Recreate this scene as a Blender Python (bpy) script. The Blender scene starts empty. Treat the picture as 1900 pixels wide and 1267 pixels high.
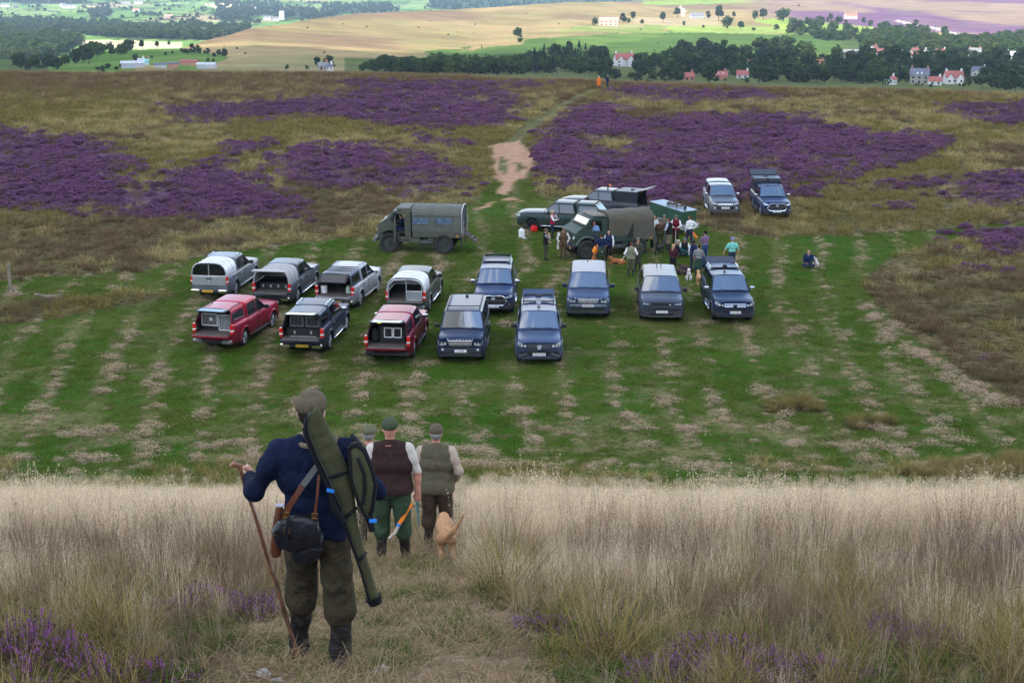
import bpy, math, random
import numpy as np
from mathutils import Vector, Matrix, Euler
SC = bpy.context.scene
COL = SC.collection
rad = math.radians
# ---------------------------------------------------------------- camera
F = 2639.0; CX = 950.0; CY = 633.5; HC = 16.2; TH = rad(15.2)
cam_d = bpy.data.cameras.new('camera'); cam = bpy.data.objects.new('camera', cam_d); COL.objects.link(cam)
cam.location = (0, 0, HC); cam.rotation_euler = (math.pi/2 - TH, 0, 0)
cam_d.sensor_width = 36.0; cam_d.lens = F/1900*36; cam_d.clip_start = 0.1; cam_d.clip_end = 30000
SC.camera = cam
# ---------------------------------------------------------------- sky and sun
SUN_EL = rad(44); SUN_AZ = rad(215)      # azimuth clockwise from +Y: the sun stands behind the camera's left shoulder
SUN_DIR = Vector((math.sin(SUN_AZ)*math.cos(SUN_EL), math.cos(SUN_AZ)*math.cos(SUN_EL), math.sin(SUN_EL)))
W = bpy.data.worlds.new('World'); SC.world = W; W.use_nodes = True
wn = W.node_tree.nodes; wl = W.node_tree.links; wn.clear()
wo = wn.new('ShaderNodeOutputWorld'); bg = wn.new('ShaderNodeBackground'); sky = wn.new('ShaderNodeTexSky')
sky.sky_type = 'NISHITA'; sky.sun_disc = False; sky.sun_elevation = SUN_EL; sky.sun_rotation = SUN_AZ
sky.air_density = 1.0; sky.dust_density = 0.6; sky.ozone_density = 1.0; sky.altitude = 250
bg.inputs['Strength'].default_value = 0.15
tcw = wn.new('ShaderNodeTexCoord'); nzw = wn.new('ShaderNodeTexNoise'); mpw = wn.new('ShaderNodeMapping')
mpw.inputs['Scale'].default_value = (1, 1, 2.2)
nzw.inputs['Scale'].default_value = 3.1; nzw.inputs['Detail'].default_value = 7; nzw.inputs['Roughness'].default_value = 0.62
crw = wn.new('ShaderNodeValToRGB'); crw.color_ramp.elements[0].position = 0.49; crw.color_ramp.elements[1].position = 0.63
mxw = wn.new('ShaderNodeMix'); mxw.data_type = 'RGBA'
mxw.inputs['B'].default_value = (7.9, 6.9, 5.8, 1)
wl.new(tcw.outputs['Generated'], mpw.inputs['Vector']); wl.new(mpw.outputs['Vector'], nzw.inputs['Vector'])
wl.new(nzw.outputs['Fac'], crw.inputs['Fac']); wl.new(crw.outputs['Color'], mxw.inputs['Factor'])
wl.new(sky.outputs['Color'], mxw.inputs['A']); wl.new(mxw.outputs['Result'], bg.inputs['Color'])
wl.new(bg.outputs['Background'], wo.inputs['Surface'])
sl = bpy.data.lights.new('sun', 'SUN'); sl.energy = 2.0; sl.angle = rad(0.55); sl.color = (1.0, 0.95, 0.87)
so = bpy.data.objects.new('sun', sl); COL.objects.link(so); so.rotation_euler = (-SUN_DIR).to_track_quat('-Z', 'Y').to_euler()
SC.view_settings.view_transform = 'Standard'; SC.view_settings.look = 'None'
SC.view_settings.exposure = 1.78; SC.view_settings.gamma = 1; SC.view_settings.use_curve_mapping = False
SC.cycles.use_denoising = True; SC.cycles.denoiser = 'OPENIMAGEDENOISE'; SC.cycles.denoising_input_passes = 'RGB_ALBEDO_NORMAL'; SC.cycles.denoising_prefilter = 'ACCURATE'
SC.cycles.max_bounces = 6; SC.cycles.diffuse_bounces = 3; SC.cycles.glossy_bounces = 3; SC.cycles.transmission_bounces = 3
SC.cycles.transparent_max_bounces = 8; SC.cycles.volume_bounces = 0
# ---------------------------------------------------------------- pixel <-> place (photograph pixels, 1900 wide)
ct, st = math.cos(TH), math.sin(TH)
def ray(px, py):
    u = (np.asarray(px, float)-CX)/F; v = (CY-np.asarray(py, float))/F
    return u, ct + v*st, -st + v*ct          # direction for depth 1
def at(px, py, d):
    a, b, c = ray(px, py); return np.stack([a*d, b*d, HC + c*d], -1)
def proj(x, y, z):
    zc = y*ct - (z-HC)*st; yc = y*st + (z-HC)*ct
    zc = np.where(np.abs(zc) < 1e-3, 1e-3, zc)
    return CX + F*x/zc, CY - F*yc/zc, zc
# ---------------------------------------------------------------- numpy noise
def _h(ix, iy, s):
    n = (ix*374761393 + iy*668265263 + s*974634777) & 0xffffffff
    n = ((n ^ (n >> 13))*1274126177) & 0xffffffff
    return ((n ^ (n >> 16)) & 0xffff)/65535.0
def vnoise(x, y, s=0):
    x = np.asarray(x, float); y = np.asarray(y, float)
    ix = np.floor(x).astype(np.int64); iy = np.floor(y).astype(np.int64)
    fx = x-ix; fy = y-iy; fx = fx*fx*(3-2*fx); fy = fy*fy*(3-2*fy)
    return (_h(ix, iy, s)*(1-fx)+_h(ix+1, iy, s)*fx)*(1-fy) + (_h(ix, iy+1, s)*(1-fx)+_h(ix+1, iy+1, s)*fx)*fy
def fbm(x, y, s=0, o=4, g=0.5):
    a = 1.0; t = 0; r = 0
    for k in range(o):
        r = r + a*vnoise(np.asarray(x)*2**k, np.asarray(y)*2**k, s+k*17); t += a; a *= g
    return r/t
def inpoly(px, py, poly):
    px = np.asarray(px); py = np.asarray(py); c = np.zeros(px.shape, bool)
    n = len(poly)
    for i in range(n):
        x0, y0 = poly[i]; x1, y1 = poly[(i+1) % n]
        if y0 == y1: continue
        m = ((y0 > py) != (y1 > py)) & (px < (x1-x0)*(py-y0)/(y1-y0)+x0)
        c ^= m
    return c
def sstep(a, b, x):
    t = np.clip((np.asarray(x, float)-a)/(b-a), 0, 1); return t*t*(3-2*t)
# ---------------------------------------------------------------- materials
def node_mat(name):
    m = bpy.data.materials.new(name); m.use_nodes = True; nt = m.node_tree; nt.nodes.clear()
    out = nt.nodes.new('ShaderNodeOutputMaterial'); return m, nt, out
def N(nt, t, **kw):
    n = nt.nodes.new('ShaderNode'+t)
    for k, v in kw.items():
        if k in n.inputs: n.inputs[k].default_value = v
        else: setattr(n, k, v)
    return n
_PM = {}
def pmat(name, col, rough=0.6, metal=0.0, var=0.15, scale=8.0, bump=0.0, bscale=60.0, coat=0.0, ior=1.5, emis=None, sheen=0.0, dirt=None, spec=None, fold=0.0):
    """principled with mottled colour, optional bump and a dusty second colour"""
    if name in _PM: return _PM[name]
    m, nt, out = node_mat(name); L = nt.links.new
    p = N(nt, 'BsdfPrincipled', Roughness=rough, Metallic=metal); p.inputs['IOR'].default_value = ior
    p.inputs['Coat Weight'].default_value = coat; p.inputs['Coat Roughness'].default_value = 0.04
    if spec is not None: p.inputs['Specular IOR Level'].default_value = spec
    if sheen: p.inputs['Sheen Weight'].default_value = sheen
    tc = N(nt, 'TexCoord')
    nz = N(nt, 'TexNoise', Scale=scale, Detail=4.0); L(tc.outputs['Object'], nz.inputs['Vector'])
    cr = N(nt, 'ValToRGB'); c = np.array(col)
    cr.color_ramp.elements[0].position = .3; cr.color_ramp.elements[1].position = .7
    cr.color_ramp.elements[0].color = (*np.clip(c*(1-var), 0, 1), 1); cr.color_ramp.elements[1].color = (*np.clip(c*(1+var), 0, 1), 1)
    L(nz.outputs['Fac'], cr.inputs['Fac']); src = cr.outputs['Color']
    if dirt is not None:       # dust and mud thrown up on the lower panels
        sx = N(nt, 'SeparateXYZ'); L(tc.outputs['Object'], sx.inputs[0])
        mr = N(nt, 'MapRange'); mr.inputs[1].default_value = dirt[3]; mr.inputs[2].default_value = dirt[3]-0.45
        L(sx.outputs['Z'], mr.inputs[0])
        n2 = N(nt, 'TexNoise', Scale=5.0, Detail=6.0); L(tc.outputs['Object'], n2.inputs['Vector'])
        mm = N(nt, 'Math', operation='MULTIPLY'); L(mr.outputs[0], mm.inputs[0]); L(n2.outputs['Fac'], mm.inputs[1])
        mx = N(nt, 'Mix', data_type='RGBA'); mx.inputs['B'].default_value = (*dirt[:3], 1)
        L(mm.outputs[0], mx.inputs['Factor']); L(src, mx.inputs['A']); src = mx.outputs['Result']
        r2 = N(nt, 'MapRange'); r2.inputs[3].default_value = rough; r2.inputs[4].default_value = min(1, rough+.5)
        L(mm.outputs[0], r2.inputs[0]); L(r2.outputs[0], p.inputs['Roughness'])
    L(src, p.inputs['Base Color'])
    if bump:
        b = N(nt, 'TexNoise', Scale=bscale, Detail=3.0); L(tc.outputs['Object'], b.inputs['Vector'])
        bp = N(nt, 'Bump', Strength=bump, Distance=0.02); L(b.outputs['Fac'], bp.inputs['Height']); L(bp.outputs['Normal'], p.inputs['Normal'])
    if fold:
        f_ = N(nt, 'TexNoise', Scale=6.5, Detail=2.5, Distortion=1.6); L(tc.outputs['Object'], f_.inputs['Vector']); f2 = N(nt, 'Bump', Strength=fold, Distance=.06); L(f_.outputs['Fac'], f2.inputs['Height'])
        if bump: L(bp.outputs['Normal'], f2.inputs['Normal'])
        L(f2.outputs['Normal'], p.inputs['Normal'])
    if emis: p.inputs['Emission Color'].default_value = (*emis[:3], 1); p.inputs['Emission Strength'].default_value = emis[3]
    L(p.outputs['BSDF'], out.inputs['Surface']); _PM[name] = m; return m
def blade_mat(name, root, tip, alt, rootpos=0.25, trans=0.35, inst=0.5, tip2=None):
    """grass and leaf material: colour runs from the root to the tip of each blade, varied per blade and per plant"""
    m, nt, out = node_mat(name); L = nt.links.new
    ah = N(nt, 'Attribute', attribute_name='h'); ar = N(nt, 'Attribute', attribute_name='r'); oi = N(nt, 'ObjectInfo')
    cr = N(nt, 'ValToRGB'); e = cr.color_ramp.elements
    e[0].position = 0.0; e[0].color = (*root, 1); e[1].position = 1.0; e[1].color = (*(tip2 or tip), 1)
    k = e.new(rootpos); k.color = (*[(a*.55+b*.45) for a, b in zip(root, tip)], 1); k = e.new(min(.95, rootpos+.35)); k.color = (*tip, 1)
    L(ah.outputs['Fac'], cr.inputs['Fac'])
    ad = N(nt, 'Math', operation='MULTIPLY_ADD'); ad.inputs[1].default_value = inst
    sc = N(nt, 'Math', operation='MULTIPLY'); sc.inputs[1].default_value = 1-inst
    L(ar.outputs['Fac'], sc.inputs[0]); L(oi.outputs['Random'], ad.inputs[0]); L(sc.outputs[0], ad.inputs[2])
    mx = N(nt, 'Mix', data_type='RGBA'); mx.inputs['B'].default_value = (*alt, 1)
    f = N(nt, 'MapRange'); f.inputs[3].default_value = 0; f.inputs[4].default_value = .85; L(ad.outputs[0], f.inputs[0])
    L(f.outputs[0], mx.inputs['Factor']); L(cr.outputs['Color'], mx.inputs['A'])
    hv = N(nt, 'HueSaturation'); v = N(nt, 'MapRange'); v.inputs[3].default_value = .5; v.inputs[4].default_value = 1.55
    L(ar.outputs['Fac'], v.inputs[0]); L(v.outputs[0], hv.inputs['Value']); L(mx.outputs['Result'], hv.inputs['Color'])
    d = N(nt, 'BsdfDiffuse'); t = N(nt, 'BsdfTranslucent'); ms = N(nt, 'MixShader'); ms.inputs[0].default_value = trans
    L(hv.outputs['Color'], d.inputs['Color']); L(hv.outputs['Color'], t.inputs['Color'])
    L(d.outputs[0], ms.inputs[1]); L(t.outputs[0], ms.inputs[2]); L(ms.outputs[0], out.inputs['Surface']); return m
# ---------------------------------------------------------------- meshes
def raw_mesh(name, v, f, mats=(), mi=None, smooth=True, attrs=None, sharp=None):
    me = bpy.data.meshes.new(name); v = np.asarray(v, np.float32)
    if isinstance(f, np.ndarray):
        k = f.shape[1]; n = len(f); me.vertices.add(len(v)); me.vertices.foreach_set('co', v.ravel())
        me.loops.add(n*k); me.loops.foreach_set('vertex_index', f.astype(np.int32).ravel())
        me.polygons.add(n); me.polygons.foreach_set('loop_start', np.arange(0, n*k, k, dtype=np.int32))
        me.update(calc_edges=True)
    else:
        me.from_pydata([tuple(map(float, p)) for p in v], [], f)
    for m in mats: me.materials.append(m)
    n = len(me.polygons)
    if mi is not None: me.polygons.foreach_set('material_index', np.asarray(mi, np.int32))
    me.polygons.foreach_set('use_smooth', np.full(n, bool(smooth)))
    for k, a in (attrs or {}).items():
        a = np.asarray(a, np.float32)
        if a.ndim == 2:
            at_ = me.attributes.new(k, 'FLOAT_COLOR', 'POINT'); at_.data.foreach_set('color', np.c_[a, np.ones(len(a), np.float32)].ravel())
        else:
            at_ = me.attributes.new(k, 'FLOAT', 'POINT'); at_.data.foreach_set('value', a)
    me.validate(clean_customdata=False); me.update()
    if sharp is not None: me.set_sharp_from_angle(angle=rad(sharp))
    return me
def link(name, me, parent=None, loc=None, rot=None, **props):
    o = bpy.data.objects.new(name, me); COL.objects.link(o)
    if parent is not None: o.parent = parent
    if loc is not None: o.location = loc
    if rot is not None: o.rotation_euler = rot
    for k, v in props.items():
        if v is not None: o[k] = v
    return o
def thing(name, label, cat, loc=(0, 0, 0), rz=0.0, group=None, me=None):
    return link(name, me, None, loc, (0, 0, rz), label=label, category=cat, group=group)
class MB:
    """collects shapes, then links them as one mesh object"""
    def __init__(s): s.v = []; s.f = []; s.m = []; s.mats = []; s.cur = 0; s.M = None
    def mat(s, m):
        if m not in s.mats: s.mats.append(m)
        s.cur = s.mats.index(m); return s
    def add(s, v, f):
        o = len(s.v)
        for p in v:
            p = Vector(p)
            s.v.append(tuple(s.M @ p) if s.M else tuple(p))
        for q in f: s.f.append([o+i for i in q]); s.m.append(s.cur)
        return s
    def box(s, c, d, rot=None, taper=None, bev=0.0):
        x, y, z = d[0]/2, d[1]/2, d[2]/2; tx, ty = taper or (1, 1)
        if bev > 0:
            b = min(bev, x*.9, y*.9, z*.9); v = []
            for (zz, ins) in ((-z, b), (-z+b, 0), (z-b, 0), (z, b)):
                k = ((zz+z)/(2*z)); sx = 1+(tx-1)*k; sy = 1+(ty-1)*k; X = (x-ins)*sx; Y = (y-ins)*sy; bx = b if ins == 0 else b*.4
                v += [(X-bx, -Y, zz), (X, -Y+bx, zz), (X, Y-bx, zz), (X-bx, Y, zz), (-X+bx, Y, zz), (-X, Y-bx, zz), (-X, -Y+bx, zz), (-X+bx, -Y, zz)]
            f = [[k*8+i, k*8+(i+1) % 8, (k+1)*8+(i+1) % 8, (k+1)*8+i] for k in range(3) for i in range(8)]
            f += [list(range(7, -1, -1)), list(range(24, 32))]
        else:
            v = [(-x, -y, -z), (x, -y, -z), (x, y, -z), (-x, y, -z), (-x*tx, -y*ty, z), (x*tx, -y*ty, z), (x*tx, y*ty, z), (-x*tx, y*ty, z)]
            f = [[3, 2, 1, 0], [4, 5, 6, 7], [0, 1, 5, 4], [1, 2, 6, 5], [2, 3, 7, 6], [3, 0, 4, 7]]
        R = Euler(rot).to_matrix() if rot else None
        return s.add([(R @ Vector(p) if R else Vector(p)) + Vector(c) for p in v], f)
    def tube(s, pts, r, n=8, caps=True):
        pts = [Vector(p) for p in pts]; rs = r if isinstance(r, (list, tuple)) else [r]*len(pts); v = []; f = []
        up = Vector((0, 0, 1)); prev = None
        for i, p in enumerate(pts):
            t = (pts[min(i+1, len(pts)-1)]-pts[max(i-1, 0)]).normalized()
            a = (prev - t*prev.dot(t)) if prev is not None else (up - t*up.dot(t))
            if a.length < 1e-3: a = Vector((1, 0, 0)) - t*t.x
            a.normalize(); prev = a; b = t.cross(a)
            for k in range(n):
                th = 2*math.pi*k/n; v.append(p + (a*math.cos(th)+b*math.sin(th))*rs[i])
        for i in range(len(pts)-1):
            for k in range(n): f.append([i*n+k, i*n+(k+1) % n, (i+1)*n+(k+1) % n, (i+1)*n+k])
        if caps: f.append(list(range(n-1, -1, -1))); f.append([(len(pts)-1)*n+k for k in range(n)])
        return s.add(v, f)
    def lathe(s, prof, n=20, axis='x', c=(0, 0, 0)):
        v = []; f = []; m = len(prof)
        for k in range(n):
            th = 2*math.pi*k/n; cs, sn = math.cos(th), math.sin(th)
            for (a, r) in prof:
                p = {'x': (a, r*cs, r*sn), 'y': (r*cs, a, r*sn), 'z': (r*cs, r*sn, a)}[axis]
                v.append(Vector(p)+Vector(c))
        for k in range(n):
            for i in range(m-1): f.append([k*m+i, k*m+i+1, ((k+1) % n)*m+i+1, ((k+1) % n)*m+i])
        return s.add(v, f)
    def prism(s, poly, a, b, axis='x'):
        """polygon (two coordinates) extruded along an axis from a to b"""
        g = {'x': lambda q, t: (t, q[0], q[1]), 'y': lambda q, t: (q[0], t, q[1]), 'z': lambda q, t: (q[0], q[1], t)}[axis]
        n = len(poly); v = [g(q, a) for q in poly]+[g(q, b) for q in poly]
        return s.add(v, [list(range(n))[::-1], [n+i for i in range(n)]]+[[i, (i+1) % n, n+(i+1) % n, n+i] for i in range(n)])
    def sheet(s, P):
        """grid of points P[i][j]"""
        n, m = len(P), len(P[0])
        return s.add([p for r in P for p in r], [[i*m+j, i*m+j+1, (i+1)*m+j+1, (i+1)*m+j] for i in range(n-1) for j in range(m-1)])
    def build(s, name, parent=None, smooth=35, fix=True, **props):
        me = bpy.data.meshes.new(name); me.from_pydata(s.v, [], s.f)
        for m in s.mats: me.materials.append(m)
        me.polygons.foreach_set('material_index', np.array(s.m, np.int32))
        if fix:
            import bmesh
            bm = bmesh.new(); bm.from_mesh(me); bmesh.ops.recalc_face_normals(bm, faces=bm.faces); bm.to_mesh(me); bm.free()
        me.polygons.foreach_set('use_smooth', np.full(len(me.polygons), bool(smooth)))
        me.update()
        if smooth: me.set_sharp_from_angle(angle=rad(smooth))
        return link(name, me, parent, **props)
def text_mesh(s, size, mat, name='lettering'):
    cu = bpy.data.curves.new('lettering', 'FONT'); cu.body = s; cu.size = size; cu.align_x = 'CENTER'; cu.align_y = 'CENTER'; cu.extrude = size*.03
    cu.resolution_u = 2; o = bpy.data.objects.new('lettering', cu); COL.objects.link(o)
    dg = bpy.context.evaluated_depsgraph_get(); me = bpy.data.meshes.new_from_object(o.evaluated_get(dg))
    bpy.data.objects.remove(o); me.materials.clear(); me.materials.append(mat); me.name = name; return me
def copy_tree(o, parent=None, **props):
    c = o.copy(); COL.objects.link(c); c.parent = parent
    for ch in [x for x in o.children]: copy_tree(ch, c)
    for k, v in props.items(): c[k] = v
    return c
def protos(name, meshes):
    c = bpy.data.collections.new(name)
    for i, me in enumerate(meshes):
        o = bpy.data.objects.new('%s_%02d' % (name, i), me); c.objects.link(o)
    return c
def scatter(name, pts, rot, scl, idx, coll, **props):
    """one object of stuff: copies of a few plants placed at points"""
    n = len(pts); me = bpy.data.meshes.new(name); me.vertices.add(n); me.vertices.foreach_set('co', np.asarray(pts, np.float32).ravel())
    a = me.attributes.new('rot', 'FLOAT_VECTOR', 'POINT'); a.data.foreach_set('vector', np.asarray(rot, np.float32).ravel())
    s3 = np.asarray(scl, np.float32); s3 = s3 if s3.ndim == 2 else np.repeat(s3[:, None], 3, 1)
    a = me.attributes.new('scl', 'FLOAT_VECTOR', 'POINT'); a.data.foreach_set('vector', s3.ravel())
    a = me.attributes.new('idx', 'INT', 'POINT'); a.data.foreach_set('value', np.asarray(idx, np.int32))
    o = link(name, me, None, kind='stuff', **props)
    ng = bpy.data.node_groups.new(name, 'GeometryNodeTree')
    ng.interface.new_socket('Geometry', in_out='INPUT', socket_type='NodeSocketGeometry'); ng.interface.new_socket('Geometry', in_out='OUTPUT', socket_type='NodeSocketGeometry')
    gi = ng.nodes.new('NodeGroupInput'); go = ng.nodes.new('NodeGroupOutput'); ip = ng.nodes.new('GeometryNodeInstanceOnPoints')
    ci = ng.nodes.new('GeometryNodeCollectionInfo'); ci.inputs['Collection'].default_value = coll; ci.inputs['Separate Children'].default_value = True; ci.inputs['Reset Children'].default_value = True
    def na(nm, t):
        q = ng.nodes.new('GeometryNodeInputNamedAttribute'); q.data_type = t; q.inputs['Name'].default_value = nm; return q.outputs['Attribute']
    er = ng.nodes.new('FunctionNodeEulerToRotation'); l = ng.links.new
    l(na('rot', 'FLOAT_VECTOR'), er.inputs[0]); l(gi.outputs[0], ip.inputs['Points']); l(ci.outputs[0], ip.inputs['Instance']); ip.inputs['Pick Instance'].default_value = True
    l(na('idx', 'INT'), ip.inputs['Instance Index']); l(er.outputs[0], ip.inputs['Rotation']); l(na('scl', 'FLOAT_VECTOR'), ip.inputs['Scale']); l(ip.outputs[0], go.inputs[0])
    md = o.modifiers.new('scatter', 'NODES'); md.node_group = ng; return o
# ================================================================ near ground: bank, mown field, moor
LIPX = [-300, 0, 640, 950, 1300, 1600, 1900, 2200]; LIPY = [138, 139, 141, 150, 163, 173, 182, 188]
def lip(x, y):
    px = CX + F*np.asarray(x, float)/np.maximum(np.asarray(y, float)*ct + HC*st, 1)
    py = np.interp(px, LIPX, LIPY)
    a, b, c = ray(px, py); return -HC/c*b
def ground_z(x, y):
    x = np.asarray(x, float); y = np.asarray(y, float)
    b = 14.8 - .356*y; b = np.where(y < -6, 14.8+2.1+ (-(y+6))*.1, b); k = .55
    z = np.where(b > 8, b, k*np.log1p(np.exp(np.clip(b, -40, 9)/k)))
    wb = sstep(.3, 3, z)
    z = z + wb*((fbm(x*.35, y*.35, 3)-.5)*.35)*sstep(5, 9, y)
    wm = sstep(80, 100, y) + sstep(45, 60, y)*sstep(24, 30, x - (y-46)*.0)
    z = z + np.clip(wm, 0, 1)*((fbm(x*.12, y*.12, 5)-.5)*.55 + (fbm(x*.5, y*.5, 6)-.5)*.22)
    z = z + (1-wb)*(1-np.clip(wm, 0, 1))*((fbm(x*.25, y*.25, 9)-.5)*.16)
    e = y - lip(x, y)
    z = z - np.where(e > 0, .22*e*e/(e+12), 0)
    return z
def gpt(px, py):
    """where the sight line through a photograph pixel meets the near ground"""
    a, b, c = [float(q) for q in ray(px, py)]
    d = 5.0
    prev = d
    while d < 320:
        if HC + c*d < float(ground_z(a*d, b*d)): break
        prev = d; d *= 1.01
    lo, hi = prev, d
    for _ in range(25):
        m = (lo+hi)/2
        if HC + c*m < float(ground_z(a*m, b*m)): hi = m
        else: lo = m
    return Vector((a*hi, b*hi, float(ground_z(a*hi, b*hi))))
HEATH = [
 [(-200,236),(0,240),(60,243),(140,255),(250,290),(262,310),(200,325),(235,330),(225,350),(300,352),(330,340),(330,322),(400,300),(430,300),(425,330),(470,320),(475,345),(540,375),(570,385),(560,400),(480,402),(330,400),(230,400),(0,385),(-200,380)],
 [(500,290),(560,272),(640,270),(755,285),(800,300),(865,325),(868,345),(820,358),(765,355),(740,345),(700,335),(680,345),(600,348),(545,335),(505,310)],
 [(560,185),(640,178),(800,165),(900,165),(965,180),(970,205),(960,225),(900,235),(800,240),(650,225),(560,215),(480,218),(400,225),(340,215),(330,203),(500,195)],
 [(1050,210),(1100,195),(1150,200),(1165,230),(1140,245),(1200,225),(1290,215),(1400,213),(1480,215),(1570,235),(1600,250),(1750,250),(1755,270),(1720,290),(1600,320),(1520,350),(1470,370),(1440,365),(1370,372),(1300,372),(1200,385),(1080,350),(1000,325),(985,300),(990,275),(1020,240)],
 [(1790,345),(1830,325),(1900,315),(2100,310),(2100,380),(1900,378),(1840,385),(1790,372)],
 [(1790,445),(1810,432),(1860,428),(1900,425),(2100,420),(2100,465),(1900,462),(1830,462)],
 [(420,268),(480,262),(490,282),(440,285)], [(760,250),(860,256),(880,272),(800,270)], [(1625,338),(1680,340),(1678,352),(1630,350)], [(1655,376),(1690,374),(1690,386),(1660,388)],
 [(1775,495),(1800,493),(1805,503),(1780,505)],[(1805,658),(1830,655),(1835,668),(1810,668)],[(740,360),(775,362),(770,372),(745,370)]]
FAINT = [[(1130,165),(1400,168),(1480,185),(1300,192),(1150,182)], [(1720,200),(2100,185),(2100,240),(1850,235)], [(640,150),(1000,155),(980,165),(650,170)], [(300,200),(520,190),(520,225),(330,228)], [(1700,330),(1800,325),(1790,372),(1740,360)]]
HOLES = [[(1085,258),(1160,252),(1195,275),(1130,290),(1085,280)], [(1360,300),(1430,296),(1420,308),(1370,310)], [(1440,350),(1560,310),(1700,285),(1600,312),(1500,350)]]
MOWN = [(-400,960),(-400,660),(0,604),(120,588),(250,566),(330,545),(250,540),(0,566),(-400,600),(-400,548),(0,520),(250,505),(400,470),(560,450),(690,440),(740,415),(800,392),(880,378),(905,345),(920,330),(990,325),(1000,365),(1060,375),(1210,400),(1290,412),(1330,432),(1440,440),(1600,434),(1900,414),(2300,395),(2300,408),(1900,427),(1800,436),(1700,462),(1640,492),(1605,530),(1640,580),(1700,635),(1800,700),(1900,755),(2200,890),(2200,960)]
SOIL = [[(905,272),(960,260),(988,285),(988,312),(975,330),(955,338),(942,362),(922,360),(930,338),(916,330),(914,300)], [(885,388),(915,372),(918,376),(890,392)], [(924,375),(948,366),(968,374),(940,372)]]
SOILHOLE = [[(927,292),(938,292),(940,322),(928,324)], [(955,300),(968,302),(972,318),(958,318)]]
TRACK = [(925,275),(950,250),(985,225),(1035,194),(1092,166),(1118,166),(1052,198),(1000,236),(972,262),(985,285),(990,330),(920,335)]
PATH = [(330,1400),(390,1230),(455,1150),(540,1080),(630,1040),(665,1000),(680,940),(870,940),(872,1000),(850,1040),(870,1085),(950,1140),(1000,1200),(1060,1400)]
MUD = [[(1670,876),(1740,852),(1800,858),(1850,848),(1960,846),(1960,880),(1800,892),(1720,890)], [(1570,792),(1620,770),(1660,790),(1610,806)], [(1420,752),(1480,744),(1500,756),(1440,764)]]
def masks(x, y, z, jit=1.0, rj=0.0):
    """what grows where; traced outlines, frayed with noise"""
    px, py, zc = proj(x, y, z)
    s = 2639/np.maximum(zc, 5)
    jx = (fbm(x*.7, y*.7, 21, 3)-.5)*2.2*s*jit; jy = (fbm(x*.7+50, y*.7, 22, 3)-.5)*2.2*s*.26*jit
    qx, qy = px+jx, py+jy
    if rj: rr_ = np.random.default_rng(len(px)); qx = qx+rr_.normal(0, rj, px.shape)*s; qy = qy+rr_.normal(0, rj, px.shape)*s*.27
    far = y > 44.5
    he = np.zeros(px.shape)
    for i_, p in enumerate(HEATH): he = np.maximum(he, inpoly(qx, qy, p)*(np.interp(qx, [480, 760], [.38, .8]) if i_ == 2 else 1.0))
    for p in FAINT: he = np.maximum(he, inpoly(qx, qy, p)*.45)
    for p in HOLES: he = np.where(inpoly(qx, qy, p), 0, he)
    he = he*far
    mo = inpoly(px+jx*.4, py+jy*.4, MOWN)*(y > 38.5)
    so_ = np.zeros(px.shape, bool)
    for p in SOIL: so_ |= inpoly(px+jx*.3, py+jy*.3, p)
    for p in SOILHOLE: so_ &= ~inpoly(px+jx*.2, py+jy*.2, p)
    so_ &= far
    tr = inpoly(px+jx*.3, py+jy*.3, TRACK)*far
    pa = inpoly(px+(fbm(x*1.3, y*1.3, 31)-.5)*90, py, PATH)*(y < 44)*(y > -3)
    u_ = x/(1+(y-62)*.0062); ph = ((u_ + (fbm(y*.05, u_*.03, 80)-.5)*4)/2.1) % 1
    sw = sstep(.28, .44, np.abs(ph-.5)) * (.25+.75*sstep(.34, .56, fbm(x*.35, y*.18, 88, 4))) * (.45+.55*sstep(.40, .62, fbm(x*1.3, y*1.3, 89, 3)))
    sw = sw*.62; sw = np.maximum(sw, .55*sstep(.56, .68, fbm(x*.5, y*.9, 86, 4))*sstep(70, 50, y))
    return dict(swath=sw*1.0, strip=(np.abs(ph-.5) < .25)*1.0, heather=he*1.0, mown=mo*1.0, soil=so_*1.0, track=tr*1.0, path=pa*1.0, bank=(z > .25)*(mo < .5)*1.0, mud=np.max([inpoly(qx, qy, q) for q in MUD], 0)*1.0)
xs = np.concatenate([np.arange(-118, -34, 1.0), np.arange(-34, 34, .36), np.arange(34, 118.1, 1.0)])
ys = np.concatenate([np.arange(-22, 5, 1.0), np.arange(5, 46, .33), np.arange(46, 100, .4), np.arange(100, 300, 1.25)])
gx, gy = np.meshgrid(xs, ys); gz = ground_z(gx, gy)
gm = masks(gx.ravel(), gy.ravel(), gz.ravel())
def gridf(nr, nc):
    a = (np.arange(nr-1)[:, None]*nc + np.arange(nc-1)[None]).ravel(); return np.stack([a, a+1, a+nc+1, a+nc], 1)
# ---- ground material
m, nt, out = node_mat('moor_ground'); L = nt.links.new
tc = N(nt, 'TexCoord')
def mixc(fac, a, b):
    q = N(nt, 'Mix', data_type='RGBA')
    L(fac, q.inputs['Factor'])
    for s_, k in ((a, 'A'), (b, 'B')):
        if isinstance(s_, tuple): q.inputs[k].default_value = (*s_, 1)
        else: L(s_, q.inputs[k])
    return q.outputs['Result']
def nramp(scale, p0, p1, det=5.0, vec=None):
    q = N(nt, 'TexNoise', Scale=scale, Detail=det); L(vec or tc.outputs['Object'], q.inputs['Vector'])
    r = N(nt, 'MapRange'); r.inputs[1].default_value = p0; r.inputs[2].default_value = p1; L(q.outputs['Fac'], r.inputs[0]); return r.outputs[0]
def att(n): return N(nt, 'Attribute', attribute_name=n).outputs['Fac']
moor = mixc(nramp(.25, .4, .6), (.10, .088, .036), (.18, .14, .07)); moor = mixc(nramp(2.5, .45, .65), moor, (.035, .040, .014))
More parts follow.
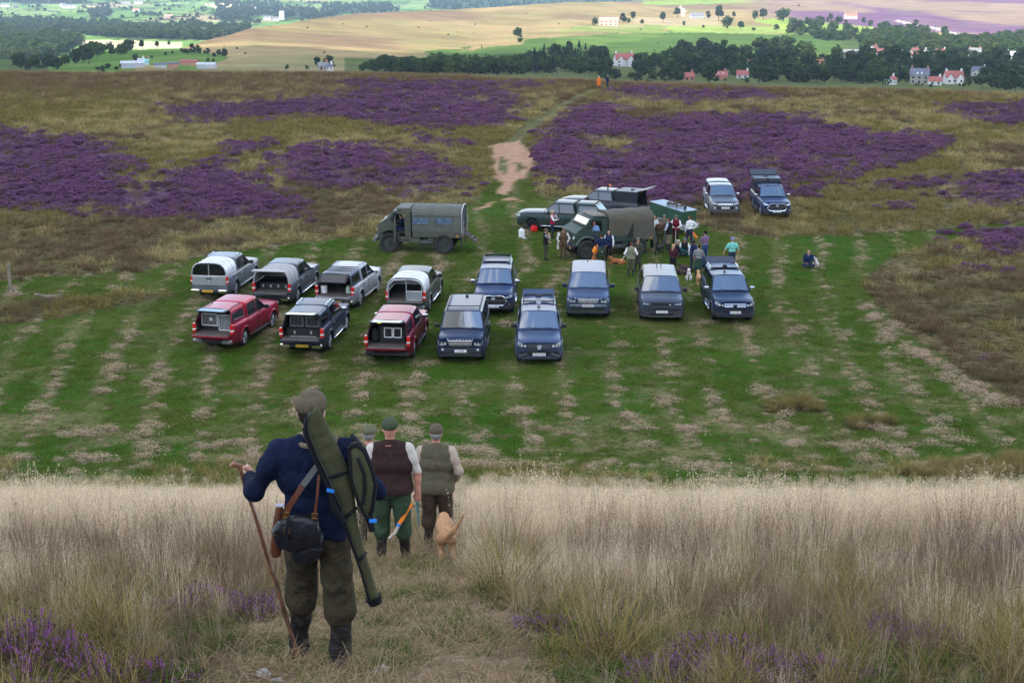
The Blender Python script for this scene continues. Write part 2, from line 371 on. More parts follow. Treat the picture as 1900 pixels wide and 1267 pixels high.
green = mixc(nramp(.18, .38, .62), (.034, .095, .004), (.075, .110, .014)); green = mixc(nramp(1.6, .54, .70), green, (.12, .10, .04)); green = mixc(nramp(9., .45, .7), green, (.028, .055, .010))
green = mixc(nramp(.09, .54, .68), green, (.075, .085, .022))
heat = mixc(nramp(1.2, .4, .6), (.07, .045, .05), (.12, .06, .12))
soil = mixc(nramp(1.5, .35, .65), (.36, .20, .12), (.43, .28, .18)); soil = mixc(nramp(14, .55, .7), soil, (.22, .12, .08))
bank = mixc(nramp(1.1, .4, .62), (.050, .043, .020), (.10, .082, .042)); bank = mixc(nramp(6, .45, .65), bank, (.025, .03, .011))  # bank earth coloured dark, painting shade into the gaps between tufts
path = mixc(nramp(2.2, .38, .62), (.25, .175, .10), (.14, .10, .055)); path = mixc(nramp(18, .4, .65), path, (.34, .25, .155)); path = mixc(nramp(.9, .56, .66), path, (.055, .075, .02))
sm = N(nt, 'Math', operation='MULTIPLY'); L(att('swath'), sm.inputs[0]); L(nramp(5., .3, .6), sm.inputs[1]); green = mixc(sm.outputs[0], green, (.27, .205, .12)); c = mixc(att('mown'), moor, green); c = mixc(att('track'), c, mixc(nramp(.8, .4, .6), (.085, .10, .034), (.145, .13, .065)))
c = mixc(att('heather'), c, heat); c = mixc(att('mud'), c, (.035, .026, .018)); c = mixc(att('soil'), c, soil); c = mixc(att('bank'), c, bank); c = mixc(att('path'), c, path)
p = N(nt, 'BsdfPrincipled', Roughness=.95); p.inputs['Specular IOR Level'].default_value = .03; L(c, p.inputs['Base Color'])
b1 = N(nt, 'TexNoise', Scale=6.0, Detail=8.0, Roughness=.7); L(tc.outputs['Object'], b1.inputs['Vector']); bp = N(nt, 'Bump', Strength=.9, Distance=.12); L(b1.outputs['Fac'], bp.inputs['Height'])
L(bp.outputs['Normal'], p.inputs['Normal']); L(p.outputs[0], out.inputs['Surface'])
gr = raw_mesh('ground', np.stack([gx, gy, gz], -1).reshape(-1, 3), gridf(len(ys), len(xs)), [m], attrs=gm)
link('ground', gr, kind='structure')
# ================================================================ far land: sheets with their own distance
def far_sheet(name, cols, tab, back=None, paint=None, bump=1.0, dy=1.6, seed=0, hump=0.0):
    """tab: {px: [(py, depth), ...]} from near to far; depth between is interpolated; the land rolls on behind the last row"""
    keys = sorted(tab); nr = 110; V = []; PX = []; PY = []
    for px in cols:
        i = np.searchsorted(keys, px); k0 = keys[max(0, i-1)]; k1 = keys[min(len(keys)-1, i)]
        w = 0 if k0 == k1 else np.clip((px-k0)/(k1-k0), 0, 1); w = w*w*(3-2*w) if False else w
        t = np.linspace(0, 1, nr)
        def prof(k):
            ya = np.array([q[0] for q in tab[k]], float); da = np.log([q[1] for q in tab[k]])
            yy = ya[0] + (ya[-1]-ya[0])*t; return yy, np.interp(-yy, -ya, da)
        y0, d0 = prof(k0); y1, d1 = prof(k1); yy = y0*(1-w)+y1*w; dd = np.exp(d0*(1-w)+d1*w)
        V.append(at(np.full(nr, px), yy, dd)); PX.append(np.full(nr, px)); PY.append(yy)
    V = np.array(V).transpose(1, 0, 2); PX = np.array(PX).T; PY = np.array(PY).T
    V[:, :, 2] += hump*(fbm(V[:, :, 0]*.006, V[:, :, 1]*.006, seed+40)-.5)*np.linspace(0, 1, nr)[:, None]
    if back:
        ext = []; last = V[-1]
        for dd_, dz in back:
            q = last.copy(); dirn = last[:, :2]/np.linalg.norm(last[:, :2], axis=1, keepdims=True); q[:, :2] += dirn*dd_; q[:, 2] -= dz; ext.append(q)
        V = np.concatenate([V, np.array(ext)]); PX = np.concatenate([PX, np.repeat(PX[-1:], len(back), 0)]); PY = np.concatenate([PY, np.repeat(PY[-1:], len(back), 0)])
    col = paint(PX.ravel(), PY.ravel(), V.reshape(-1, 3))
    m, nt_, out = node_mat(name); Lk = nt_.links.new
    a = N(nt_, 'Attribute', attribute_name='tint'); tc_ = N(nt_, 'TexCoord'); p_ = N(nt_, 'BsdfPrincipled', Roughness=1.0); p_.inputs['Specular IOR Level'].default_value = 0
    n1 = N(nt_, 'TexNoise', Scale=.02, Detail=10.0, Roughness=.65); Lk(tc_.outputs['Object'], n1.inputs['Vector'])
    r1 = N(nt_, 'MapRange'); r1.inputs[1].default_value = .3; r1.inputs[2].default_value = .7; r1.inputs[3].default_value = .72; r1.inputs[4].default_value = 1.28; Lk(n1.outputs['Fac'], r1.inputs[0])
    hv = N(nt_, 'HueSaturation'); Lk(r1.outputs[0], hv.inputs['Value']); Lk(a.outputs['Color'], hv.inputs['Color'])
    Lk(hv.outputs['Color'], p_.inputs['Base Color']); Lk(p_.outputs[0], out.inputs['Surface'])
    me = raw_mesh(name, V.reshape(-1, 3), gridf(V.shape[0], V.shape[1]), [m], attrs={'tint': col})
    link(name, me, kind='structure'); return
def P3(c): return np.array(c, float)
def lerpc(a, b, w): return a*(1-w)[:, None] + b*w[:, None] if a.ndim == 2 else a[None]*(1-w)[:, None] + b*w[:, None]
TABB = {250: [(165,520),(134,640),(128,700),(118,800)], 360: [(165,500),(140,640),(110,900),(84,1100)], 470: [(165,500),(140,640),(100,930),(50,1330)], 640: [(165,480),(140,640),(120,780),(100,950),(60,1350),(28,1700)],
 870: [(170,470),(145,600),(130,800),(100,1080),(70,1450),(17,2200)], 1055: [(172,460),(150,620),(118,950),(95,1150),(65,1500),(30,1950),(5,2500)],
 1200: [(175,450),(155,640),(118,1000),(100,1150),(70,1500),(40,1950),(2,2700)], 1290: [(178,440),(155,700),(118,1030),(100,1200),(70,1500),(35,2100),(-14,3400)],
 1600: [(185,430),(165,680),(143,850),(105,1150),(85,1450),(50,1950),(0,3000),(-40,4300)], 1900: [(190,420),(170,680),(150,850),(112,1150),(85,1500),(60,1850),(0,3000),(-50,4800)], 2150: [(190,420),(170,680),(150,850),(112,1150),(85,1500),(60,1850),(0,3000),(-50,4800)]}
def depthB(px, py):
    keys = sorted(TABB); i = np.searchsorted(keys, px); k0 = keys[max(0, i-1)]; k1 = keys[min(len(keys)-1, i)]; w = 0 if k0 == k1 else min(1, max(0, (px-k0)/(k1-k0)))
    # rows are blended by their share of the profile, as in the sheet
    y0a, y0b = tab_end(k0); y1a, y1b = tab_end(k1); ya = y0a*(1-w)+y1a*w; yb = y0b*(1-w)+y1b*w; t = (py-ya)/(yb-ya)
    f = lambda k, a, b: np.interp(-(a+(b-a)*t), [-q[0] for q in TABB[k]], np.log([q[1] for q in TABB[k]]))
    return float(np.exp(f(k0, y0a, y0b)*(1-w)+f(k1, y1a, y1b)*w))
def tab_end(k): return TABB[k][0][0], TABB[k][-1][0]
GOLD = P3((.29, .215, .10)); GOLD2 = P3((.22, .175, .078)); FERN = P3((.075, .125, .03)); FIELD = P3((.16, .24, .055)); PURP = P3((.155, .085, .135)); VALL = P3((.07, .10, .03))
def paintB(px, py, v):
    x, y = v[:, 0], v[:, 1]; n1 = fbm(x*.010, y*.006, 1); n2 = fbm(x*.03, y*.015, 2); n3 = fbm(x*.004, y*.0025, 4)
    c = lerpc(GOLD, GOLD2, sstep(.42, .6, n1)); c = lerpc(c, P3((.24, .21, .09)), sstep(.56, .68, n2)*.7); c = lerpc(c, P3((.16, .10, .07)), sstep(.62, .72, n3)*.6)
    jx = (fbm(x*.02, y*.02, 8)-.5)*60; jy = (fbm(x*.02, y*.02, 9)-.5)*12
    def po(poly, colr, k=1.0, j=1.0):
        nonlocal c
        c = np.where(inpoly(px+jx*j, py+jy*j, poly)[:, None], c*(1-k)+colr*k, c)
    po([(360,140),(420,118),(560,110),(640,112),(720,122),(700,145),(360,145)], P3((.20, .19, .085)), .7)
    po([(720,140),(800,98),(870,86),(860,98),(940,82),(1010,68),(1240,60),(1500,62),(1600,72),(1610,100),(1300,125),(1100,118),(980,100),(900,118),(800,142)], FERN)
    po([(1010,70),(1240,60),(1240,72),(1060,86)], P3((.11, .17, .04)), .8)
    po([(870,100),(1090,78),(1150,90),(960,112)], P3((.05, .085, .025)), .5)
    po([(1010,60),(1090,50),(1200,47),(1240,51),(1240,61),(1060,61)], FIELD, .8); po([(1090,50),(1180,46),(1200,52),(1100,58)], P3((.30, .28, .12)), .8, .3)
    po([(1170,34),(1330,30),(1340,48),(1250,52),(1180,46)], P3((.33, .27, .15)), .9, .3)
    po([(1240,51),(1400,48),(1560,55),(1600,70),(1480,62),(1250,62)], P3((.22, .30, .07)), .9, .4)
    po([(1400,36),(1500,34),(1620,44),(1740,62),(1720,70),(1560,64),(1450,52)], P3((.24, .34, .06)), .95, .4)
    po([(1190,2),(1400,0),(1430,6),(1200,9)], P3((.20, .31, .07)), .9, .2)
    r = (px > 1330) & (py < 30 + (px-1330)*.06)
    pw = sstep(.40, .56, fbm(x*.0045, y*.0022, 12)); hc = lerpc(P3((.28, .205, .125)), PURP, np.clip(pw*1.25+.15, 0, 1)); hc = lerpc(hc, P3((.16, .11, .11)), sstep(.6, .7, fbm(x*.012, y*.006, 14))*.6)
    bl = sstep(1330, 1460, px + jx*1.5 - np.clip(py, -40, 60)*1.6)[:, None]*(py < 26+(px-1330)*.085)[:, None]
    c = c*(1-bl)+hc*bl
    po([(1560,66),(1900,70),(2150,70),(2150,120),(1560,105)], VALL, .9, .3)
    lowm = py > 108 + np.clip((px-640)*.012, -6, 12); c = np.where((lowm & (px > 640))[:, None], c*.15+VALL*.85, c)
    for q in ([(1295,118),(1450,124),(1440,132),(1300,130)], [(1750,112),(1800,112),(1798,126),(1755,126)], [(1615,116),(1632,116),(1632,124),(1614,124)], [(1555,108),(1580,108),(1585,128),(1565,126)]): po(q, P3((.22, .29, .09)), .9, .15)
    for q in ([(1662,38),(1690,44),(1740,52),(1790,66),(1786,68),(1735,55),(1660,41)], [(1262,10),(1272,22),(1268,30),(1262,30),(1266,22),(1258,12)]): po(q, P3((.5, .46, .38)), .9, .03)
    return c
far_sheet('hill', np.arange(250, 2151, 4.5), TABB, back=[(60, 8), (200, 45), (500, 140)], paint=paintB, seed=1, hump=6)
# left spur with pasture
TABE = {-250: [(160,520),(140,650),(120,800),(105,980)], 100: [(160,520),(140,650),(125,780),(112,900)], 200: [(160,520),(140,650),(112,850),(97,1000)], 330: [(160,520),(140,650),(110,850),(93,1000)], 430: [(160,520),(140,640),(122,800),(106,930)], 520: [(160,520),(140,630),(135,680),(130,740)]}
def depthE(px, py):
    keys = sorted(TABE); i = np.searchsorted(keys, px); k0 = keys[max(0, i-1)]; k1 = keys[min(len(keys)-1, i)]; w = 0 if k0 == k1 else min(1, max(0, (px-k0)/(k1-k0)))
    f = lambda k: np.interp(-py, [-q[0] for q in TABE[k]], np.log([q[1] for q in TABE[k]])); return float(np.exp(f(k0)*(1-w)+f(k1)*w))
def paintE(px, py, v):
    n = fbm(v[:, 0]*.02, v[:, 1]*.02, 3); c = lerpc(P3((.085, .155, .028)), P3((.125, .19, .045)), sstep(.4, .6, n))
    ed = inpoly(px, py, [(255,135),(330,108),(405,103),(420,118),(320,128)])
    c = np.where((px > 425)[:, None], P3((.22, .19, .09)), c); c = np.where((px < 88)[:, None], VALL, c); return c
far_sheet('pasture_hill', np.arange(-250, 521, 5), TABE, back=[(60, 6), (150, 35), (400, 90)], paint=paintE, seed=2, hump=3)
# far dale
TABD = {-300: [(135,1150),(110,1350),(85,1600),(70,2000),(58,2500),(30,3600),(0,5200),(-45,8500)], 350: [(125,1250),(100,1450),(85,1650),(72,2000),(58,2500),(30,3600),(0,5200),(-45,8500)], 700: [(110,1900),(80,2300),(60,2700),(30,3800),(0,5400),(-45,8500)], 1400: [(90,2900),(60,3300),(30,4300),(0,5600),(-45,8500)]}
def depthD(px, py):
    keys = sorted(TABD); i = np.searchsorted(keys, px); k0 = keys[max(0, i-1)]; k1 = keys[min(len(keys)-1, i)]; w = 0 if k0 == k1 else min(1, max(0, (px-k0)/(k1-k0)))
    y0a, y0b = TABD[k0][0][0], TABD[k0][-1][0]; y1a, y1b = TABD[k1][0][0], TABD[k1][-1][0]; ya = y0a*(1-w)+y1a*w; yb = y0b*(1-w)+y1b*w; t = (py-ya)/(yb-ya)
    f = lambda k, a, b: np.interp(-(a+(b-a)*t), [-q[0] for q in TABD[k]], np.log([q[1] for q in TABD[k]])); return float(np.exp(f(k0, y0a, y0b)*(1-w)+f(k1, y1a, y1b)*w))
DWOOD = [[(-100,48),(60,40),(180,42),(260,50),(330,52),(430,48),(470,50),(440,66),(300,68),(200,66),(120,58),(0,60),(-100,62)], [(-100,0),(60,2),(150,2),(160,8),(0,6)], [(395,0),(480,6),(570,20),(640,18),(620,36),(520,36),(400,20)], [(600,12),(720,8),(740,24),(650,28)], [(800,0),(1000,-4),(1240,-4),(1150,6),(950,14),(850,20),(790,14)], [(160,20),(200,12),(210,30),(170,36)], [(390,24),(470,22),(470,38),(410,42)],[(-100,58),(90,62),(150,78),(130,100),(60,120),(-100,130)],[(120,62),(330,64),(430,62),(400,76),(330,74),(200,70)]]
def paintD(px, py, v):
    x, y = v[:, 0], v[:, 1]
    # hedged fields: irregular cells, each with its own crop
    wx = x + (fbm(x*.002, y*.002, 6)-.5)*260; wy = y*.6 + (fbm(x*.002, y*.002, 7)-.5)*260 + x*.22
    ci = np.floor(wx/170); cj = np.floor((wy+np.where(ci.astype(int) % 2 == 0, 60, 0))/150)
    h = _h(ci.astype(np.int64), cj.astype(np.int64), 5); h2 = _h(ci.astype(np.int64), cj.astype(np.int64), 15)
    c = np.where((h < .5)[:, None], P3((.12, .22, .05)), np.where((h < .8)[:, None], P3((.18, .25, .08)), np.where((h < .9)[:, None], P3((.33, .28, .15)), P3((.085, .17, .045)))))*(0.85+.3*h2)[:, None]
    fx = np.abs((wx/170) % 1 - .5); fy = np.abs(((wy+np.where(ci.astype(int) % 2 == 0, 60, 0))/150) % 1 - .5)
    edge = (fx > .475) | (fy > .465); c = np.where(edge[:, None], P3((.05, .08, .03)), c)
    for q in DWOOD: c = np.where(inpoly(px + (fbm(x*.01, y*.01, 3)-.5)*30, py + (fbm(x*.01, y*.01, 4)-.5)*8, q)[:, None], P3((.045, .075, .028)), c)
    for q in ([(-100,30),(0,32),(130,46),(160,52),(60,50),(-100,42)],): c = np.where(inpoly(px, py, q)[:, None], P3((.16, .14, .10)), c)
    for q in ([(370,6),(470,8),(490,18),(400,16)], [(152,74),(250,76),(340,80),(335,90),(260,92),(155,86)]): c = np.where(inpoly(px, py, q)[:, None], P3((.50, .42, .25)), c)
    return c
far_sheet('dale', np.arange(-300, 1401, 5), TABD, back=[(500, 30), (1500, 60)], paint=paintD, seed=3, hump=0)
# ================================================================ cloud that shades the near moor, and the air
def make_cloud():
    n, mm = 60, 56; alt = 1500.0; k = alt/SUN_DIR.z
    # the shade on the ground reaches from behind the camera to about a kilometre out
    u = np.linspace(-1, 1, n); v = np.linspace(-1, 1, mm); U, Vv = np.meshgrid(u, v)
    R = np.sqrt(U**2+Vv**2); A = np.arctan2(Vv, U)
    X = U*950*np.sqrt(1-np.minimum(1, Vv**2)/2) ; Y = 300 + Vv*740*np.sqrt(1-np.minimum(1, U**2)/2)
    rr = np.sqrt((X/900)**2 + ((Y-300)/700)**2)
    lump = fbm(X*.006+9, Y*.006, 51, 5, .55)
    edge = np.clip(1.05 - rr + (lump-.5)*.5, 0.0, 1)
    t = np.sqrt(edge)
    top = 20+260*t*(.6+.8*lump); bot = -20-60*t*(.4+1.2*fbm(X*.012, Y*.012, 52))
    # ragged rim: pull points of the thin border inwards
    f = np.where(edge < .02, .86, 1.0); X = X*f; Y = (Y-300)*f+300
    ox, oy = SUN_DIR.x*k, SUN_DIR.y*k
    a = np.stack([X+ox, Y+oy, alt+top], -1).reshape(-1, 3); b = np.stack([X+ox, Y+oy, alt+bot], -1).reshape(-1, 3)
    g = gridf(mm, n); rim = list(range(n-1))
    fs = [list(q) for q in g] + [list((q+n*mm)[::-1]) for q in g]
    ring = [i for i in range(n)] + [r*n+n-1 for r in range(1, mm)] + [(mm-1)*n+i for i in range(n-2, -1, -1)] + [r*n for r in range(mm-2, 0, -1)]
    for i in range(len(ring)): p_, q_ = ring[i], ring[(i+1) % len(ring)]; fs.append([q_, p_, p_+n*mm, q_+n*mm])
    m, nt, out = node_mat('cloud'); d = N(nt, 'BsdfDiffuse'); t_ = N(nt, 'BsdfTranslucent'); ms = N(nt, 'MixShader'); ms.inputs[0].default_value = .5
    d.inputs['Color'].default_value = (.93, .94, .95, 1); t_.inputs['Color'].default_value = (.93, .94, .95, 1)
    nt.links.new(d.outputs[0], ms.inputs[1]); nt.links.new(t_.outputs[0], ms.inputs[2]); nt.links.new(ms.outputs[0], out.inputs['Surface'])
    link('cloud', raw_mesh('cloud', np.concatenate([a, b]), fs, [m]), kind='stuff')
make_cloud()
def make_haze():
    mb = MB(); m, nt, out = node_mat('haze'); v = N(nt, 'VolumePrincipled'); v.inputs['Density'].default_value = 0.000064
    v.inputs['Color'].default_value = (.55, .74, 1.0, 1); v.inputs['Anisotropy'].default_value = .1
    nt.links.new(v.outputs[0], out.inputs['Volume']); mb.mat(m).box((0, 5200, -75), (11000, 10800, 290)); o = mb.build('haze', smooth=0, kind='stuff'); return o
make_haze()
# ================================================================ trees
def leaf_crown(seed, H, Wd, kind='broad', nleaf=340, lumps=9):
    r = np.random.default_rng(seed); V = []; Fc = []; hh = []; rr = []
    if kind == 'broad':
        C = []
        for i in range(lumps):
            a = r.uniform(0, 6.28); q = r.uniform(0, .55)*Wd; z = H*(.30+.55*r.random()); s = Wd*r.uniform(.32, .55)*(1.0 if z < H*.65 else .75); C.append((q*math.cos(a), q*math.sin(a), z, s))
        C.append((0, 0, H*.8, Wd*.42)); C.append((0, 0, H*.5, Wd*.6))
    n = 0
    while n < nleaf:
        if kind == 'broad':
            c = C[r.integers(len(C))]; d = r.normal(size=3); d /= np.linalg.norm(d); p = np.array(c[:3]) + d*c[3]*r.uniform(.72, 1.06)*np.array([1, 1, .85])
            if p[2] < H*.12: continue
            s = Wd*r.uniform(.09, .19); rc = (hash(c) % 97)/97*.5
        else:
            z = r.random()**.8; a = r.uniform(0, 6.28); tier = .75+.25*math.cos(z*34); q = Wd*(1-z)**.8*r.uniform(.55, 1.05)*tier; p = np.array([q*math.cos(a), q*math.sin(a), H*(.08+.92*z)]); d = np.array([math.cos(a), math.sin(a), -.35]); s = Wd*r.uniform(.12, .24)*(1-.5*z); rc = .2
        d = d + r.normal(size=3)*.55; d /= np.linalg.norm(d); u = np.cross(d, r.normal(size=3)); u /= np.linalg.norm(u); w = np.cross(d, u)
        b = len(V); k = r.uniform(.6, 1.0)
        for (x, y, e) in ((-1, -.5, 0), (.1, -1, .25), (1, .1, 0), (.2, 1, .25), (-.8, .7, .1)): V.append(p + u*x*s + w*y*s*k + d*e*s)
        Fc.append([b, b+1, b+2, b+3, b+4]); hh += [p[2]/H]*5; rr += [min(1, rc+r.random()*.5)]*5; n += 1
    return V, Fc, hh, rr
TM = {'oak': blade_mat('oak_leaves', (.020, .038, .009), (.036, .062, .015), (.060, .085, .024), .3, .3),
      'sun': blade_mat('sunlit_leaves', (.030, .050, .013), (.050, .078, .021), (.075, .098, .030), .3, .3),  # lighter copy of the leaf colour, sunshine painted into the crowns
      'dark': blade_mat('sycamore_leaves', (.014, .025, .010), (.024, .040, .014), (.040, .060, .019), .3, .25),
      'fir': blade_mat('spruce_needles', (.010, .020, .011), (.019, .032, .016), (.028, .040, .017), .3, .15)}
BARK = pmat('bark', (.085, .065, .048), .95, var=.3, scale=3)
CROWN = {}
for k, (n_, kind) in {'oak': (5, 'broad'), 'sun': (4, 'broad'), 'dark': (4, 'broad'), 'fir': (3, 'cone')}.items():
    CROWN[k] = []
    for i in range(n_):
        V, Fc, hh, rr = leaf_crown(100+i*7+len(k), 1.0, (.50 if kind == 'broad' else .24)*(1+.12*(i-1.5)), kind, 330 if kind == 'broad' else 260, 7+i)
        CROWN[k].append(raw_mesh(k+'_crown', V, Fc, [TM[k]], attrs={'h': hh, 'r': rr}, smooth=False))
def trunk_mesh():
    b = MB().mat(BARK); b.tube([(0, 0, -.03), (.005, 0, .15), (-.01, .01, .35), (0, 0, .6)], [.032, .024, .018, .008], 7)
    for a in (0.4, 2.5, 4.4): b.tube([(0, 0, .22), (.1*math.cos(a), .1*math.sin(a), .36), (.2*math.cos(a), .2*math.sin(a), .55)], [.013, .009, .004], 5)
    o = b.build('trunk'); me = o.data; bpy.data.objects.remove(o); return me
TRUNK = trunk_mesh(); NTREE = [0]; RT = random.Random(5)
def tree(px, py, hpx, kind, label, group, dfun=None, wide=1.0, name=None):
    d = (dfun or depthB)(px, py); p = at(px, py, d); h = hpx*d/F*1.03
    o = thing(name or ('spruce_tree' if kind == 'fir' else 'tree'), label, 'tree', tuple(p), RT.uniform(0, 6.28), group)
    o.scale = (h*wide, h*wide, h)
    link('trunk', TRUNK, o); link('crown', RT.choice(CROWN[kind]), o, rot=(0, 0, RT.uniform(0, 6.28))); NTREE[0] += 1; return o
# trees that stand alone, with a label of their own: (px, base py, height px, kind, label)
LONE = [
 (961,72,20,'dark','lone round dark tree standing on the golden hillside',1.1), (965,80,9,'oak','small bush tree just below the lone tree on the golden hillside',1.1),
 (1104,50,17,'oak','pale tree at the left end of the pink hill farm',.9), (1156,44,20,'dark','large dark tree at the right end of the pink hill farm',1.1), (1175,36,13,'dark','smaller dark tree above and right of the pink hill farm',1.0), (1167,45,11,'oak','low tree beside the large one at the hill farm',1.0),
 (1230,42,19,'dark','single dark tree right of the pale square field on the hill',1.0), (1257,32,17,'dark','round dark tree beside the white lane on the hill top',1.2), (1192,46,9,'oak','small tree at the corner of the pale square field',.9),
 (1314,36,16,'dark','small dark tree left of the tall clump near the hill wall',1.0), (1333,39,28,'dark','tallest dark tree of the clump right of the hill wall',1.0), (1350,54,24,'oak','broad green tree in front of the tall clump by the hill wall',1.3), (1374,56,16,'dark','dark tree at the right foot of the clump by the hill wall',1.2), (1361,34,12,'dark','little tree behind the clump by the hill wall',1.0),
 (1400,37,16,'oak','left tree of the pair on the pale ridge',1.0), (1416,37,20,'dark','right and larger tree of the pair on the pale ridge',1.2), (1452,40,22,'oak','round tree by itself right of the ridge pair',1.1),
 (1269,49,9,'sun','pale little tree in the bare field on the hill',1.0), (1305,53,6,'dark','tiny dark bush in the lower hill pasture',1.2), (1398,58,6,'dark','low dark bush beside the hedge in the hill pasture',1.5), (1441,57,11,'dark','small round tree at the left edge of the bright green field',1.2),
 (1469,54,20,'oak','tree on the left border of the bright green field',1.2), (1482,64,24,'dark','broad dark tree at the foot of the bright green field',1.0), (1496,50,18,'oak','tree in the middle of the bright green field',1.0), (1511,62,17,'oak','tree at the lower middle of the bright green field',1.0),
 (1556,47,17,'oak','tree left of the red roofed hill cottage',1.1), (1542,38,12,'oak','small tree above the bright green field',1.0), (1602,44,11,'dark','tree at the right of the red roofed hill cottage',1.0), (1614,50,12,'oak','tree right of and below the hill cottage',1.1), (1588,66,15,'oak','tree below the hill cottage',1.2), (1645,56,16,'oak','tree at the upper edge of the big sunlit wood',1.3),
 (1698,53,17,'dark','single dark tree by the pale lane on the purple moor',1.1), (1720,57,10,'dark','small dark bush tree along the pale lane',1.0), (1752,68,18,'oak','last tree on the pale lane above the big wood',1.2), (1482,13,5,'dark','tiny dark bush on the purple moor edge',1.2),
 (590,127,20,'dark','left tree of the pair at the foot of the shaded golden slope',.8), (610,128,24,'dark','right and taller tree of the shaded slope pair',.9), (570,130,8,'oak','low bush left of the shaded slope pair',1.2), (533,130,10,'dark','low dark bush at the moor edge left of the tree pair',1.3),
 (264,92,17,'dark','tall round tree on the skyline of the left pasture',1.0), (292,90,13,'dark','second skyline tree of the left pasture',1.0), (314,85,9,'dark','small skyline tree of the left pasture',1.1),
 (253,118,18,'dark','dark tree in the middle of the left pasture',1.2), (271,113,7,'oak','first little bush along the pasture hedge',1.0), (282,110,7,'oak','second little bush along the pasture hedge',1.0), (307,104,7,'oak','third little bush along the pasture hedge',1.1), (320,101,6,'oak','last little bush along the pasture hedge',1.1),
 (165,119,31,'dark','big dark tree between the two left pastures',1.15), (418,110,19,'dark','dark tree at the right end of the left pasture',1.1), (386,116,8,'dark','left bush of two by the pasture corner',1.0), (396,116,7,'dark','right bush of two by the pasture corner',1.0)]
for (px, py, h, k, lab, w) in LONE:
    left = px < 440; tree(px, py, h, k, lab, 'single trees on the far hills', depthE if left else depthB, w)
NICK = {1157: 'white house by the spruces', 1630: 'twin gabled white house', 1654: 'narrow white house', 1671: 'orange roofed end house', 1700: 'small orange roofed house', 1716: 'grey roofed white house', 1744: 'white gabled row house', 1757: 'brown brick house', 1622: 'brown gabled house', 1697: 'dark stone house', 1808: 'stone house with dormers', 1848: 'red roofed house far right', 1880: 'long pale building', 1705: 'slate roofed stone house', 1654.5: 'red cottage', 1734: 'long red roofed cottage', 1768: 'timber gabled red house', 1815: 'white house with two chimneys', 1392: 'left orange roofed cottage', 1413: 'right orange roofed cottage', 1499: 'orange brick cottage', 1519: 'low orange outbuilding', 1277: 'red roof at the moor edge', 1336: 'skylight house', 1378: 'low red roofed house', 1583: 'long grey shed', 1560: 'smaller grey shed', 1568: 'pale lean-to', 1130: 'pink hill farm', 1293: 'stone barn', 1578: 'hill cottage'}
def near_house(px, py):
    q = min(HOUSES, key=lambda q: (q[0]-px)**2+((q[1]-py)*2)**2); dx, dy = px-q[0], py-q[1]; far_ = 'just ' if math.hypot(dx, dy*2) < 38 else 'well '
    return (far_ + ('right of' if dx > 0 else 'left of') if abs(dx) > abs(dy)*1.6 else 'in front of' if dy > 0 else 'behind') + ' the ' + NICK[q[0]]
def room(px, py, h):
    for q in HOUSES:
        if abs(px-q[0]) < q[2]/2+h*.36 and py > q[1]-2: h = min(h, max(0, py-q[1])*.95+3)
    return h
# belts of trees too alike to tell apart: they share a label
def belt(poly, n, hr, kinds, label, group, seed, dfun=depthB, wide=(.9, 1.25), avoid=()):
    r = random.Random(seed); xs_ = [q[0] for q in poly]; ys_ = [q[1] for q in poly]; got = []; tries = 0
    while len(got) < n and tries < n*60:
        tries += 1; px, py = r.uniform(min(xs_), max(xs_)), r.uniform(min(ys_), max(ys_))
        if not inpoly(np.array([px]), np.array([py]), poly)[0]: continue
        h = r.uniform(*hr)
        if any(abs(px-a) < wv and b_ < py + 1 < b_ + h*.0 + hb for (a, b_, wv, hb) in avoid): continue
        if any((px-a)**2 + ((py-b_)*2.2)**2 < 30 for a, b_ in got): continue
        got.append((px, py)); k = r.choice(kinds)
        tree(px, py, h, k, (label[1] if k == 'fir' else label[0]) if dfun is depthE or px < 960 else '%s %s %s' % ('tall' if h > (hr[0]+hr[1])/2 else 'low', {'fir': 'dark pointed conifer', 'dark': 'dark round tree', 'oak': 'green round tree'}[k], near_house(px, py)), group[1] if k == 'fir' else group[0], dfun, r.uniform(*wide))
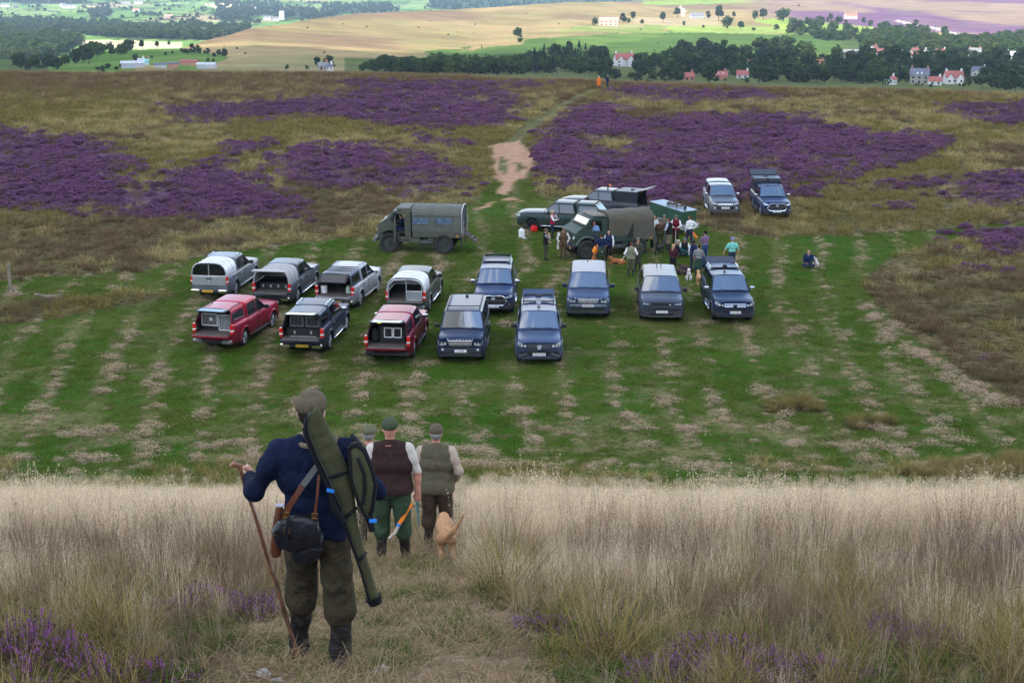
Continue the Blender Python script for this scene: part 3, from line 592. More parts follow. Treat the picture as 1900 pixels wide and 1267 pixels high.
HOUSES = [ # px, base py, width px, walls, roof, kind, label
 (1157,124,34,'white','red','double','white house with two gables and tall end chimneys below the spruce wood'),
 (1630,113,32,'white','maroon','double','long white village house with twin gables at the left end of the upper row'), (1654,112,13,'white','grey','gable','narrow white house next to the twin gabled village house'), (1671,108,16,'white','orange','side','white house with a bright orange roof standing end on in the upper row'),
 (1700,110,16,'white','orange','plain','small white house under an orange roof in the middle of the upper row'), (1716,104,16,'white','grey','side','grey roofed white house behind the small orange roofed one'), (1744,106,20,'white','maroon','double','white gabled house towards the right of the upper row'), (1757,104,9,'brick','maroon','plain','brown brick house at the right end of the upper row'),
 (1622,96,15,'stone','maroon','gable','brown gabled house half hidden in trees above the upper row'), (1697,98,12,'stone','maroon','plain','dark stone house behind the orange roofs'), (1808,107,21,'stone','grey','dorm','grey stone house with a line of white dormers'),
 (1848,110,17,'brick','orange','plain','low red roofed house at the far right among trees'), (1880,112,24,'white','pale','plain','long low pale building at the far right edge of the village'),
 (1705,156,33,'stone','slate','dorm2','square grey stone house with a blue slate roof near the moor edge'), (1654,157,20,'white','red','side','small red roofed cottage left of the slate roofed house'), (1734,158,22,'white','red','plain','white cottage with a long red roof right of the slate roofed house'), (1768,156,32,'white','red','double','large red roofed house with a timbered gable by the moor edge'),
 (1815,142,24,'white','slate','double','white house with dark roof and two white chimneys among the trees'), (1392,122,13,'white','orange','side','left small cottage with an orange roof in the dark trees'), (1413,119,13,'white','orange','plain','right small cottage with an orange roof in the dark trees'),
 (1499,121,17,'brick','orange','side','orange brick cottage end on in the middle of the tree belt'), (1519,123,17,'brick','orange','plain','low orange roofed outbuilding beside the brick cottage'), (1277,150,19,'brick','red','plain','red roof showing just over the moor edge, left one'), (1336,148,23,'brick','red','sky','red roofed house with two skylights at the moor edge'), (1378,146,21,'white','red','plain','low red roofed house right of the skylight house'),
 (1583,106,44,'grey','grey','shed','long grey farm shed left of the village'), (1560,112,26,'grey','slate','shed','smaller grey shed in front of the long farm shed'), (1568,118,18,'grey','pale','plain','pale lean-to by the farm sheds'),
 (1130,49,36,'pink','pinkroof','plain','pink hill farm with a long roof above the green slope'), (1293,33,26,'grey','grey','ruin','long grey stone barn on the hill top'), (1578,37,22,'white','orange','plain','red roofed white cottage in the hill fields')]
HOUSES_L = [(247,127,42,'grey','pale','shed','long grey works shed at the moor edge on the left'), (352,122,32,'brick','red','shed','brick works building with a red roof at the moor edge'), (322,126,18,'brick','slate','shed','dark roofed works building beside the brick one'), (298,128,22,'grey','slate','shed','low grey works building in the middle'), (263,121,12,'white','pale','plain','white works roof behind the long shed'), (272,121,9,'green','green','plain','small turquoise roofed works shed'), (384,128,34,'grey','pale','shed','long low white works building under the brick one'),(600,131,18,'stone','grey','plain','stone cottage at the foot of the shaded slope'),(612,132,12,'white','slate','plain','white end of the cottage at the foot of the shaded slope')]
HOUSES_D = [(128,16,24,'white','grey','plain','white farm house high on the far dale side at left'), (117,13,12,'white','grey','gable','small white barn beside the far left farm'), (10,14,16,'white','grey','plain','white farm at the very left edge of the far dale'), (28,16,10,'stone','grey','gable','stone barn by the farm at the left edge'), (232,9,22,'grey','grey','shed','grey farm shed near the top of the far dale'), (257,8,16,'white','grey','plain','white farm building near the top of the far dale'), (253,23,12,'white','orange','plain','white cottage in the middle of the far fields'), (496,38,14,'white','grey','plain','left white house where the far dale meets the hill'), (512,39,12,'white','grey','plain','middle white house where the far dale meets the hill'), (523,37,9,'white','grey','tower','white upright house where the far dale meets the hill'),
 (277,67,14,'white','orange','plain','first red roofed house of the dale village'), (288,67,12,'white','orange','plain','second red roofed house of the dale village'), (254,67,12,'stone','orange','plain','third red roofed house of the dale village'), (378,69,9,'white','grey','tower','pale square church tower in the dale village'), (388,69,10,'white','grey','plain','church nave beside the pale tower'), (405,69,19,'white','orange','plain','long red roofed house right of the church'),(313,36,16,'pink','pinkroof','plain','pink farm in the far fields below the woods')]
WALLC = {'white': (.58, .57, .54), 'stone': (.27, .24, .20), 'brick': (.36, .17, .11), 'grey': (.36, .37, .38), 'pink': (.55, .38, .30), 'green': (.3, .5, .45)}
ROOFC = {'red': (.30, .09, .07), 'maroon': (.22, .085, .075), 'orange': (.46, .17, .10), 'grey': (.20, .19, .19), 'slate': (.11, .12, .16), 'pale': (.42, .44, .47), 'pinkroof': (.46, .27, .20), 'green': (.22, .50, .46)}
PANE = pmat('house_pane', (.02, .025, .03), .08)
def house(px, py, wpx, wall, roof, kind, label, dfun):
    d = dfun(px, py); p = at(px, py, d); w = wpx*d/F; r = random.Random(int(px*7+py)); yaw = r.uniform(-.3, .3)
    if kind in ('side', 'gable'): yaw += .9
    o = thing('house' if kind not in ('shed', 'ruin', 'tower') else {'shed': 'farm_shed', 'ruin': 'stone_barn', 'tower': 'church_tower'}[kind], label, 'barn' if kind in ('shed', 'ruin') else 'house' if kind != 'tower' else 'tower', tuple(p), yaw, 'houses of the far valley')
    wm = pmat('wall_'+wall, WALLC[wall], .9, var=.08, scale=.4); rm = pmat('roof_'+roof, ROOFC[roof], .85, var=.2, scale=.5)
    if kind in ('side', 'gable'): w *= .85
    D = min(w*.75, 8.5) if kind not in ('shed',) else w*.45; hw = {'shed': .22, 'ruin': .16, 'tower': 1.7, 'plain': .34, 'double': .40, 'dorm': .5, 'dorm2': .52, 'sky': .22}.get(kind, .55)*w; hw = max(2.2, min(hw, 7 if kind != 'tower' else 40)); hr_ = D*.42 if kind not in ('shed', 'tower') else D*.18
    b = MB().mat(wm); b.prism([(-D/2, -3), (D/2, -3), (D/2, hw), (0, hw+hr_), (-D/2, hw)], -w/2, w/2, 'x')
    if kind == 'double':
        for sx in (-.28, .28): b.prism([(sx*w-w*.17, -3), (sx*w+w*.17, -3), (sx*w+w*.17, hw), (sx*w, hw+w*.2), (sx*w-w*.17, hw)], -D/2-1.6, -D/2+.5, 'y')
    b.build('wall', o, smooth=0)
    rb = MB().mat(rm); t = .25; e = .35
    def slope(y0, z0, y1, z1, x0, x1): rb.add([(x0, y0, z0), (x1, y0, z0), (x1, y1, z1), (x0, y1, z1), (x0, y0, z0+t), (x1, y0, z0+t), (x1, y1, z1+t), (x0, y1, z1+t)], [[3, 2, 1, 0], [4, 5, 6, 7], [0, 1, 5, 4], [1, 2, 6, 5], [2, 3, 7, 6], [3, 0, 4, 7]])
    sl_ = hr_/(D/2)
    for s in (-1, 1): slope(s*(D/2+e), hw-e*sl_+.05, 0, hw+hr_+.05, -w/2-e, w/2+e)
    if kind == 'double':
        for sx in (-.28, .28):
            for s in (-1, 1):
                xa, xb = sx*w+s*(w*.17+.3), sx*w; za, zb = hw-.3*(w*.2)/(w*.17)+.04, hw+w*.2+.04
                rb.add([(xa, -D/2-1.9, za), (xb, -D/2-1.9, zb), (xb, 0, zb), (xa, 0, za), (xa, -D/2-1.9, za+t), (xb, -D/2-1.9, zb+t), (xb, 0, zb+t), (xa, 0, za+t)], [[3, 2, 1, 0], [4, 5, 6, 7], [0, 1, 5, 4], [1, 2, 6, 5], [2, 3, 7, 6], [3, 0, 4, 7]])
    ro = rb.build('roof', o, smooth=0)
    if kind in ('dorm', 'dorm2'):
        for i in range(4 if kind == 'dorm' else 2):
            x = (i-(1.5 if kind == 'dorm' else .5))*w*.23; MB().mat(pmat('wall_white', WALLC['white'], .9)).box((x, -D/2+.9, hw+.75), (w*.1, 1.6, 1.3)).build('dormer', ro, smooth=0)
    if kind == 'sky':
        for s in (-.2, .2): MB().mat(pmat('skylight', (.5, .55, .62), .1)).box((s*w, -D*.27, hw+hr_*.46+.3), (w*.12, D*.16, .1), rot=(math.atan(sl_), 0, 0)).build('skylight', ro, smooth=0)
    if kind not in ('shed', 'ruin', 'tower'):
        for s in ((-1, 1) if w > 9 else (1,)): MB().mat(pmat('wall_'+('white' if wall == 'white' else 'brick'), WALLC['white' if wall == 'white' else 'brick'], .9)).box((s*(w/2-.7), 0, hw+hr_+.5), (.9, .7, 2.0)).build('chimney', ro, smooth=0)
    if kind in ('plain', 'double', 'dorm', 'dorm2', 'gable', 'side') and wpx > 11:
        side = [('y', -D/2)] if kind not in ('side', 'gable') else [('y', -D/2), ('x', -w/2)]
        for ax, q in side:
            L_ = w if ax == 'y' else D; nx = 4 if L_ > 11 else 3 if L_ > 7 else 2
            for zf in ((.28, .72) if hw > 4 else (.5,)):
                for i in range(nx):
                    u_ = (i+.5)/nx*L_ - L_/2; off = q - (1.62 if kind == 'double' and abs(abs(u_/w)-.28) < .12 else .02)
                    c = (u_, off, hw*zf) if ax == 'y' else (q-.02, u_, hw*zf); sz = (L_/nx*.34, .1, 1.15) if ax == 'y' else (.1, L_/nx*.34, 1.15)
                    MB().mat(PANE).box(c, sz).build('window', o, smooth=0)
    return o
for h in HOUSES: house(*h, depthB)
for h in HOUSES_L: house(*h, depthE if h[0] < 500 else depthB)
for h in HOUSES_D: house(*h, depthD)
AV = [(h[0], h[1]-2, h[2]*.62, 20 if h[1] > 140 else 13) for h in HOUSES]
belt([(1240,155),(1240,122),(1300,112),(1450,104),(1560,112),(1610,118),(1900,116),(1920,172),(1750,168),(1600,161)], 150, (26, 42), ['dark','dark','oak','dark','dark','fir'], ('broad dark tree in the valley belt between the cottages','dark pointed conifer in the valley belt between the cottages'), ('broad trees of the valley belt','conifers of the valley belt'), 1, avoid=AV)
belt([(640,134),(700,122),(960,128),(960,142),(700,136)], 40, (14, 24), ['dark','dark','oak'], ('low dark tree along the moor edge below the bracken slope',''), ('low trees below the bracken slope',''), 2, wide=(1.0, 1.5))
belt([(960,140),(970,112),(1050,106),(1110,112),(1130,118),(1130,144)], 34, (26, 36), ['fir','dark','fir','dark'], ('dark broad tree in the wood left of the white house','tall dark spruce in the wood left of the white house'), ('wood left of the white house','spruces left of the white house'), 3)
belt([(1180,126),(1250,116),(1330,108),(1330,122),(1250,130),(1180,138)], 22, (20, 30), ['dark','dark','fir'], ('dark tree in the wood right of the white house','spruce in the wood right of the white house'), ('wood right of the white house','spruces right of the white house'), 4, avoid=[(1157,120,22,20)])
belt([(1090,152),(1100,138),(1240,140),(1240,158)], 16, (9, 18), ['dark','oak'], ('low bushy tree at the moor edge under the white house',''), ('bushes under the white house',''), 5, wide=(1.2, 1.6), avoid=[(1157,120,24,24)])
belt([(25,132),(30,118),(100,124),(150,108),(160,100),(240,92),(240,100),(160,118),(100,132)], 30, (16, 26), ['dark','dark','oak'], ('dark tree in the row on the crest of the left pasture',''), ('tree row of the left pasture',''), 6, depthE)
belt([(330,92),(355,90),(410,104),(405,110),(330,100)], 14, (8, 14), ['dark','oak'], ('bushy dark tree on the right crest of the left pasture',''), ('right crest of the left pasture',''), 7, depthE, wide=(1.1, 1.5))
belt([(180,132),(230,122),(230,130),(190,136)], 6, (7, 11), ['dark'], ('low bush beside the grey works shed',''), ('bushes by the works',''), 8, depthE, wide=(1.3, 1.6))
# woods that read as one mass
def wood(name, polys, n, hm, kinds, dfun, seed, w=(.9, 1.3)):
    r = random.Random(seed); P = []; S = []; I = []; Rr = []; cl = protos(name, [m_ for k in kinds for m_ in CROWN[k]]); nm = len(cl.objects)
    for poly, k in polys:
        xs_ = [q[0] for q in poly]; ys_ = [q[1] for q in poly]; c = 0
        while c < k:
            px, py = r.uniform(min(xs_), max(xs_)), r.uniform(min(ys_), max(ys_))
            if not inpoly(np.array([px]), np.array([py]), poly)[0]: continue
            p = at(px, py, dfun(px, py)); h = r.uniform(*hm); hp_ = h*F/dfun(px, py); h2 = room(px, py, hp_)
            c += .25 if h2 < hp_ else 0
            if h2 < 5: continue
            h *= h2/hp_; P.append((p[0], p[1], p[2]-h*.1)); ww = r.uniform(*w); S.append((h*ww, h*ww, h)); I.append(r.randrange(nm)); Rr.append((0, 0, r.uniform(0, 6.28))); c += 1
    scatter(name, P, Rr, S, I, cl)
wood('hillside_wood', [([(1600,105),(1600,70),(1640,60),(1700,62),(1740,74),(1800,84),(1860,74),(1930,74),(1930,112),(1760,108),(1640,100)], 420), ([(1450,52),(1500,40),(1560,44),(1600,64),(1600,75),(1540,68),(1470,66)], 30), ([(1480,66),(1600,72),(1600,82),(1500,74)], 20), ([(1800,100),(1930,108),(1930,118),(1800,112)], 40)], 0, (9, 14), ['sun','oak'], depthB, 11)
wood('dale_wood', [(q, k) for q, k in zip(DWOOD, (520, 170, 260, 120, 220, 50, 60, 620, 260))], 0, (9, 16), ['sun','oak'], depthD, 12)
wood('belt_wood', [([(1240,152),(1240,124),(1330,112),(1560,116),(1610,120),(1930,118),(1930,168),(1750,164),(1600,157)], 230), ([(700,134),(960,130),(960,140),(720,138)], 60), ([(965,138),(975,114),(1100,118),(1125,138)], 50), ([(1190,124),(1330,112),(1330,120),(1190,134)], 40)], 0, (6, 10), ['dark','oak'], depthB, 13)
r_ = random.Random(77); hp = []
for _ in range(260):
    px, py = r_.uniform(-50, 1000), r_.uniform(-2, 60)
    a = r_.uniform(-.25, .35); L_ = r_.uniform(15, 60)
    for k in range(int(L_/4)): hp.append((px+k*4+r_.uniform(-1, 1), py+a*k*1.2+r_.uniform(-.4, .4)))
P = []; S = []; I = []; Rr = []; cl = protos('hedge_tree', CROWN['dark']+CROWN['oak'])
for (px, py) in hp:
    p = at(px, py, depthD(px, py)); h = r_.choice([3, 3.5, 4, 4, 9]); P.append(tuple(p)); S.append((h*1.5, h*1.5, h)); I.append(r_.randrange(len(cl.objects))); Rr.append((0, 0, r_.uniform(0, 6)))
scatter('hedgerows', P, Rr, S, I, cl)
P = []; S = []; I = []; Rr = []; cl = protos('hill_bush', CROWN['dark'])
for _ in range(60):
    px = r_.uniform(380, 1900); py = r_.uniform(20, 110); y_top = np.interp(px, [360, 470, 640, 870, 1055, 1200, 1300], [86, 54, 32, 21, 9, 5, -10])
    if py < y_top+3 or (px > 1300 and r_.random() < .6): continue
    p = at(px, py, depthB(px, py)); h = r_.uniform(.8, 1.9); P.append(tuple(p)); S.append((h*1.8, h*1.8, h)); I.append(r_.randrange(len(cl.objects))); Rr.append((0, 0, 0))
scatter('scattered_gorse', P, Rr, S, I, cl)
# ================================================================ grass, hay and heather
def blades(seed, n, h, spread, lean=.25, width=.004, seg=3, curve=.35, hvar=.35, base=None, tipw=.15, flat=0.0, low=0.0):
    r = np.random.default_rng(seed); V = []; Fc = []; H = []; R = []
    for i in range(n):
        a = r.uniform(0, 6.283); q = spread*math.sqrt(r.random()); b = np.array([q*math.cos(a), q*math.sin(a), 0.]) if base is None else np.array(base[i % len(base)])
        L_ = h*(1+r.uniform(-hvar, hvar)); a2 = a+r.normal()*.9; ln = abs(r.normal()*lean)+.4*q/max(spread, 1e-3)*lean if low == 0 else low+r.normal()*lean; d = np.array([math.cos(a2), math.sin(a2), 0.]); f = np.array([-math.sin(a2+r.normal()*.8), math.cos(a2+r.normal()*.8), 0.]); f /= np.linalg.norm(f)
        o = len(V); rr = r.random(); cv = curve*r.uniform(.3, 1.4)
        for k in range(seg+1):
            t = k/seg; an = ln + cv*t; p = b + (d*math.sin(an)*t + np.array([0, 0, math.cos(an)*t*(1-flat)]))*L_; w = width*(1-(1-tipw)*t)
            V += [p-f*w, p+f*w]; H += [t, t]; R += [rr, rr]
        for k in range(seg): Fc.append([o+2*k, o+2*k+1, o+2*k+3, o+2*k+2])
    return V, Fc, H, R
def merge(*parts):
    V = []; Fc = []; H = []; R = []; MI = []
    for mi, (v, f, h, r) in parts:
        o = len(V); V += list(v); Fc += [[i+o for i in q] for q in f]; H += list(h); R += list(r); MI += [mi]*len(f)
    return V, Fc, H, R, MI
def heads(seed, n, h, spread, size, per=7, lean=.2, wid=.35, droop=0.3):
    """airy seed heads: small husks carried round the top of fine stems"""
    r = np.random.default_rng(seed); V = []; Fc = []; H = []; R = []
    for i in range(n):
        a = r.uniform(0, 6.283); q = spread*math.sqrt(r.random()); L_ = h*r.uniform(.75, 1.2); ln = abs(r.normal()*lean); a2 = a+r.normal()*.8; d = np.array([math.cos(a2)*math.sin(ln), math.sin(a2)*math.sin(ln), math.cos(ln)])
        b = np.array([q*math.cos(a), q*math.sin(a), 0.]); top = b+d*L_; f = np.array([-math.sin(a), math.cos(a), 0])*.0011; o = len(V); rr = r.random()
        V += [b-f*1.3, b+f*1.3, top+f*.5, top-f*.5]; Fc.append([o, o+1, o+2, o+3]); H += [.3, .3, .9, .9]; R += [rr]*4
        for k in range(per):
            t = r.uniform(.72, 1.04); p = b+d*L_*t + r.normal(size=3)*size*np.array([.9, .9, .5])*(1.25-t)*2.2; u = r.normal(size=3)+np.array([0, 0, .9]); u /= np.linalg.norm(u); w = np.cross(u, r.normal(size=3)); w /= np.linalg.norm(w); s = size*r.uniform(.35, .9); o = len(V)
            V += [p-u*s*.5, p+w*s*wid*.5, p+u*s*.5, p-w*s*wid*.5]; Fc.append([o, o+1, o+2, o+3]); H += [1.]*4; R += [r.random()]*4
    return V, Fc, H, R
def mk(name, parts, mats):
    V, Fc, H, R, MI = merge(*parts); return raw_mesh(name, V, Fc, mats, MI, attrs={'h': H, 'r': R}, smooth=False)
GB = {  # roots darkened to paint shade low down between the blades
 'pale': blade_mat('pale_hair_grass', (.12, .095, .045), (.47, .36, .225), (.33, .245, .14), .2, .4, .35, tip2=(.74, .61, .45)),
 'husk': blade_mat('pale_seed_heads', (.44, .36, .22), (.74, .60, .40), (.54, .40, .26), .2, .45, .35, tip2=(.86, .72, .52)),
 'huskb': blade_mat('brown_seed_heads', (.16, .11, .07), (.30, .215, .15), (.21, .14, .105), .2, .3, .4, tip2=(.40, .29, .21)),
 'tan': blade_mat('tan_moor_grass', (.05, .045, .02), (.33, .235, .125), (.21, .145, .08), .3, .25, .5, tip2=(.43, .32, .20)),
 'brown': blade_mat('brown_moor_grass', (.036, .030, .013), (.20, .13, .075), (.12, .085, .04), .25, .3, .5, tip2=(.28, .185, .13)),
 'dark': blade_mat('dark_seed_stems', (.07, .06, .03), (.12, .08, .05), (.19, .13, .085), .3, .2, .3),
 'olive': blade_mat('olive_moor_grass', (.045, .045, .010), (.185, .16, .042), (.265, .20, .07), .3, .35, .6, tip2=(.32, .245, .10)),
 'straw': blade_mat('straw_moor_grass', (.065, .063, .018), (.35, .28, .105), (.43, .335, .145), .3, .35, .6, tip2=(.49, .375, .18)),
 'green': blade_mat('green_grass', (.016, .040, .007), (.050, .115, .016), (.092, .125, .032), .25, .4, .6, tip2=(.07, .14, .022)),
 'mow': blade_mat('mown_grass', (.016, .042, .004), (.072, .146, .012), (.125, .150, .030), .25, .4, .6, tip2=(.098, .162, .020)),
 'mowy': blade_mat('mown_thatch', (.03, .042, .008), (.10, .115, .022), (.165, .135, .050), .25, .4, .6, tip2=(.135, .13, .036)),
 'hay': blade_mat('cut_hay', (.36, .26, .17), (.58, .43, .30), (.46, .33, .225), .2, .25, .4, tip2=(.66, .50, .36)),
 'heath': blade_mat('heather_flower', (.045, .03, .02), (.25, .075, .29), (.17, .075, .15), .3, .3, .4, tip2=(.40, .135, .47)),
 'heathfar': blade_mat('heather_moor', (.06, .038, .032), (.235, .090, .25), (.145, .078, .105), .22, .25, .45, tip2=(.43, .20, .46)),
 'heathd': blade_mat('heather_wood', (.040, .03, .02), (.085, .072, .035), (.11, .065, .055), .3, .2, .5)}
# prototypes
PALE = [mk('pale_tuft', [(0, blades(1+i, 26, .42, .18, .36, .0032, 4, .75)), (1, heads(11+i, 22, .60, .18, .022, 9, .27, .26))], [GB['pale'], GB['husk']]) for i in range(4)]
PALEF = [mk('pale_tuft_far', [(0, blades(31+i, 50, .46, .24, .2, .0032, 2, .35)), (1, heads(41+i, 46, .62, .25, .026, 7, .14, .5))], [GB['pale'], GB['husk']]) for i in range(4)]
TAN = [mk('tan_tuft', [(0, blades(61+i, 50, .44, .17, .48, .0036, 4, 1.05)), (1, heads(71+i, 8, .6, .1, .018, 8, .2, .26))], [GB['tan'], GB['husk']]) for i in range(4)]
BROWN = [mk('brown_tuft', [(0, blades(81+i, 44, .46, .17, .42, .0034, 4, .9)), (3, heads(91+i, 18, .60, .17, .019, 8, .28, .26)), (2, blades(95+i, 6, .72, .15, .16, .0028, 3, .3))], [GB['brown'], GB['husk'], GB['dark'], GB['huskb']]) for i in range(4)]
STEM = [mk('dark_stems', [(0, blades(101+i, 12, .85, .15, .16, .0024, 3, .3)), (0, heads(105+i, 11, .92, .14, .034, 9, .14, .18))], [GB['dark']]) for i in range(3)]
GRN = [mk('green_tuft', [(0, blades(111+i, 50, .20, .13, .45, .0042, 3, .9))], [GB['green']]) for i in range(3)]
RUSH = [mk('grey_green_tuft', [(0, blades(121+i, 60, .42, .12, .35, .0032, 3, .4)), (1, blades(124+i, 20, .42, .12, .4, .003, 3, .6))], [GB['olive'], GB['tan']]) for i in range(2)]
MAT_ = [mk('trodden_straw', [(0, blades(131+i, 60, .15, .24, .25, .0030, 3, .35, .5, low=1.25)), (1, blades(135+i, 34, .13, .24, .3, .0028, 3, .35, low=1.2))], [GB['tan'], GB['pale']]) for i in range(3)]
MOW = [mk('mown_tuft', [(0, blades(141+i, 46, .085, .24, .5, .006, 2, .7))], [GB['mow' if i < 3 else 'mowy']]) for i in range(6)]
def hay(seed):
    r = np.random.default_rng(seed); base = [(x*.22, y*.12, abs(r.normal()*.09)*math.exp(-(x*x+y*y)*.6)+.02) for x, y in r.normal(size=(170, 2))]
    return mk('hay_wisp', [(0, blades(seed, 260, .12, .1, .14, .0055, 2, .25, .5, base=base, low=1.40))], [GB['hay']])
HAY = [hay(151+i) for i in range(5)]
MOLI = [mk('olive_tuft', [(0, blades(161+i, 44, .42, .26, .42, .0075, 3, .75))], [GB['olive']]) for i in range(3)] + [mk('straw_tuft', [(0, blades(171+i, 44, .45, .25, .40, .0068, 3, .7))], [GB['straw']]) for i in range(3)] + [mk('brown_moor_tuft', [(0, blades(181+i, 44, .45, .27, .36, .0068, 3, .6))], [GB['brown']]) for i in range(3)]
def heather(seed, n, R_, Hh, sp=.085, w=.010, fl='heath', extra=1.0):
    """a cushion of upright sprigs on a domed bush"""
    r = np.random.default_rng(seed); V = []; Fc = []; Hs = []; Rs = []; MI = []
    for i in range(n):
        a = r.uniform(0, 6.283); q = R_*math.sqrt(r.random()); z = Hh*(1-(q/R_)**2)**.6*r.uniform(.72, 1.08); d = np.array([math.cos(a)*q/R_*.75, math.sin(a)*q/R_*.75, 1.0])+r.normal(size=3)*.28; d /= np.linalg.norm(d); p = np.array([q*math.cos(a), q*math.sin(a), z]); rr = r.random(); u = np.cross(d, r.normal(size=3)); u /= np.linalg.norm(u); L_ = sp*r.uniform(.7, 1.4)
        flower = r.random() < .74
        for uu in (u, np.cross(d, u)):
            o = len(V); V += [p-d*L_, p+uu*w-d*L_*.3, p+uu*w*.7+d*L_*.4, p+d*L_, p-uu*w*.7+d*L_*.4, p-uu*w-d*L_*.3]; Fc.append([o, o+1, o+2, o+3, o+4, o+5]); Hs += [.2, .55, .85, 1, .85, .55]; Rs += [rr]*6; MI.append(0 if flower else 1)
        if i % 2 == 0:
            b = np.array([p[0]*.35, p[1]*.35, 0]); o = len(V); V += [b-u*.003, b+u*.003, p+u*.0015, p-u*.0015]; Fc.append([o, o+1, o+2, o+3]); Hs += [0, 0, .3, .3]; Rs += [rr]*4; MI.append(1)
    return raw_mesh('heather', V, Fc, [GB[fl], GB['heathd']], MI, attrs={'h': Hs, 'r': Rs}, smooth=False)
HEATHER = [heather(201+i, 260, .50, .50, .065, .020, 'heathfar') for i in range(4)]
rng = np.random.default_rng(42)
def wedge(n, y0, y1, ex=1.18, mg=3.0, p=1.0):
    y = y0+(y1-y0)*rng.random(n*2)**p; hw = (y*ct+6)*CX/F*ex+mg; x = rng.uniform(-1, 1, n*2)*hw.max(); k = np.abs(x) < hw; return x[k][:n], y[k][:n]
def put(name, x, y, idx, coll_meshes, s0, s1, zs=1.0, tilt=.12, sink=0.0, rz=None, sc=None, short=False):
    n = len(x); z = ground_z(x, y)-sink; s = rng.uniform(s0, s1, n) if sc is None else sc
    if short or name == 'pale_grass_slope': s = s*(.55+.9*fbm(x*.35, y*.35, 77, 3))*np.where(rng.random(n) < .06, 1.35, 1)*np.interp(y, [17, 24, 32, 40], [1, .85, .55, .38])
    if short: s = s*np.interp(y, [6.5, 9, 13, 17], [.50, .62, .85, 1.0])*np.interp(np.abs(x+1.0-(y-8)*.03), [.8, 2.2], [.62, 1])
    rot = np.stack([rng.normal(0, tilt, n), rng.normal(0, tilt, n), rng.uniform(0, 6.283, n) if rz is None else rz], 1)
    S = np.stack([s, s, s*(zs if np.isscalar(zs) else zs)], 1)
    return scatter(name, np.stack([x, y, z], 1), rot, S, idx, protos(name, coll_meshes))
def pick(n, k): return rng.integers(0, k, n)
# ---- bank: near tall grass in drifts
x, y = wedge(14500, 4.5, 41.5, 1.2, 3.5, 1.0)
mk_ = masks(x, y, ground_z(x, y)); off = mk_['path'] < .5
px_, py_, _ = proj(x, y, ground_z(x, y))
pathd = fbm(x*1.1, y*1.1, 66); off &= (fbm(x*.8, y*.8, 67, 3) > np.interp(y, [8, 12], [.38, .28]))
drift = fbm(x*.32, y*.32, 61, 3); dr2 = fbm(x*.8, y*.8, 62, 3)
paleness = sstep(13, 25, y + (drift-.5)*15 + np.interp(np.abs(px_-960), [60, 260], [6, 0]) - np.interp(px_, [100, 420], [3.5, 0]))
u1 = rng.random(len(x))
ispale = off & (u1 < .10+.88*paleness); isdark = off & ~ispale & (drift > np.where((x < -2) | (x > 2.5), .40, .50)) ; rest = off & ~ispale & ~isdark
near = y < 16
def sel(mask): return x[mask], y[mask]
a = ispale & near & (pathd < 9); put('pale_hair_grass', *sel(a), pick(a.sum(), 4), PALE, .75, 1.15, short=True)
a = ispale & ~near; put('pale_grass_slope', *sel(a), pick(a.sum(), 4), PALEF, .8, 1.15)
a = isdark & (dr2 < .55) | (rest & (dr2 < .34)); put('brown_moor_grass', *sel(a), pick(a.sum(), 4), BROWN, .5, .95, short=True)
a = rest & (dr2 >= .34) | (isdark & (dr2 >= .55)); put('tan_moor_grass', *sel(a), pick(a.sum(), 4), TAN, .5, 1.0, short=True)
# extra thick growth close to the lens
x, y = wedge(5200, 4.5, 15.5, 1.25, 2.5, .85); off = (fbm(x*.9+3, y*.9, 65, 3) > np.interp(y, [8, 12], [.38, .30])) & (masks(x, y, ground_z(x, y))['path'] < .5); dr2 = fbm(x*.9, y*.9, 63, 3); u1 = rng.random(len(x)); dr3 = fbm(x*.45+7, y*.45, 64, 3)
lowright = (x > .5) & (y < 12)
a = off & (u1 < .36) & (dr3 < .54); put('tan_grass_front', *sel(a), pick(a.sum(), 4), TAN, .45, .9, short=True)
a = off & (u1 >= .36) & (u1 < .68); put('brown_grass_front', *sel(a), pick(a.sum(), 4), BROWN, .4, .85, short=True)
a = off & (u1 >= .66) & (u1 < .80) & (dr2 > .42); put('pale_grass_front', *sel(a), pick(a.sum(), 4), PALE, .5, .9, short=True)
a = off & (u1 >= .80) & (u1 < .80+np.interp(y, [8, 11], [.14, .06])); put('green_grass_front', *sel(a), pick(a.sum(), 3), GRN, .8, 1.6, short=True)
a = off & (u1 >= .93) & (dr3 > .45); put('rush_tufts', *sel(a), pick(a.sum(), 2), RUSH, .7, 1.1, short=True)
x, y = wedge(1500, 4.5, 13, 1.25, 2.5); a = masks(x, y, ground_z(x, y))['path'] < .5; put('low_green_growth', *[q[a] for q in (x, y)], pick(a.sum(), 5), GRN+RUSH, .45, .95)
x, y = wedge(330, 10, 18, 1.2, 2.0); a = (masks(x, y, ground_z(x, y))['path'] < .5) & (fbm(x*.4, y*.4, 70, 3) > .47); put('tall_dark_stems', *[q[a] for q in (x, y)], pick(a.sum(), 3), STEM, .75, 1.1)
x, y = wedge(420, 7.5, 17, 1.2, 2.0); off = masks(x, y, ground_z(x, y))['path'] < .5; a = off & (fbm(x*.5, y*.5, 69, 3) > .44); put('dark_seed_stems', *sel(a), pick(a.sum(), 3), STEM, .6, 1.05, short=True)
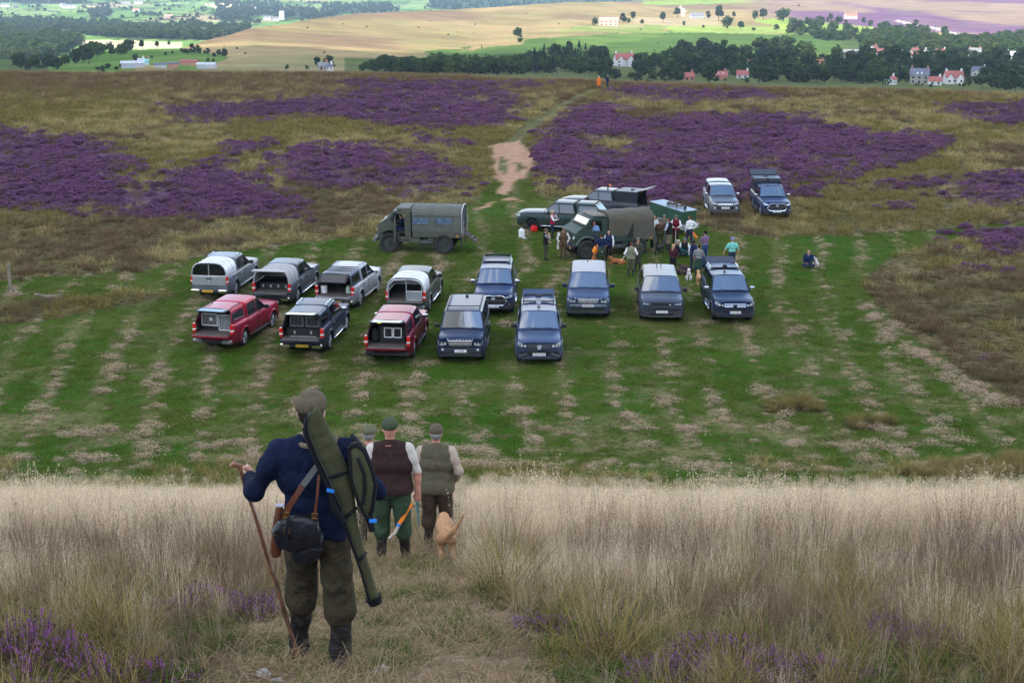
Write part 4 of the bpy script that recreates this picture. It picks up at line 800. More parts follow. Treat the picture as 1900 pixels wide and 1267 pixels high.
# ---- trodden path down the bank
x, y = wedge(9000, 5, 26, .55, 1.5); x = x-1.1+ (y-8)*.0; k = masks(x, y, ground_z(x, y))['path'] > .5; x, y = x[k], y[k]; u1 = rng.random(len(x)); g = fbm(x*1.2, y*1.2, 71, 3)
a = (u1 < .75); put('trodden_straw', *sel(a), pick(a.sum(), 3), MAT_, .6, 1.1, tilt=.2, sink=.01)
a = (u1 >= .55) & (g > .49); put('path_green_tufts', *sel(a), pick(a.sum(), 3), GRN, .3, .8)
a = (u1 >= .96) & (g < .5); put('path_tan_tufts', *sel(a), pick(a.sum(), 4), TAN, .3, .6)
# ---- mown field
x, y = wedge(66000, 38, 112, 1.12, 4, 1.0); z = ground_z(x, y); m_ = masks(x, y, z); g1 = fbm(x*.16, y*.16, 72); 
a = (m_['mown'] > .5) & (m_['soil'] < .5) & (rng.random(len(x)) < .45+.75*sstep(.36, .56, g1)); put('mown_grass', *sel(a), np.where(rng.random(a.sum()) < np.clip(.05+.6*m_['swath'][a]+.12*m_['strip'][a]+.42*sstep(.46, .62, fbm(x[a]*.07, y[a]*.05, 74)), 0, .9)*np.interp(y[a], [44, 58, 75], [.3, .9, 1.4]), 3, 0)+pick(a.sum(), 3), MOW, .55, 1.25, zs=1.0)
x2, y2 = wedge(2600, 36.5, 44.5, 1.15, 4); k2 = fbm(x2*.35, y2*.5, 75, 3) > .47; x2, y2 = x2[k2], y2[k2]; put('foot_tussocks', x2, y2, np.where(rng.random(len(x2)) < .6, 3, 0)+pick(len(x2), 3), MOLI[:6], .35, .8)
x2, y2 = wedge(26000, 40, 62, 1.15, 4); k2 = masks(x2, y2, ground_z(x2, y2))['mud'] > .5; x2, y2 = x2[k2], y2[k2]; put('dark_rushes', x2, y2, pick(len(x2), 2), RUSH, .5, 1.0) if len(x2) else None
# hay left lying in wavering swaths
lerp_ = lambda a, b, t: a+(b-a)*t
hx = []; hy = []; hr = []
for s in np.arange(-46, 46, 2.1):
    yy = np.arange(43.5, 94, 1.15)+rng.normal(0, .35, 60)[:len(np.arange(43.5, 94, 1.15))]
    xx = (s - (fbm(yy*.05, yy*0+s*.03, 80)-.5)*4)*(1+(yy-62)*.0062)
    keep = rng.random(len(yy)) < np.interp(yy, [43, 56, 66, 76, 86, 94], [.62, .50, .55, .36, .22, .08])*(.35+1.2*(fbm(yy*.2+s*3, yy*0+s*1.7, 81, 3) > .46))
    hx.append(xx[keep]+rng.normal(0, .16, keep.sum())); hy.append(yy[keep]); hr.append(rng.normal(0, .6, keep.sum()))
for s in (41.2, 43.1, 44.3, 45.8, 47.6):
    xx = np.arange(-24, 24, .7); keep = (fbm(xx*.3+s*5, xx*0+s, 83, 3) > .47) & (rng.random(len(xx)) < .55); hx.append(xx[keep]); hy.append(s+(fbm(xx[keep]*.1, xx[keep]*0+s, 84)-.5)*2.5+rng.normal(0, .2, keep.sum())); hr.append(rng.normal(0, .4, keep.sum()))
ep = [gpt(*q) for q in ((1625,560),(1650,590),(1700,634),(1750,668),(1800,699),(1850,728),(1905,756))]
for q0, q1 in zip(ep, ep[1:]):
    for t in np.arange(0, 1, .13): hx.append(np.array([lerp_(q0.x, q1.x, t)-.6+rng.normal(0, .3)])); hy.append(np.array([lerp_(q0.y, q1.y, t)+rng.normal(0, .3)])); hr.append(np.array([rng.normal(.4, .4)]))
x = np.concatenate(hx); y = np.concatenate(hy); rz = np.concatenate(hr); m_ = masks(x, y, ground_z(x, y)); a = m_['mown'] > .5
put('cut_hay', x[a], y[a], pick(a.sum(), 5), HAY, .7, 1.6, tilt=.06, rz=rz[a])
sx_ = []; sy_ = []
for s in np.arange(-46, 46, 2.1):
    yy = np.arange(43, 96, .5); xx = (s - (fbm(yy*.05, yy*0+s*.03, 80)-.5)*4)*(1+(yy-62)*.0062); keep = rng.random(len(yy)) < .42*(.3+1.1*(fbm(yy*.25+s, yy*0+s*2.1, 87, 3) > .45)); sx_.append(xx[keep]+rng.normal(0, .22, keep.sum())); sy_.append(yy[keep])
x = np.concatenate(sx_); y = np.concatenate(sy_); a = masks(x, y, ground_z(x, y))['mown'] > .5
put('hay_scraps', x[a], y[a], pick(a.sum(), 5), HAY, .3, .75, tilt=.06, rz=rng.normal(0, .6, a.sum()))
# ---- moor grass and heather
x, y = wedge(60000, 46, 212, 1.12, 4, 1.0); z = ground_z(x, y); m_ = masks(x, y, z); m_['heather'] = masks(x, y, z, 1.0, .9)['heather']; e = y - lip(x, y)
a = (m_['mown'] < .5) & (m_['soil'] < .5) & ((m_['heather'] < .3) | (rng.random(len(x)) < .16) | (fbm(x*.22, y*.13, 97, 4) < .28)) & (e < 8) & (rng.random(len(x)) < np.where(m_['track'] > .5, .10, 1)) & (z < .8)
xx, yy = x[a], y[a]; g = fbm(xx*.09, yy*.05, 91, 4); g2 = fbm(xx*.5, yy*.5, 92, 3); far_ = sstep(150, 190, yy)
kind = np.where(g + (g2-.5)*.5 < .45, 0, np.where(g+(g2-.5)*.5 < .575, 1, 2)); kind = np.where((xx > 20) & (yy < 78) & (rng.random(len(xx)) < .6), np.where(g2 > .5, 2, 0), kind); kind = np.where(rng.random(len(xx)) < far_*.75, 2, kind); kind = np.where((yy < 90) & (xx < -22) & (rng.random(len(xx)) < .6), 2, kind)
put('moor_grass', xx, yy, kind*3+pick(len(xx), 3), MOLI, .7, 1.35, sc=rng.uniform(.7, 1.3, len(xx))*np.interp(yy, [90, 200], [1, 1.3]))
x, y = wedge(105000, 68, 205, 1.12, 4, 1.0); z = ground_z(x, y); m_ = masks(x, y, z, 1.0, .75); hb_ = fbm(x*.22, y*.13, 97, 4); a = (rng.random(len(x)) < m_['heather']*np.interp(y, [90, 180], [1, .6])*sstep(.20, .30, hb_)*(.25+.6*sstep(.40, .56, fbm(x*.6, y*.4, 98, 3)))*(1-.8*sstep(.60, .68, fbm(x*.16+4, y*.10, 99, 3)))) & (m_['soil'] < .5) & (m_['track'] < .5)
put('heather_moor', x[a], y[a], pick(a.sum(), 4), HEATHER, .6, 1.3, zs=.66, tilt=.15, sc=rng.uniform(.6, 1.1, a.sum())*np.interp(y[a], [90, 200], [.95, 1.35]))
# ---- single heather bushes on the bank, each a thing
def heather_near(seed, n=190, R_=.36, Hh=.34):
    r = np.random.default_rng(seed); V = []; Fc = []; Hs = []; Rs = []; MI = []
    def dia(p, u, w, s, wd, h, rr, mi):
        o = len(V); V.extend([p-u*s, p+w*s*wd, p+u*s, p-w*s*wd]); Fc.append([o, o+1, o+2, o+3]); Hs.extend([h-.15, h, min(1, h+.15), h]); Rs.extend([rr]*4); MI.append(mi)
    for i in range(n):
        a = r.uniform(0, 6.283); q = R_*math.sqrt(r.random())*(.75+.5*vnoise(math.cos(a)*1.7+seed, math.sin(a)*1.7, seed)); b = np.array([q*math.cos(a), q*math.sin(a), 0.]); L_ = Hh*(.45+.75*vnoise(b[0]*7+seed, b[1]*7, seed+1))*r.uniform(.75, 1.15)*(1-.35*(q/R_)**2)
        d = np.array([b[0]/R_*.55, b[1]/R_*.55, 1.])+r.normal(size=3)*.16; d /= np.linalg.norm(d); u = np.cross(d, r.normal(size=3)); u /= np.linalg.norm(u); rr = r.random(); o = len(V); V.extend([b-u*.0022, b+u*.0022, b+d*L_+u*.0012, b+d*L_-u*.0012]); Fc.append([o, o+1, o+2, o+3]); Hs.extend([.1, .1, .4, .4]); Rs.extend([rr]*4); MI.append(1)
        fl = r.random() < .72; f0 = r.uniform(.5, .68)
        for k in range(13):
            t = r.uniform(.25, 1.0); p = b+d*L_*t+r.normal(size=3)*.006; w = r.normal(size=3); w /= np.linalg.norm(w); e = d+r.normal(size=3)*.5; e /= np.linalg.norm(e); w = np.cross(e, w); w /= np.linalg.norm(w)+1e-9
            dia(p, e, w, r.uniform(.008, .014), .5, .35+.6*t, r.random(), 0 if (fl and t > f0) else 1)
    return raw_mesh('heather', V, Fc, [GB['heath'], GB['heathd']], MI, attrs={'h': Hs, 'r': Rs}, smooth=False)
HB = [heather_near(221+i) for i in range(4)]
def bush(px, py, w, h, label, i=0):
    p = gpt(px, py); d = (p.y*ct+(HC-p.z)*st); o = thing('heather_bush', label, 'heather', p, i*1.3, 'heather bushes on the near bank'); s = w*d/F/.72; link('sprigs', HB[(i+int(px)) % 4], o); o.scale = (s*1.15, s*.9, h*d/F/.36*1.1); return o
for a in [(36,1240,150,135,'tall purple heather bush at the bottom left corner',0), (120,1275,170,90,'dull heather bush spreading beside the corner one',1), (288,1275,120,55,'small heather bush at the bottom edge left of the walking stick',2), (470,1150,90,60,'heather clump right beside the trodden path and walking stick',1), (400,1135,110,55,'faded heather clump among tan grass left of the path clump',2), (330,1145,90,40,'thin heather clump farthest from the path on the left bank',0),
 (1232,1265,120,60,'heather bush at the bottom edge right of the path',0), (1345,1245,150,70,'wide heather bush in front of tall stems at the bottom',2), (1655,1195,105,75,'bright purple heather bush alone in the grass on the right',1), (1740,1200,90,45,'paler heather clump touching the bright purple bush',0), (1810,1050,130,50,'heather drift in the tan grass below the pale slope at right',2), (1885,1060,110,55,'heather clump at the right edge of the bank',1), (1425,1262,90,60,'heather clump in rushes right of the wide bush',1), (1540,1262,120,45,'low heather clump at the bottom below the bright bush',2), (1010,1180,90,45,'sparse heather clump by the right edge of the path',0), (1690,1062,100,40,'faint heather drift left of the right hand drift',0), (1130,1205,80,40,'sparse heather clump hidden in tan grass right of the path',2), (1400,1030,90,35,'faint heather sprigs under the pale grass slope',1)]: bush(*a)
tq = [gpt(*q) for q in ((925,1105),(945,1080),(905,1090),(60,930),(85,945),(1480,1010),(1500,1000),(1245,985),(300,1000),(1760,990),(180,1190),(1120,1235),(1560,1150),(1360,1120))]; tx = np.array([q.x for q in tq]); ty = np.array([q.y for q in tq]); put('rush_tussocks', np.concatenate([tx, tx+.12]), np.concatenate([ty, ty+.1]), pick(2*len(tx), 2), RUSH, 1.1, 1.7)
# stones in the path
STONE = pmat('gritstone', (.30, .28, .27), .9, var=.25, scale=9, bump=.5, bscale=30)
def stone(px, py, w, label, i):
    p = gpt(px, py); d = p.y*ct+(HC-p.z)*st; s = w*d/F; r = np.random.default_rng(i); V = []; n, m2 = 10, 6
    for a in range(m2+1):
        for b in range(n):
            th = math.pi*a/m2; ph = 6.283*b/n; v = np.array([math.sin(th)*math.cos(ph), math.sin(th)*math.sin(ph)*.7, math.cos(th)*.42]); V.append(v*s*.5*(1+.25*(vnoise(v[0]*3+i*9, v[1]*3+v[2]*5, 3)-.5)*2))
    Fs = [[a*n+b, a*n+(b+1) % n, (a+1)*n+(b+1) % n, (a+1)*n+b] for a in range(m2) for b in range(n)]
    o = thing('stone', label, 'stone', p+Vector((0, 0, s*.06)), i, 'stones in the path', raw_mesh('stone', V, Fs, [STONE], sharp=30)); return o
stone(708, 1247, 40, 'grey stone in the path at the right of the boots', 1); stone(490, 1255, 42, 'pale flat stone in the path left of the stick tip', 2); stone(515, 1262, 20, 'small pale stone next to the flat stone', 3)
# ================================================================ vehicles
def paint(name, col, metal=.15, rough=.28, dust=.9): return pmat('paint_'+name, col, rough, metal, var=.06, scale=2, coat=.04, ior=1.33, dirt=(.055, .046, .034, dust))
GLASS = pmat('car_glass', (.020, .030, .038), .03, 0, var=.3, scale=2, ior=2.4, coat=1.0); GLASS.node_tree.nodes['Principled BSDF'].inputs['Coat IOR'].default_value = 2.0; GLASS.node_tree.nodes['Principled BSDF'].inputs['Specular Tint'].default_value = (.75, .88, 1, 1)
GLASSD = pmat('tinted_glass', (.006, .007, .008), .05, 0, var=.1, ior=1.7)
BLK = pmat('black_plastic', (.012, .012, .013), .55, var=.2); RUB = pmat('tyre_rubber', (.017, .016, .015), .85, var=.35, scale=9, bump=.3); DARK = pmat('dark_inside', (.008, .008, .009), .8)
CHR = pmat('chrome', (.75, .76, .78), .15, 1.0, var=.05); ALLOY = pmat('alloy', (.32, .33, .34), .35, .8, var=.2); ALLOYD = pmat('dark_alloy', (.03, .03, .033), .4, .5)
LENS = pmat('headlamp_lens', (.62, .66, .70), .08, .35, var=.35, scale=14, coat=1.0); REDL = pmat('tail_lamp', (.55, .012, .010), .12, coat=1.0, var=.25, scale=14); WHL = pmat('reverse_lamp', (.75, .72, .70), .15, coat=1.0); AMB = pmat('amber_lamp', (.85, .32, .02), .2, coat=1.0)
WPL = pmat('white_plate', (.78, .78, .76), .4, var=.03); YPL = pmat('yellow_plate', (.72, .42, .03), .4, var=.05); BLUEP = pmat('plate_badge', (.01, .05, .35), .4); PLTX = pmat('plate_lettering', (.01, .01, .01), .5)
LINER = pmat('bed_liner', (.10, .085, .07), .9, var=.35, scale=6, bump=.3); CAGE = pmat('crate_aluminium', (.55, .56, .57), .35, .6, var=.15); WHT = pmat('white_plastic', (.75, .75, .73), .4, var=.05)
SEAT = pmat('car_seat', (.045, .043, .042), .8)
def lerp(a, b, t): return a+(b-a)*t
_wheel = {}
def wheel_mesh(r, w, kind):
    k = (round(r, 3), round(w, 3), kind)
    if k in _wheel: return _wheel[k]
    t = MB().mat(RUB); rr = r*.66
    t.lathe([(-w/2+.02, rr), (-w/2, rr+.03), (-w/2, r-.045), (-w/2+.035, r-.006), (-w*.2, r), (-w*.06, r), (-w*.05, r-.012), (w*.05, r-.012), (w*.06, r), (w*.2, r), (w/2-.035, r-.006), (w/2, r-.045), (w/2, rr+.03), (w/2-.02, rr)], 28)
    if kind == 'lug':
        for i in range(22):
            a = 6.283*i/22; t.box((w*.26*(1 if i % 2 else -1), math.cos(a)*(r+.004), math.sin(a)*(r+.004)), (w*.46, .07, .03), rot=(a-math.pi/2, 0, 0))
    ty = t.build('tyre', smooth=40); h = MB()
    if kind == 'steel':
        h.mat(ALLOYD if False else pmat('army_wheel', (.028, .034, .026), .7, var=.3)); h.lathe([(w*.5-.03, rr), (w*.5-.09, rr-.02), (w*.25, rr*.75), (w*.25, rr*.45), (w*.42, rr*.40), (w*.42, rr*.22), (w*.55, rr*.2), (w*.55, .001)], 20)
        for i in range(8): a = 6.283*i/8; h.tube([(w*.25, math.cos(a)*rr*.58, math.sin(a)*rr*.58), (w*.32, math.cos(a)*rr*.58, math.sin(a)*rr*.58)], .022, 6)
    else:
        mt = ALLOYD if kind == 'black' else ALLOY
        h.mat(mt).lathe([(w*.5-.015, rr+.004), (w*.5-.03, rr-.03), (w*.05, rr-.04)], 24); h.mat(DARK).lathe([(w*.05, rr-.03), (w*.04, .001)], 16); h.mat(mt).lathe([(w*.34, .075), (w*.4, .05), (w*.4, .001)], 10)
        for i in range(6 if kind != 'five' else 5):
            a = 6.283*i/(6 if kind != 'five' else 5)
            for da in (-.13, .13):
                q = a+da; h.tube([(w*.33, math.cos(a)*.05, math.sin(a)*.05), (w*.40, math.cos(q)*(rr-.02), math.sin(q)*(rr-.02))], [.028, .020], 5)
    ri = h.build('rim', smooth=40); m = (ty.data, ri.data); bpy.data.objects.remove(ty); bpy.data.objects.remove(ri); _wheel[k] = m; return m
def put_wheel(o, x, y, r, w, kind, out=1):
    ty, ri = wheel_mesh(r, w, kind); q = link('wheel', None, o, (x, y, r), (0, 0, 0 if out > 0 else math.pi)); link('tyre', ty, q); link('rim', ri, q); return q
class Car:
    """a car shaped by a loft: sills with real wheel arches, bonnet, glasshouse; local axes x right, y forward, z up"""
    def __init__(s, name, label, cat, group, L, Wd, wb, fo, hood, belt, roof, pm, cowl, rf, rr, kind, clear=.34, wr=.37, wheel='alloy', nose=.86, rail=None, wsl=None, wide_roof=.80, flare=None, nose_drop=.07):
        s.o = thing(name, label, cat, group=group); s.L, s.W, s.wb, s.hood, s.belt, s.roof = L, Wd, wb, hood, belt, roof; s.pm = pm
        s.yf = L/2; s.yr = -L/2; s.wf = L/2-fo; s.wrr = s.wf-wb; s.r = wr; s.clear = clear; s.cowl = cowl; s.rf = rf; s.rr = rr; s.kind = kind; s.nose = nose; s.rail = rail or belt; s.wr_ = wide_roof; s.nd = nose_drop
        s.flare = flare
        s.body(); s.under()
        for y in (s.wf, s.wrr):
            for sx in (-1, 1): put_wheel(s.o, sx*(Wd/2-.13), y, wr, .25, wheel, sx)
    def hw(s, y):     # half width in plan
        t = max(0, (y-(s.yf-.55))/.55); t2 = max(0, ((s.yr+.25)-y)/.25); return s.W/2*(1-(1-s.nose)*t**2.2)*(1-.035*t2**2)
    def ynose(s, x):
        k = abs(x)/(s.W/2)
        if k <= s.nose: return s.yf
        return s.yf-.55*(1-(max(0, 1-k)/(1-s.nose))**(1/2.2))
    def zb(s, y):     # lower edge with wheel arches
        R = s.r+.075; z = s.clear
        for w in (s.wf, s.wrr):
            if abs(y-w) < R: z = max(z, s.r+math.sqrt(R*R-(y-w)**2))
        if y > s.yf-.12: z = max(z, s.clear-.06)
        return z
    def ztop(s, y):
        if y >= s.cowl:
            t = (y-s.cowl)/(s.yf-s.cowl); return lerp(s.belt-.01, s.hood-.0, min(1, t*1.25)) - s.nd*max(0, (t-.72)/.28)**2
        if s.kind == 'pickup' and y < s.rr-.02: return s.rail
        return s.belt
    def body(s):
        R = s.r+.075; ys = {s.yf, s.yf-.03, s.yf-.10, s.yf-.22, s.yf-.4, s.cowl, s.cowl+.3, s.rr-.03, s.rr, s.yr, s.yr+.05, s.yr+.2, 0}
        for w in (s.wf, s.wrr):
            for a in np.linspace(0, math.pi, 13): ys.add(w+R*math.cos(a))
            ys.add(w-R-.01); ys.add(w+R+.01)
        ys = sorted(y for y in ys if s.yr <= y <= s.yf); b = MB().mat(s.pm); rows = []
        for y in ys:
            w = s.hw(y); z0 = s.zb(y); zt = s.ztop(y); sh = zt-.10; crown = .035 if y > s.cowl else .0
            zm = lerp(z0, sh, .45); ww = w*(.985 if y < s.cowl else .98)
            fl = .0
            for q in (s.wf, s.wrr):
                if abs(y-q) < R+.12: fl = .018
            half = [(w-.035+fl, z0), (w+fl, lerp(z0, zm, .35)), (w+fl*.6, zm), (ww, sh), (ww-.05, zt-.02), (ww-.13, zt+.004), (ww*.45, zt+crown), (0, zt+crown*1.15)]
            rows.append((y, half))
        op = s.kind == 'pickup'
        for i in range(len(rows)-1):
            (y0, h0), (y1, h1) = rows[i], rows[i+1]; bed = op and y1 <= s.rr+.001
            n = len(h0)-1 if not bed else 5
            for j in range(n):
                for sx in (1, -1):
                    q = [(sx*h0[j][0], y0, h0[j][1]), (sx*h1[j][0], y1, h1[j][1]), (sx*h1[j+1][0], y1, h1[j+1][1]), (sx*h0[j+1][0], y0, h0[j+1][1])]
                    b.add(q, [[0, 1, 2, 3]])
        for (y, h), rear in ((rows[0], True), (rows[-1], False)):   # nose and tail
            if rear and op: continue
            pts = [(x, y, z) for x, z in h]+[(-x, y, z) for x, z in h[-2::-1]]; b.add(pts, [list(range(len(pts)))])
        import bmesh
        ob = b.build('body', s.o, smooth=0); bm = bmesh.new(); bm.from_mesh(ob.data); bmesh.ops.remove_doubles(bm, verts=bm.verts, dist=.0008); bmesh.ops.recalc_face_normals(bm, faces=bm.faces); bm.to_mesh(ob.data); bm.free()
        ob.data.polygons.foreach_set('use_smooth', np.ones(len(ob.data.polygons), bool)); ob.data.set_sharp_from_angle(angle=rad(32)); s.body_o = ob
    def under(s):
        b = MB().mat(DARK); b.box((0, (s.cowl-.2+s.rr)/2, .46), (s.W-.4, s.cowl-s.rr+1.2, .44)); b.box((0, s.wf, .62), (s.W-.62, 1.0, .4)); b.box((0, (s.yr+s.wrr)/2+.2, .55), (s.W-.66, 1.5, .3))
        for y in (s.wf, s.wrr): b.tube([(-s.W/2+.2, y, s.r), (s.W/2-.2, y, s.r)], .05, 6)
        b.build('underbody', s.o, smooth=0)
    # ---- glasshouse
    def xside(s, z):
        t = np.clip((z-s.belt)/(s.roof-.07-s.belt), 0, 1); return float(lerp(s.W/2-.035, s.W/2*s.wr_, t))
    def cabin(s, win, rear_slope=.25, roof_mat=None, glass=None):
        """win: side window outlines as (y0_bottom, y1_bottom, y0_top, y1_top)"""
        zt = s.roof-.07; b = MB().mat(s.pm); ys = [s.cowl, lerp(s.cowl, s.rf, .5), s.rf, lerp(s.rf, s.rr, .3), lerp(s.rf, s.rr, .65), s.rr+rear_slope, s.rr]
        def top(y):
            if y >= s.rf: return lerp(s.roof, s.belt, (y-s.rf)/(s.cowl-s.rf))
            if y < s.rr+rear_slope: return lerp(s.belt if s.kind == 'pickup' else s.belt, s.roof-.01, (y-s.rr)/max(rear_slope, 1e-3)) if rear_slope > .02 else s.roof
            return s.roof-.02*((y-s.rf)/(s.rr-s.rf))**2
        rows = []
        for y in ys:
            z = top(y); zs = max(s.belt+.001, z-.07); xr = s.xside(zs); h = [(s.xside(s.belt)+.0, s.belt-.02), (xr, zs), (xr-.06, z-.012), (xr*.6, z+.016), (0, z+.022)]; rows.append((y, h))
        for i in range(len(rows)-1):
            (y0, h0), (y1, h1) = rows[i], rows[i+1]
            for j in range(4):
                for sx in (1, -1): b.add([(sx*h0[j][0], y0, h0[j][1]), (sx*h1[j][0], y1, h1[j][1]), (sx*h1[j+1][0], y1, h1[j+1][1]), (sx*h0[j+1][0], y0, h0[j+1][1])], [[0, 1, 2, 3]])
        pts = [(x, s.rr, z) for x, z in rows[-1][1]]+[(-x, s.rr, z) for x, z in rows[-1][1][-2::-1]]; b.add(pts, [list(range(len(pts)))])
        import bmesh
        ob = b.build('cabin', s.o, smooth=0); bm = bmesh.new(); bm.from_mesh(ob.data); bmesh.ops.remove_doubles(bm, verts=bm.verts, dist=.0008); bmesh.ops.recalc_face_normals(bm, faces=bm.faces); bm.to_mesh(ob.data); bm.free(); ob.data.polygons.foreach_set('use_smooth', np.ones(len(ob.data.polygons), bool)); ob.data.set_sharp_from_angle(angle=rad(30))
        # windscreen: a bowed pane a little proud of the frame
        P = []; t0, t1 = .06, .93
        nrm = Vector((0, s.roof-s.belt, s.cowl-s.rf)).normalized()*.016
        for i in range(7):
            u = -1+2*i/6; row = []
            for j in range(4):
                t = lerp(t0, t1, j/3); y = lerp(s.cowl, s.rf, t); z = lerp(s.belt, s.roof+.01, t); xw = (s.xside(max(s.belt, z-.07))-.075)*u; row.append(Vector((xw, y+.03*(1-u*u), z+.012*(1-u*u)))+nrm)
            P.append(row)
        g = MB().mat(glass or GLASS).sheet(P); g.build('windscreen', s.o, smooth=60)
        w = MB().mat(BLK); y = lerp(s.cowl, s.rf, .05); z = lerp(s.belt, s.roof, .05)+.03
        for x0, x1 in ((.05, .5), (-.55, -.08)): w.tube([(x0, y+.03, z), (x1, y-.02, z+.035)], .011, 5)
        w.build('wiper', s.o)
        m = MB().mat(BLK).box((0, lerp(s.cowl, s.rf, .8)-.05, lerp(s.belt, s.roof, .78)), (.2, .04, .06)); m.build('rear_view_mirror', s.o)
        for (a0, a1, b0, b1) in win:
            for sx in (1, -1):
                z0, z1 = s.belt+.045, zt-.035; f = lambda y, z: (sx*(s.xside(z)+.008), y, z)
                MB().mat(glass or GLASSD).add([f(a0, z0), f(a1, z0), f(b1, z1), f(b0, z1)], [[0, 1, 2, 3]]).build('side_window', s.o, smooth=0, fix=False)
                tr = MB().mat(BLK); tr.tube([f(a0-.02, z0-.02), f(a1+.03, z0-.02)], .014, 4); tr.build('window_trim', s.o)
        sx_ = s.W/2+.012
        for (a0, a1, b0, b1) in win[:2]:
            for sx in (1, -1):
                MB().mat(s.pm if s.handle is None else s.handle).box((sx*(s.W/2+.015), a0+.18, s.belt-.14), (.03, .17, .035)).build('door_handle', s.o)
                MB().mat(DARK).box((sx*(s.W/2-.012), a0-.04, (s.belt+s.clear)/2+.02), (.03, .014, s.belt-s.clear-.22)).build('door_gap', s.o)
    handle = None
    def rear_window(s, rs, h0=.1):
        z0, z1 = s.belt+.08, s.roof-.12; P = []
        for i in range(5):
            u = -1+i/2; row = []
            for z in (z0, z1): t = (z-s.belt)/(s.roof-s.belt); row.append(((s.xside(z)-.13)*u, s.rr+rs*t-.015, z))
            P.append(row)
        MB().mat(GLASSD).sheet(P).build('rear_window', s.o, smooth=60)
    def mirrors(s, mt):
        for sx in (1, -1):
            b = MB().mat(mt).box((sx*(s.W/2+.12), s.cowl-.28, s.belt+.09), (.22, .13, .17), bev=.04); b.mat(BLK).box((sx*(s.W/2+.0), s.cowl-.26, s.belt+.03), (.12, .06, .05)); b.build('wing_mirror', s.o)
    def rails(s, y0, y1, mt, z=None, x=None):
        z = z or s.roof; x = x or s.W/2*s.wr_-.05
        for sx in (1, -1): MB().mat(mt).tube([(sx*x, y1, z-.0), (sx*x, y1-.12, z+.055), (sx*x, y0+.12, z+.055), (sx*x, y0, z)], .022, 6).build('roof_rail', s.o)
    def plate(s, y, z, txt, rear=False, blue=False, x=0):
        m = MB().mat(YPL if rear else WPL).box((x, y, z), (.52, .016, .115)); 
        if blue: m.mat(BLUEP).box((x+(.24 if not rear else -.24), y+(.0045 if not rear else -.0045), z), (.04, .016, .114))
        o = m.build('number_plate', s.o, smooth=0)
        if txt:
            t = link('lettering', text_mesh(txt, .092, PLTX), o, (x-(.015 if blue else 0), y+(.0125 if not rear else -.0125), z-.0), (math.pi/2, 0, math.pi if not rear else 0)); t.scale = (1.02, 1.15, 1)
    def step(s, mt=None):
        for sx in (1, -1): MB().mat(mt or BLK).box((sx*(s.W/2-.0), (s.wf+s.wrr)/2-.02, s.clear+.03), (.17, s.wb-2*s.r-.25, .06), bev=.02).build('side_step', s.o)
    def flares(s, mt):
        R = s.r+.075
        for y in (s.wf, s.wrr):
            for sx in (1, -1):
                b = MB().mat(mt); P = []
                for a in np.linspace(-.12, math.pi+.12, 15):
                    c, n_ = math.cos(a), math.sin(a); P.append([(sx*(s.hw(y+c*R)-.0), y+c*(R-.01), s.r+n_*(R-.01)), (sx*(s.hw(y+c*R)+.045), y+c*(R+.0), s.r+n_*(R)), (sx*(s.hw(y+c*R)+.045), y+c*(R+.05), s.r+n_*(R+.05)), (sx*(s.hw(y+c*R)+.0), y+c*(R+.09), s.r+n_*(R+.09))])
                b.sheet(P).build('wheel_arch', s.o, smooth=40)
    def lamps_front(s, z, h, w, x=None, slant=.04, lens=None, wrap=.12):
        x = x or s.W/2*.955
        for sx in (1, -1):
            b = MB().mat(DARK); y = s.yf+.012
            P = lambda u, v: (sx*(x-w*u), s.ynose(x-w*u)+.014-.02*v, z+slant*(1-u)+h*(v-.5)*(1-.25*u))
            b.mat(lens or LENS).sheet([[P(i/4, j/2) for j in range(3)] for i in range(5)])
            b.mat(BLK); b.tube([P(0, -.04), P(.5, -.04), P(1, -.04)], .012, 4)
            hl = b.build('headlight', s.o, smooth=50, fix=False)
            for u in (.3, .68):
                p = Vector(P(u, .5)); MB().mat(CHR).lathe([(.0, h*.30), (.02, h*.26), (.012, .001)], 10, 'y', p+Vector((0, 0, 0))).build('lamp_bulb', hl)
    def tail(s, x, z, h, w, y=None, mt=None):
        for sx in (1, -1):
            b = MB().mat(REDL).box((sx*x, (y or s.yr)+.07, z+h*.22), (w, .17, h*.56), bev=.015); b.mat(WHL).box((sx*x, (y or s.yr)+.072, z-h*.13), (w*.98, .168, h*.16)); b.mat(REDL).box((sx*x, (y or s.yr)+.07, z-h*.36), (w, .17, h*.28), bev=.015); b.build('tail_light', s.o, smooth=30)
    def bed(s, gate='down', floor=.80):
        w = s.W/2-.075; b = MB().mat(LINER if gate == 'down' else DARK); z1 = s.rail-.01; y0, y1 = s.yr+.01, s.rr-.03
        def q(*p): b.add(p, [[0, 1, 2, 3]])
        q((-w, y0, floor), (w, y0, floor), (w, y1, floor), (-w, y1, floor)); b.mat(DARK)
        q((-w, y0, floor), (-w, y1, floor), (-w, y1, z1), (-w, y0, z1)); q((w, y0, floor), (w, y1, floor), (w, y1, z1), (w, y0, z1)); q((-w, y1, floor), (w, y1, floor), (w, y1, z1), (-w, y1, z1))
        for sx in (1, -1):
            b.mat(s.pm); q((sx*w, y0, z1), (sx*(s.W/2-.11), y0, z1+.012), (sx*(s.W/2-.11), y1, z1+.012), (sx*w, y1, z1)); q((sx*w, y0, floor-.25), (sx*(s.W/2-.02), y0, floor-.25), (sx*(s.W/2-.04), y0, z1), (sx*w, y0, z1))
        b.mat(s.pm); q((-w, y0+.001, floor-.28), (w, y0+.001, floor-.28), (w, y0+.001, floor-.004), (-w, y0+.001, floor-.004)); b.build('load_bed', s.o, smooth=0, fix=False)
        H = s.rail-floor+.02
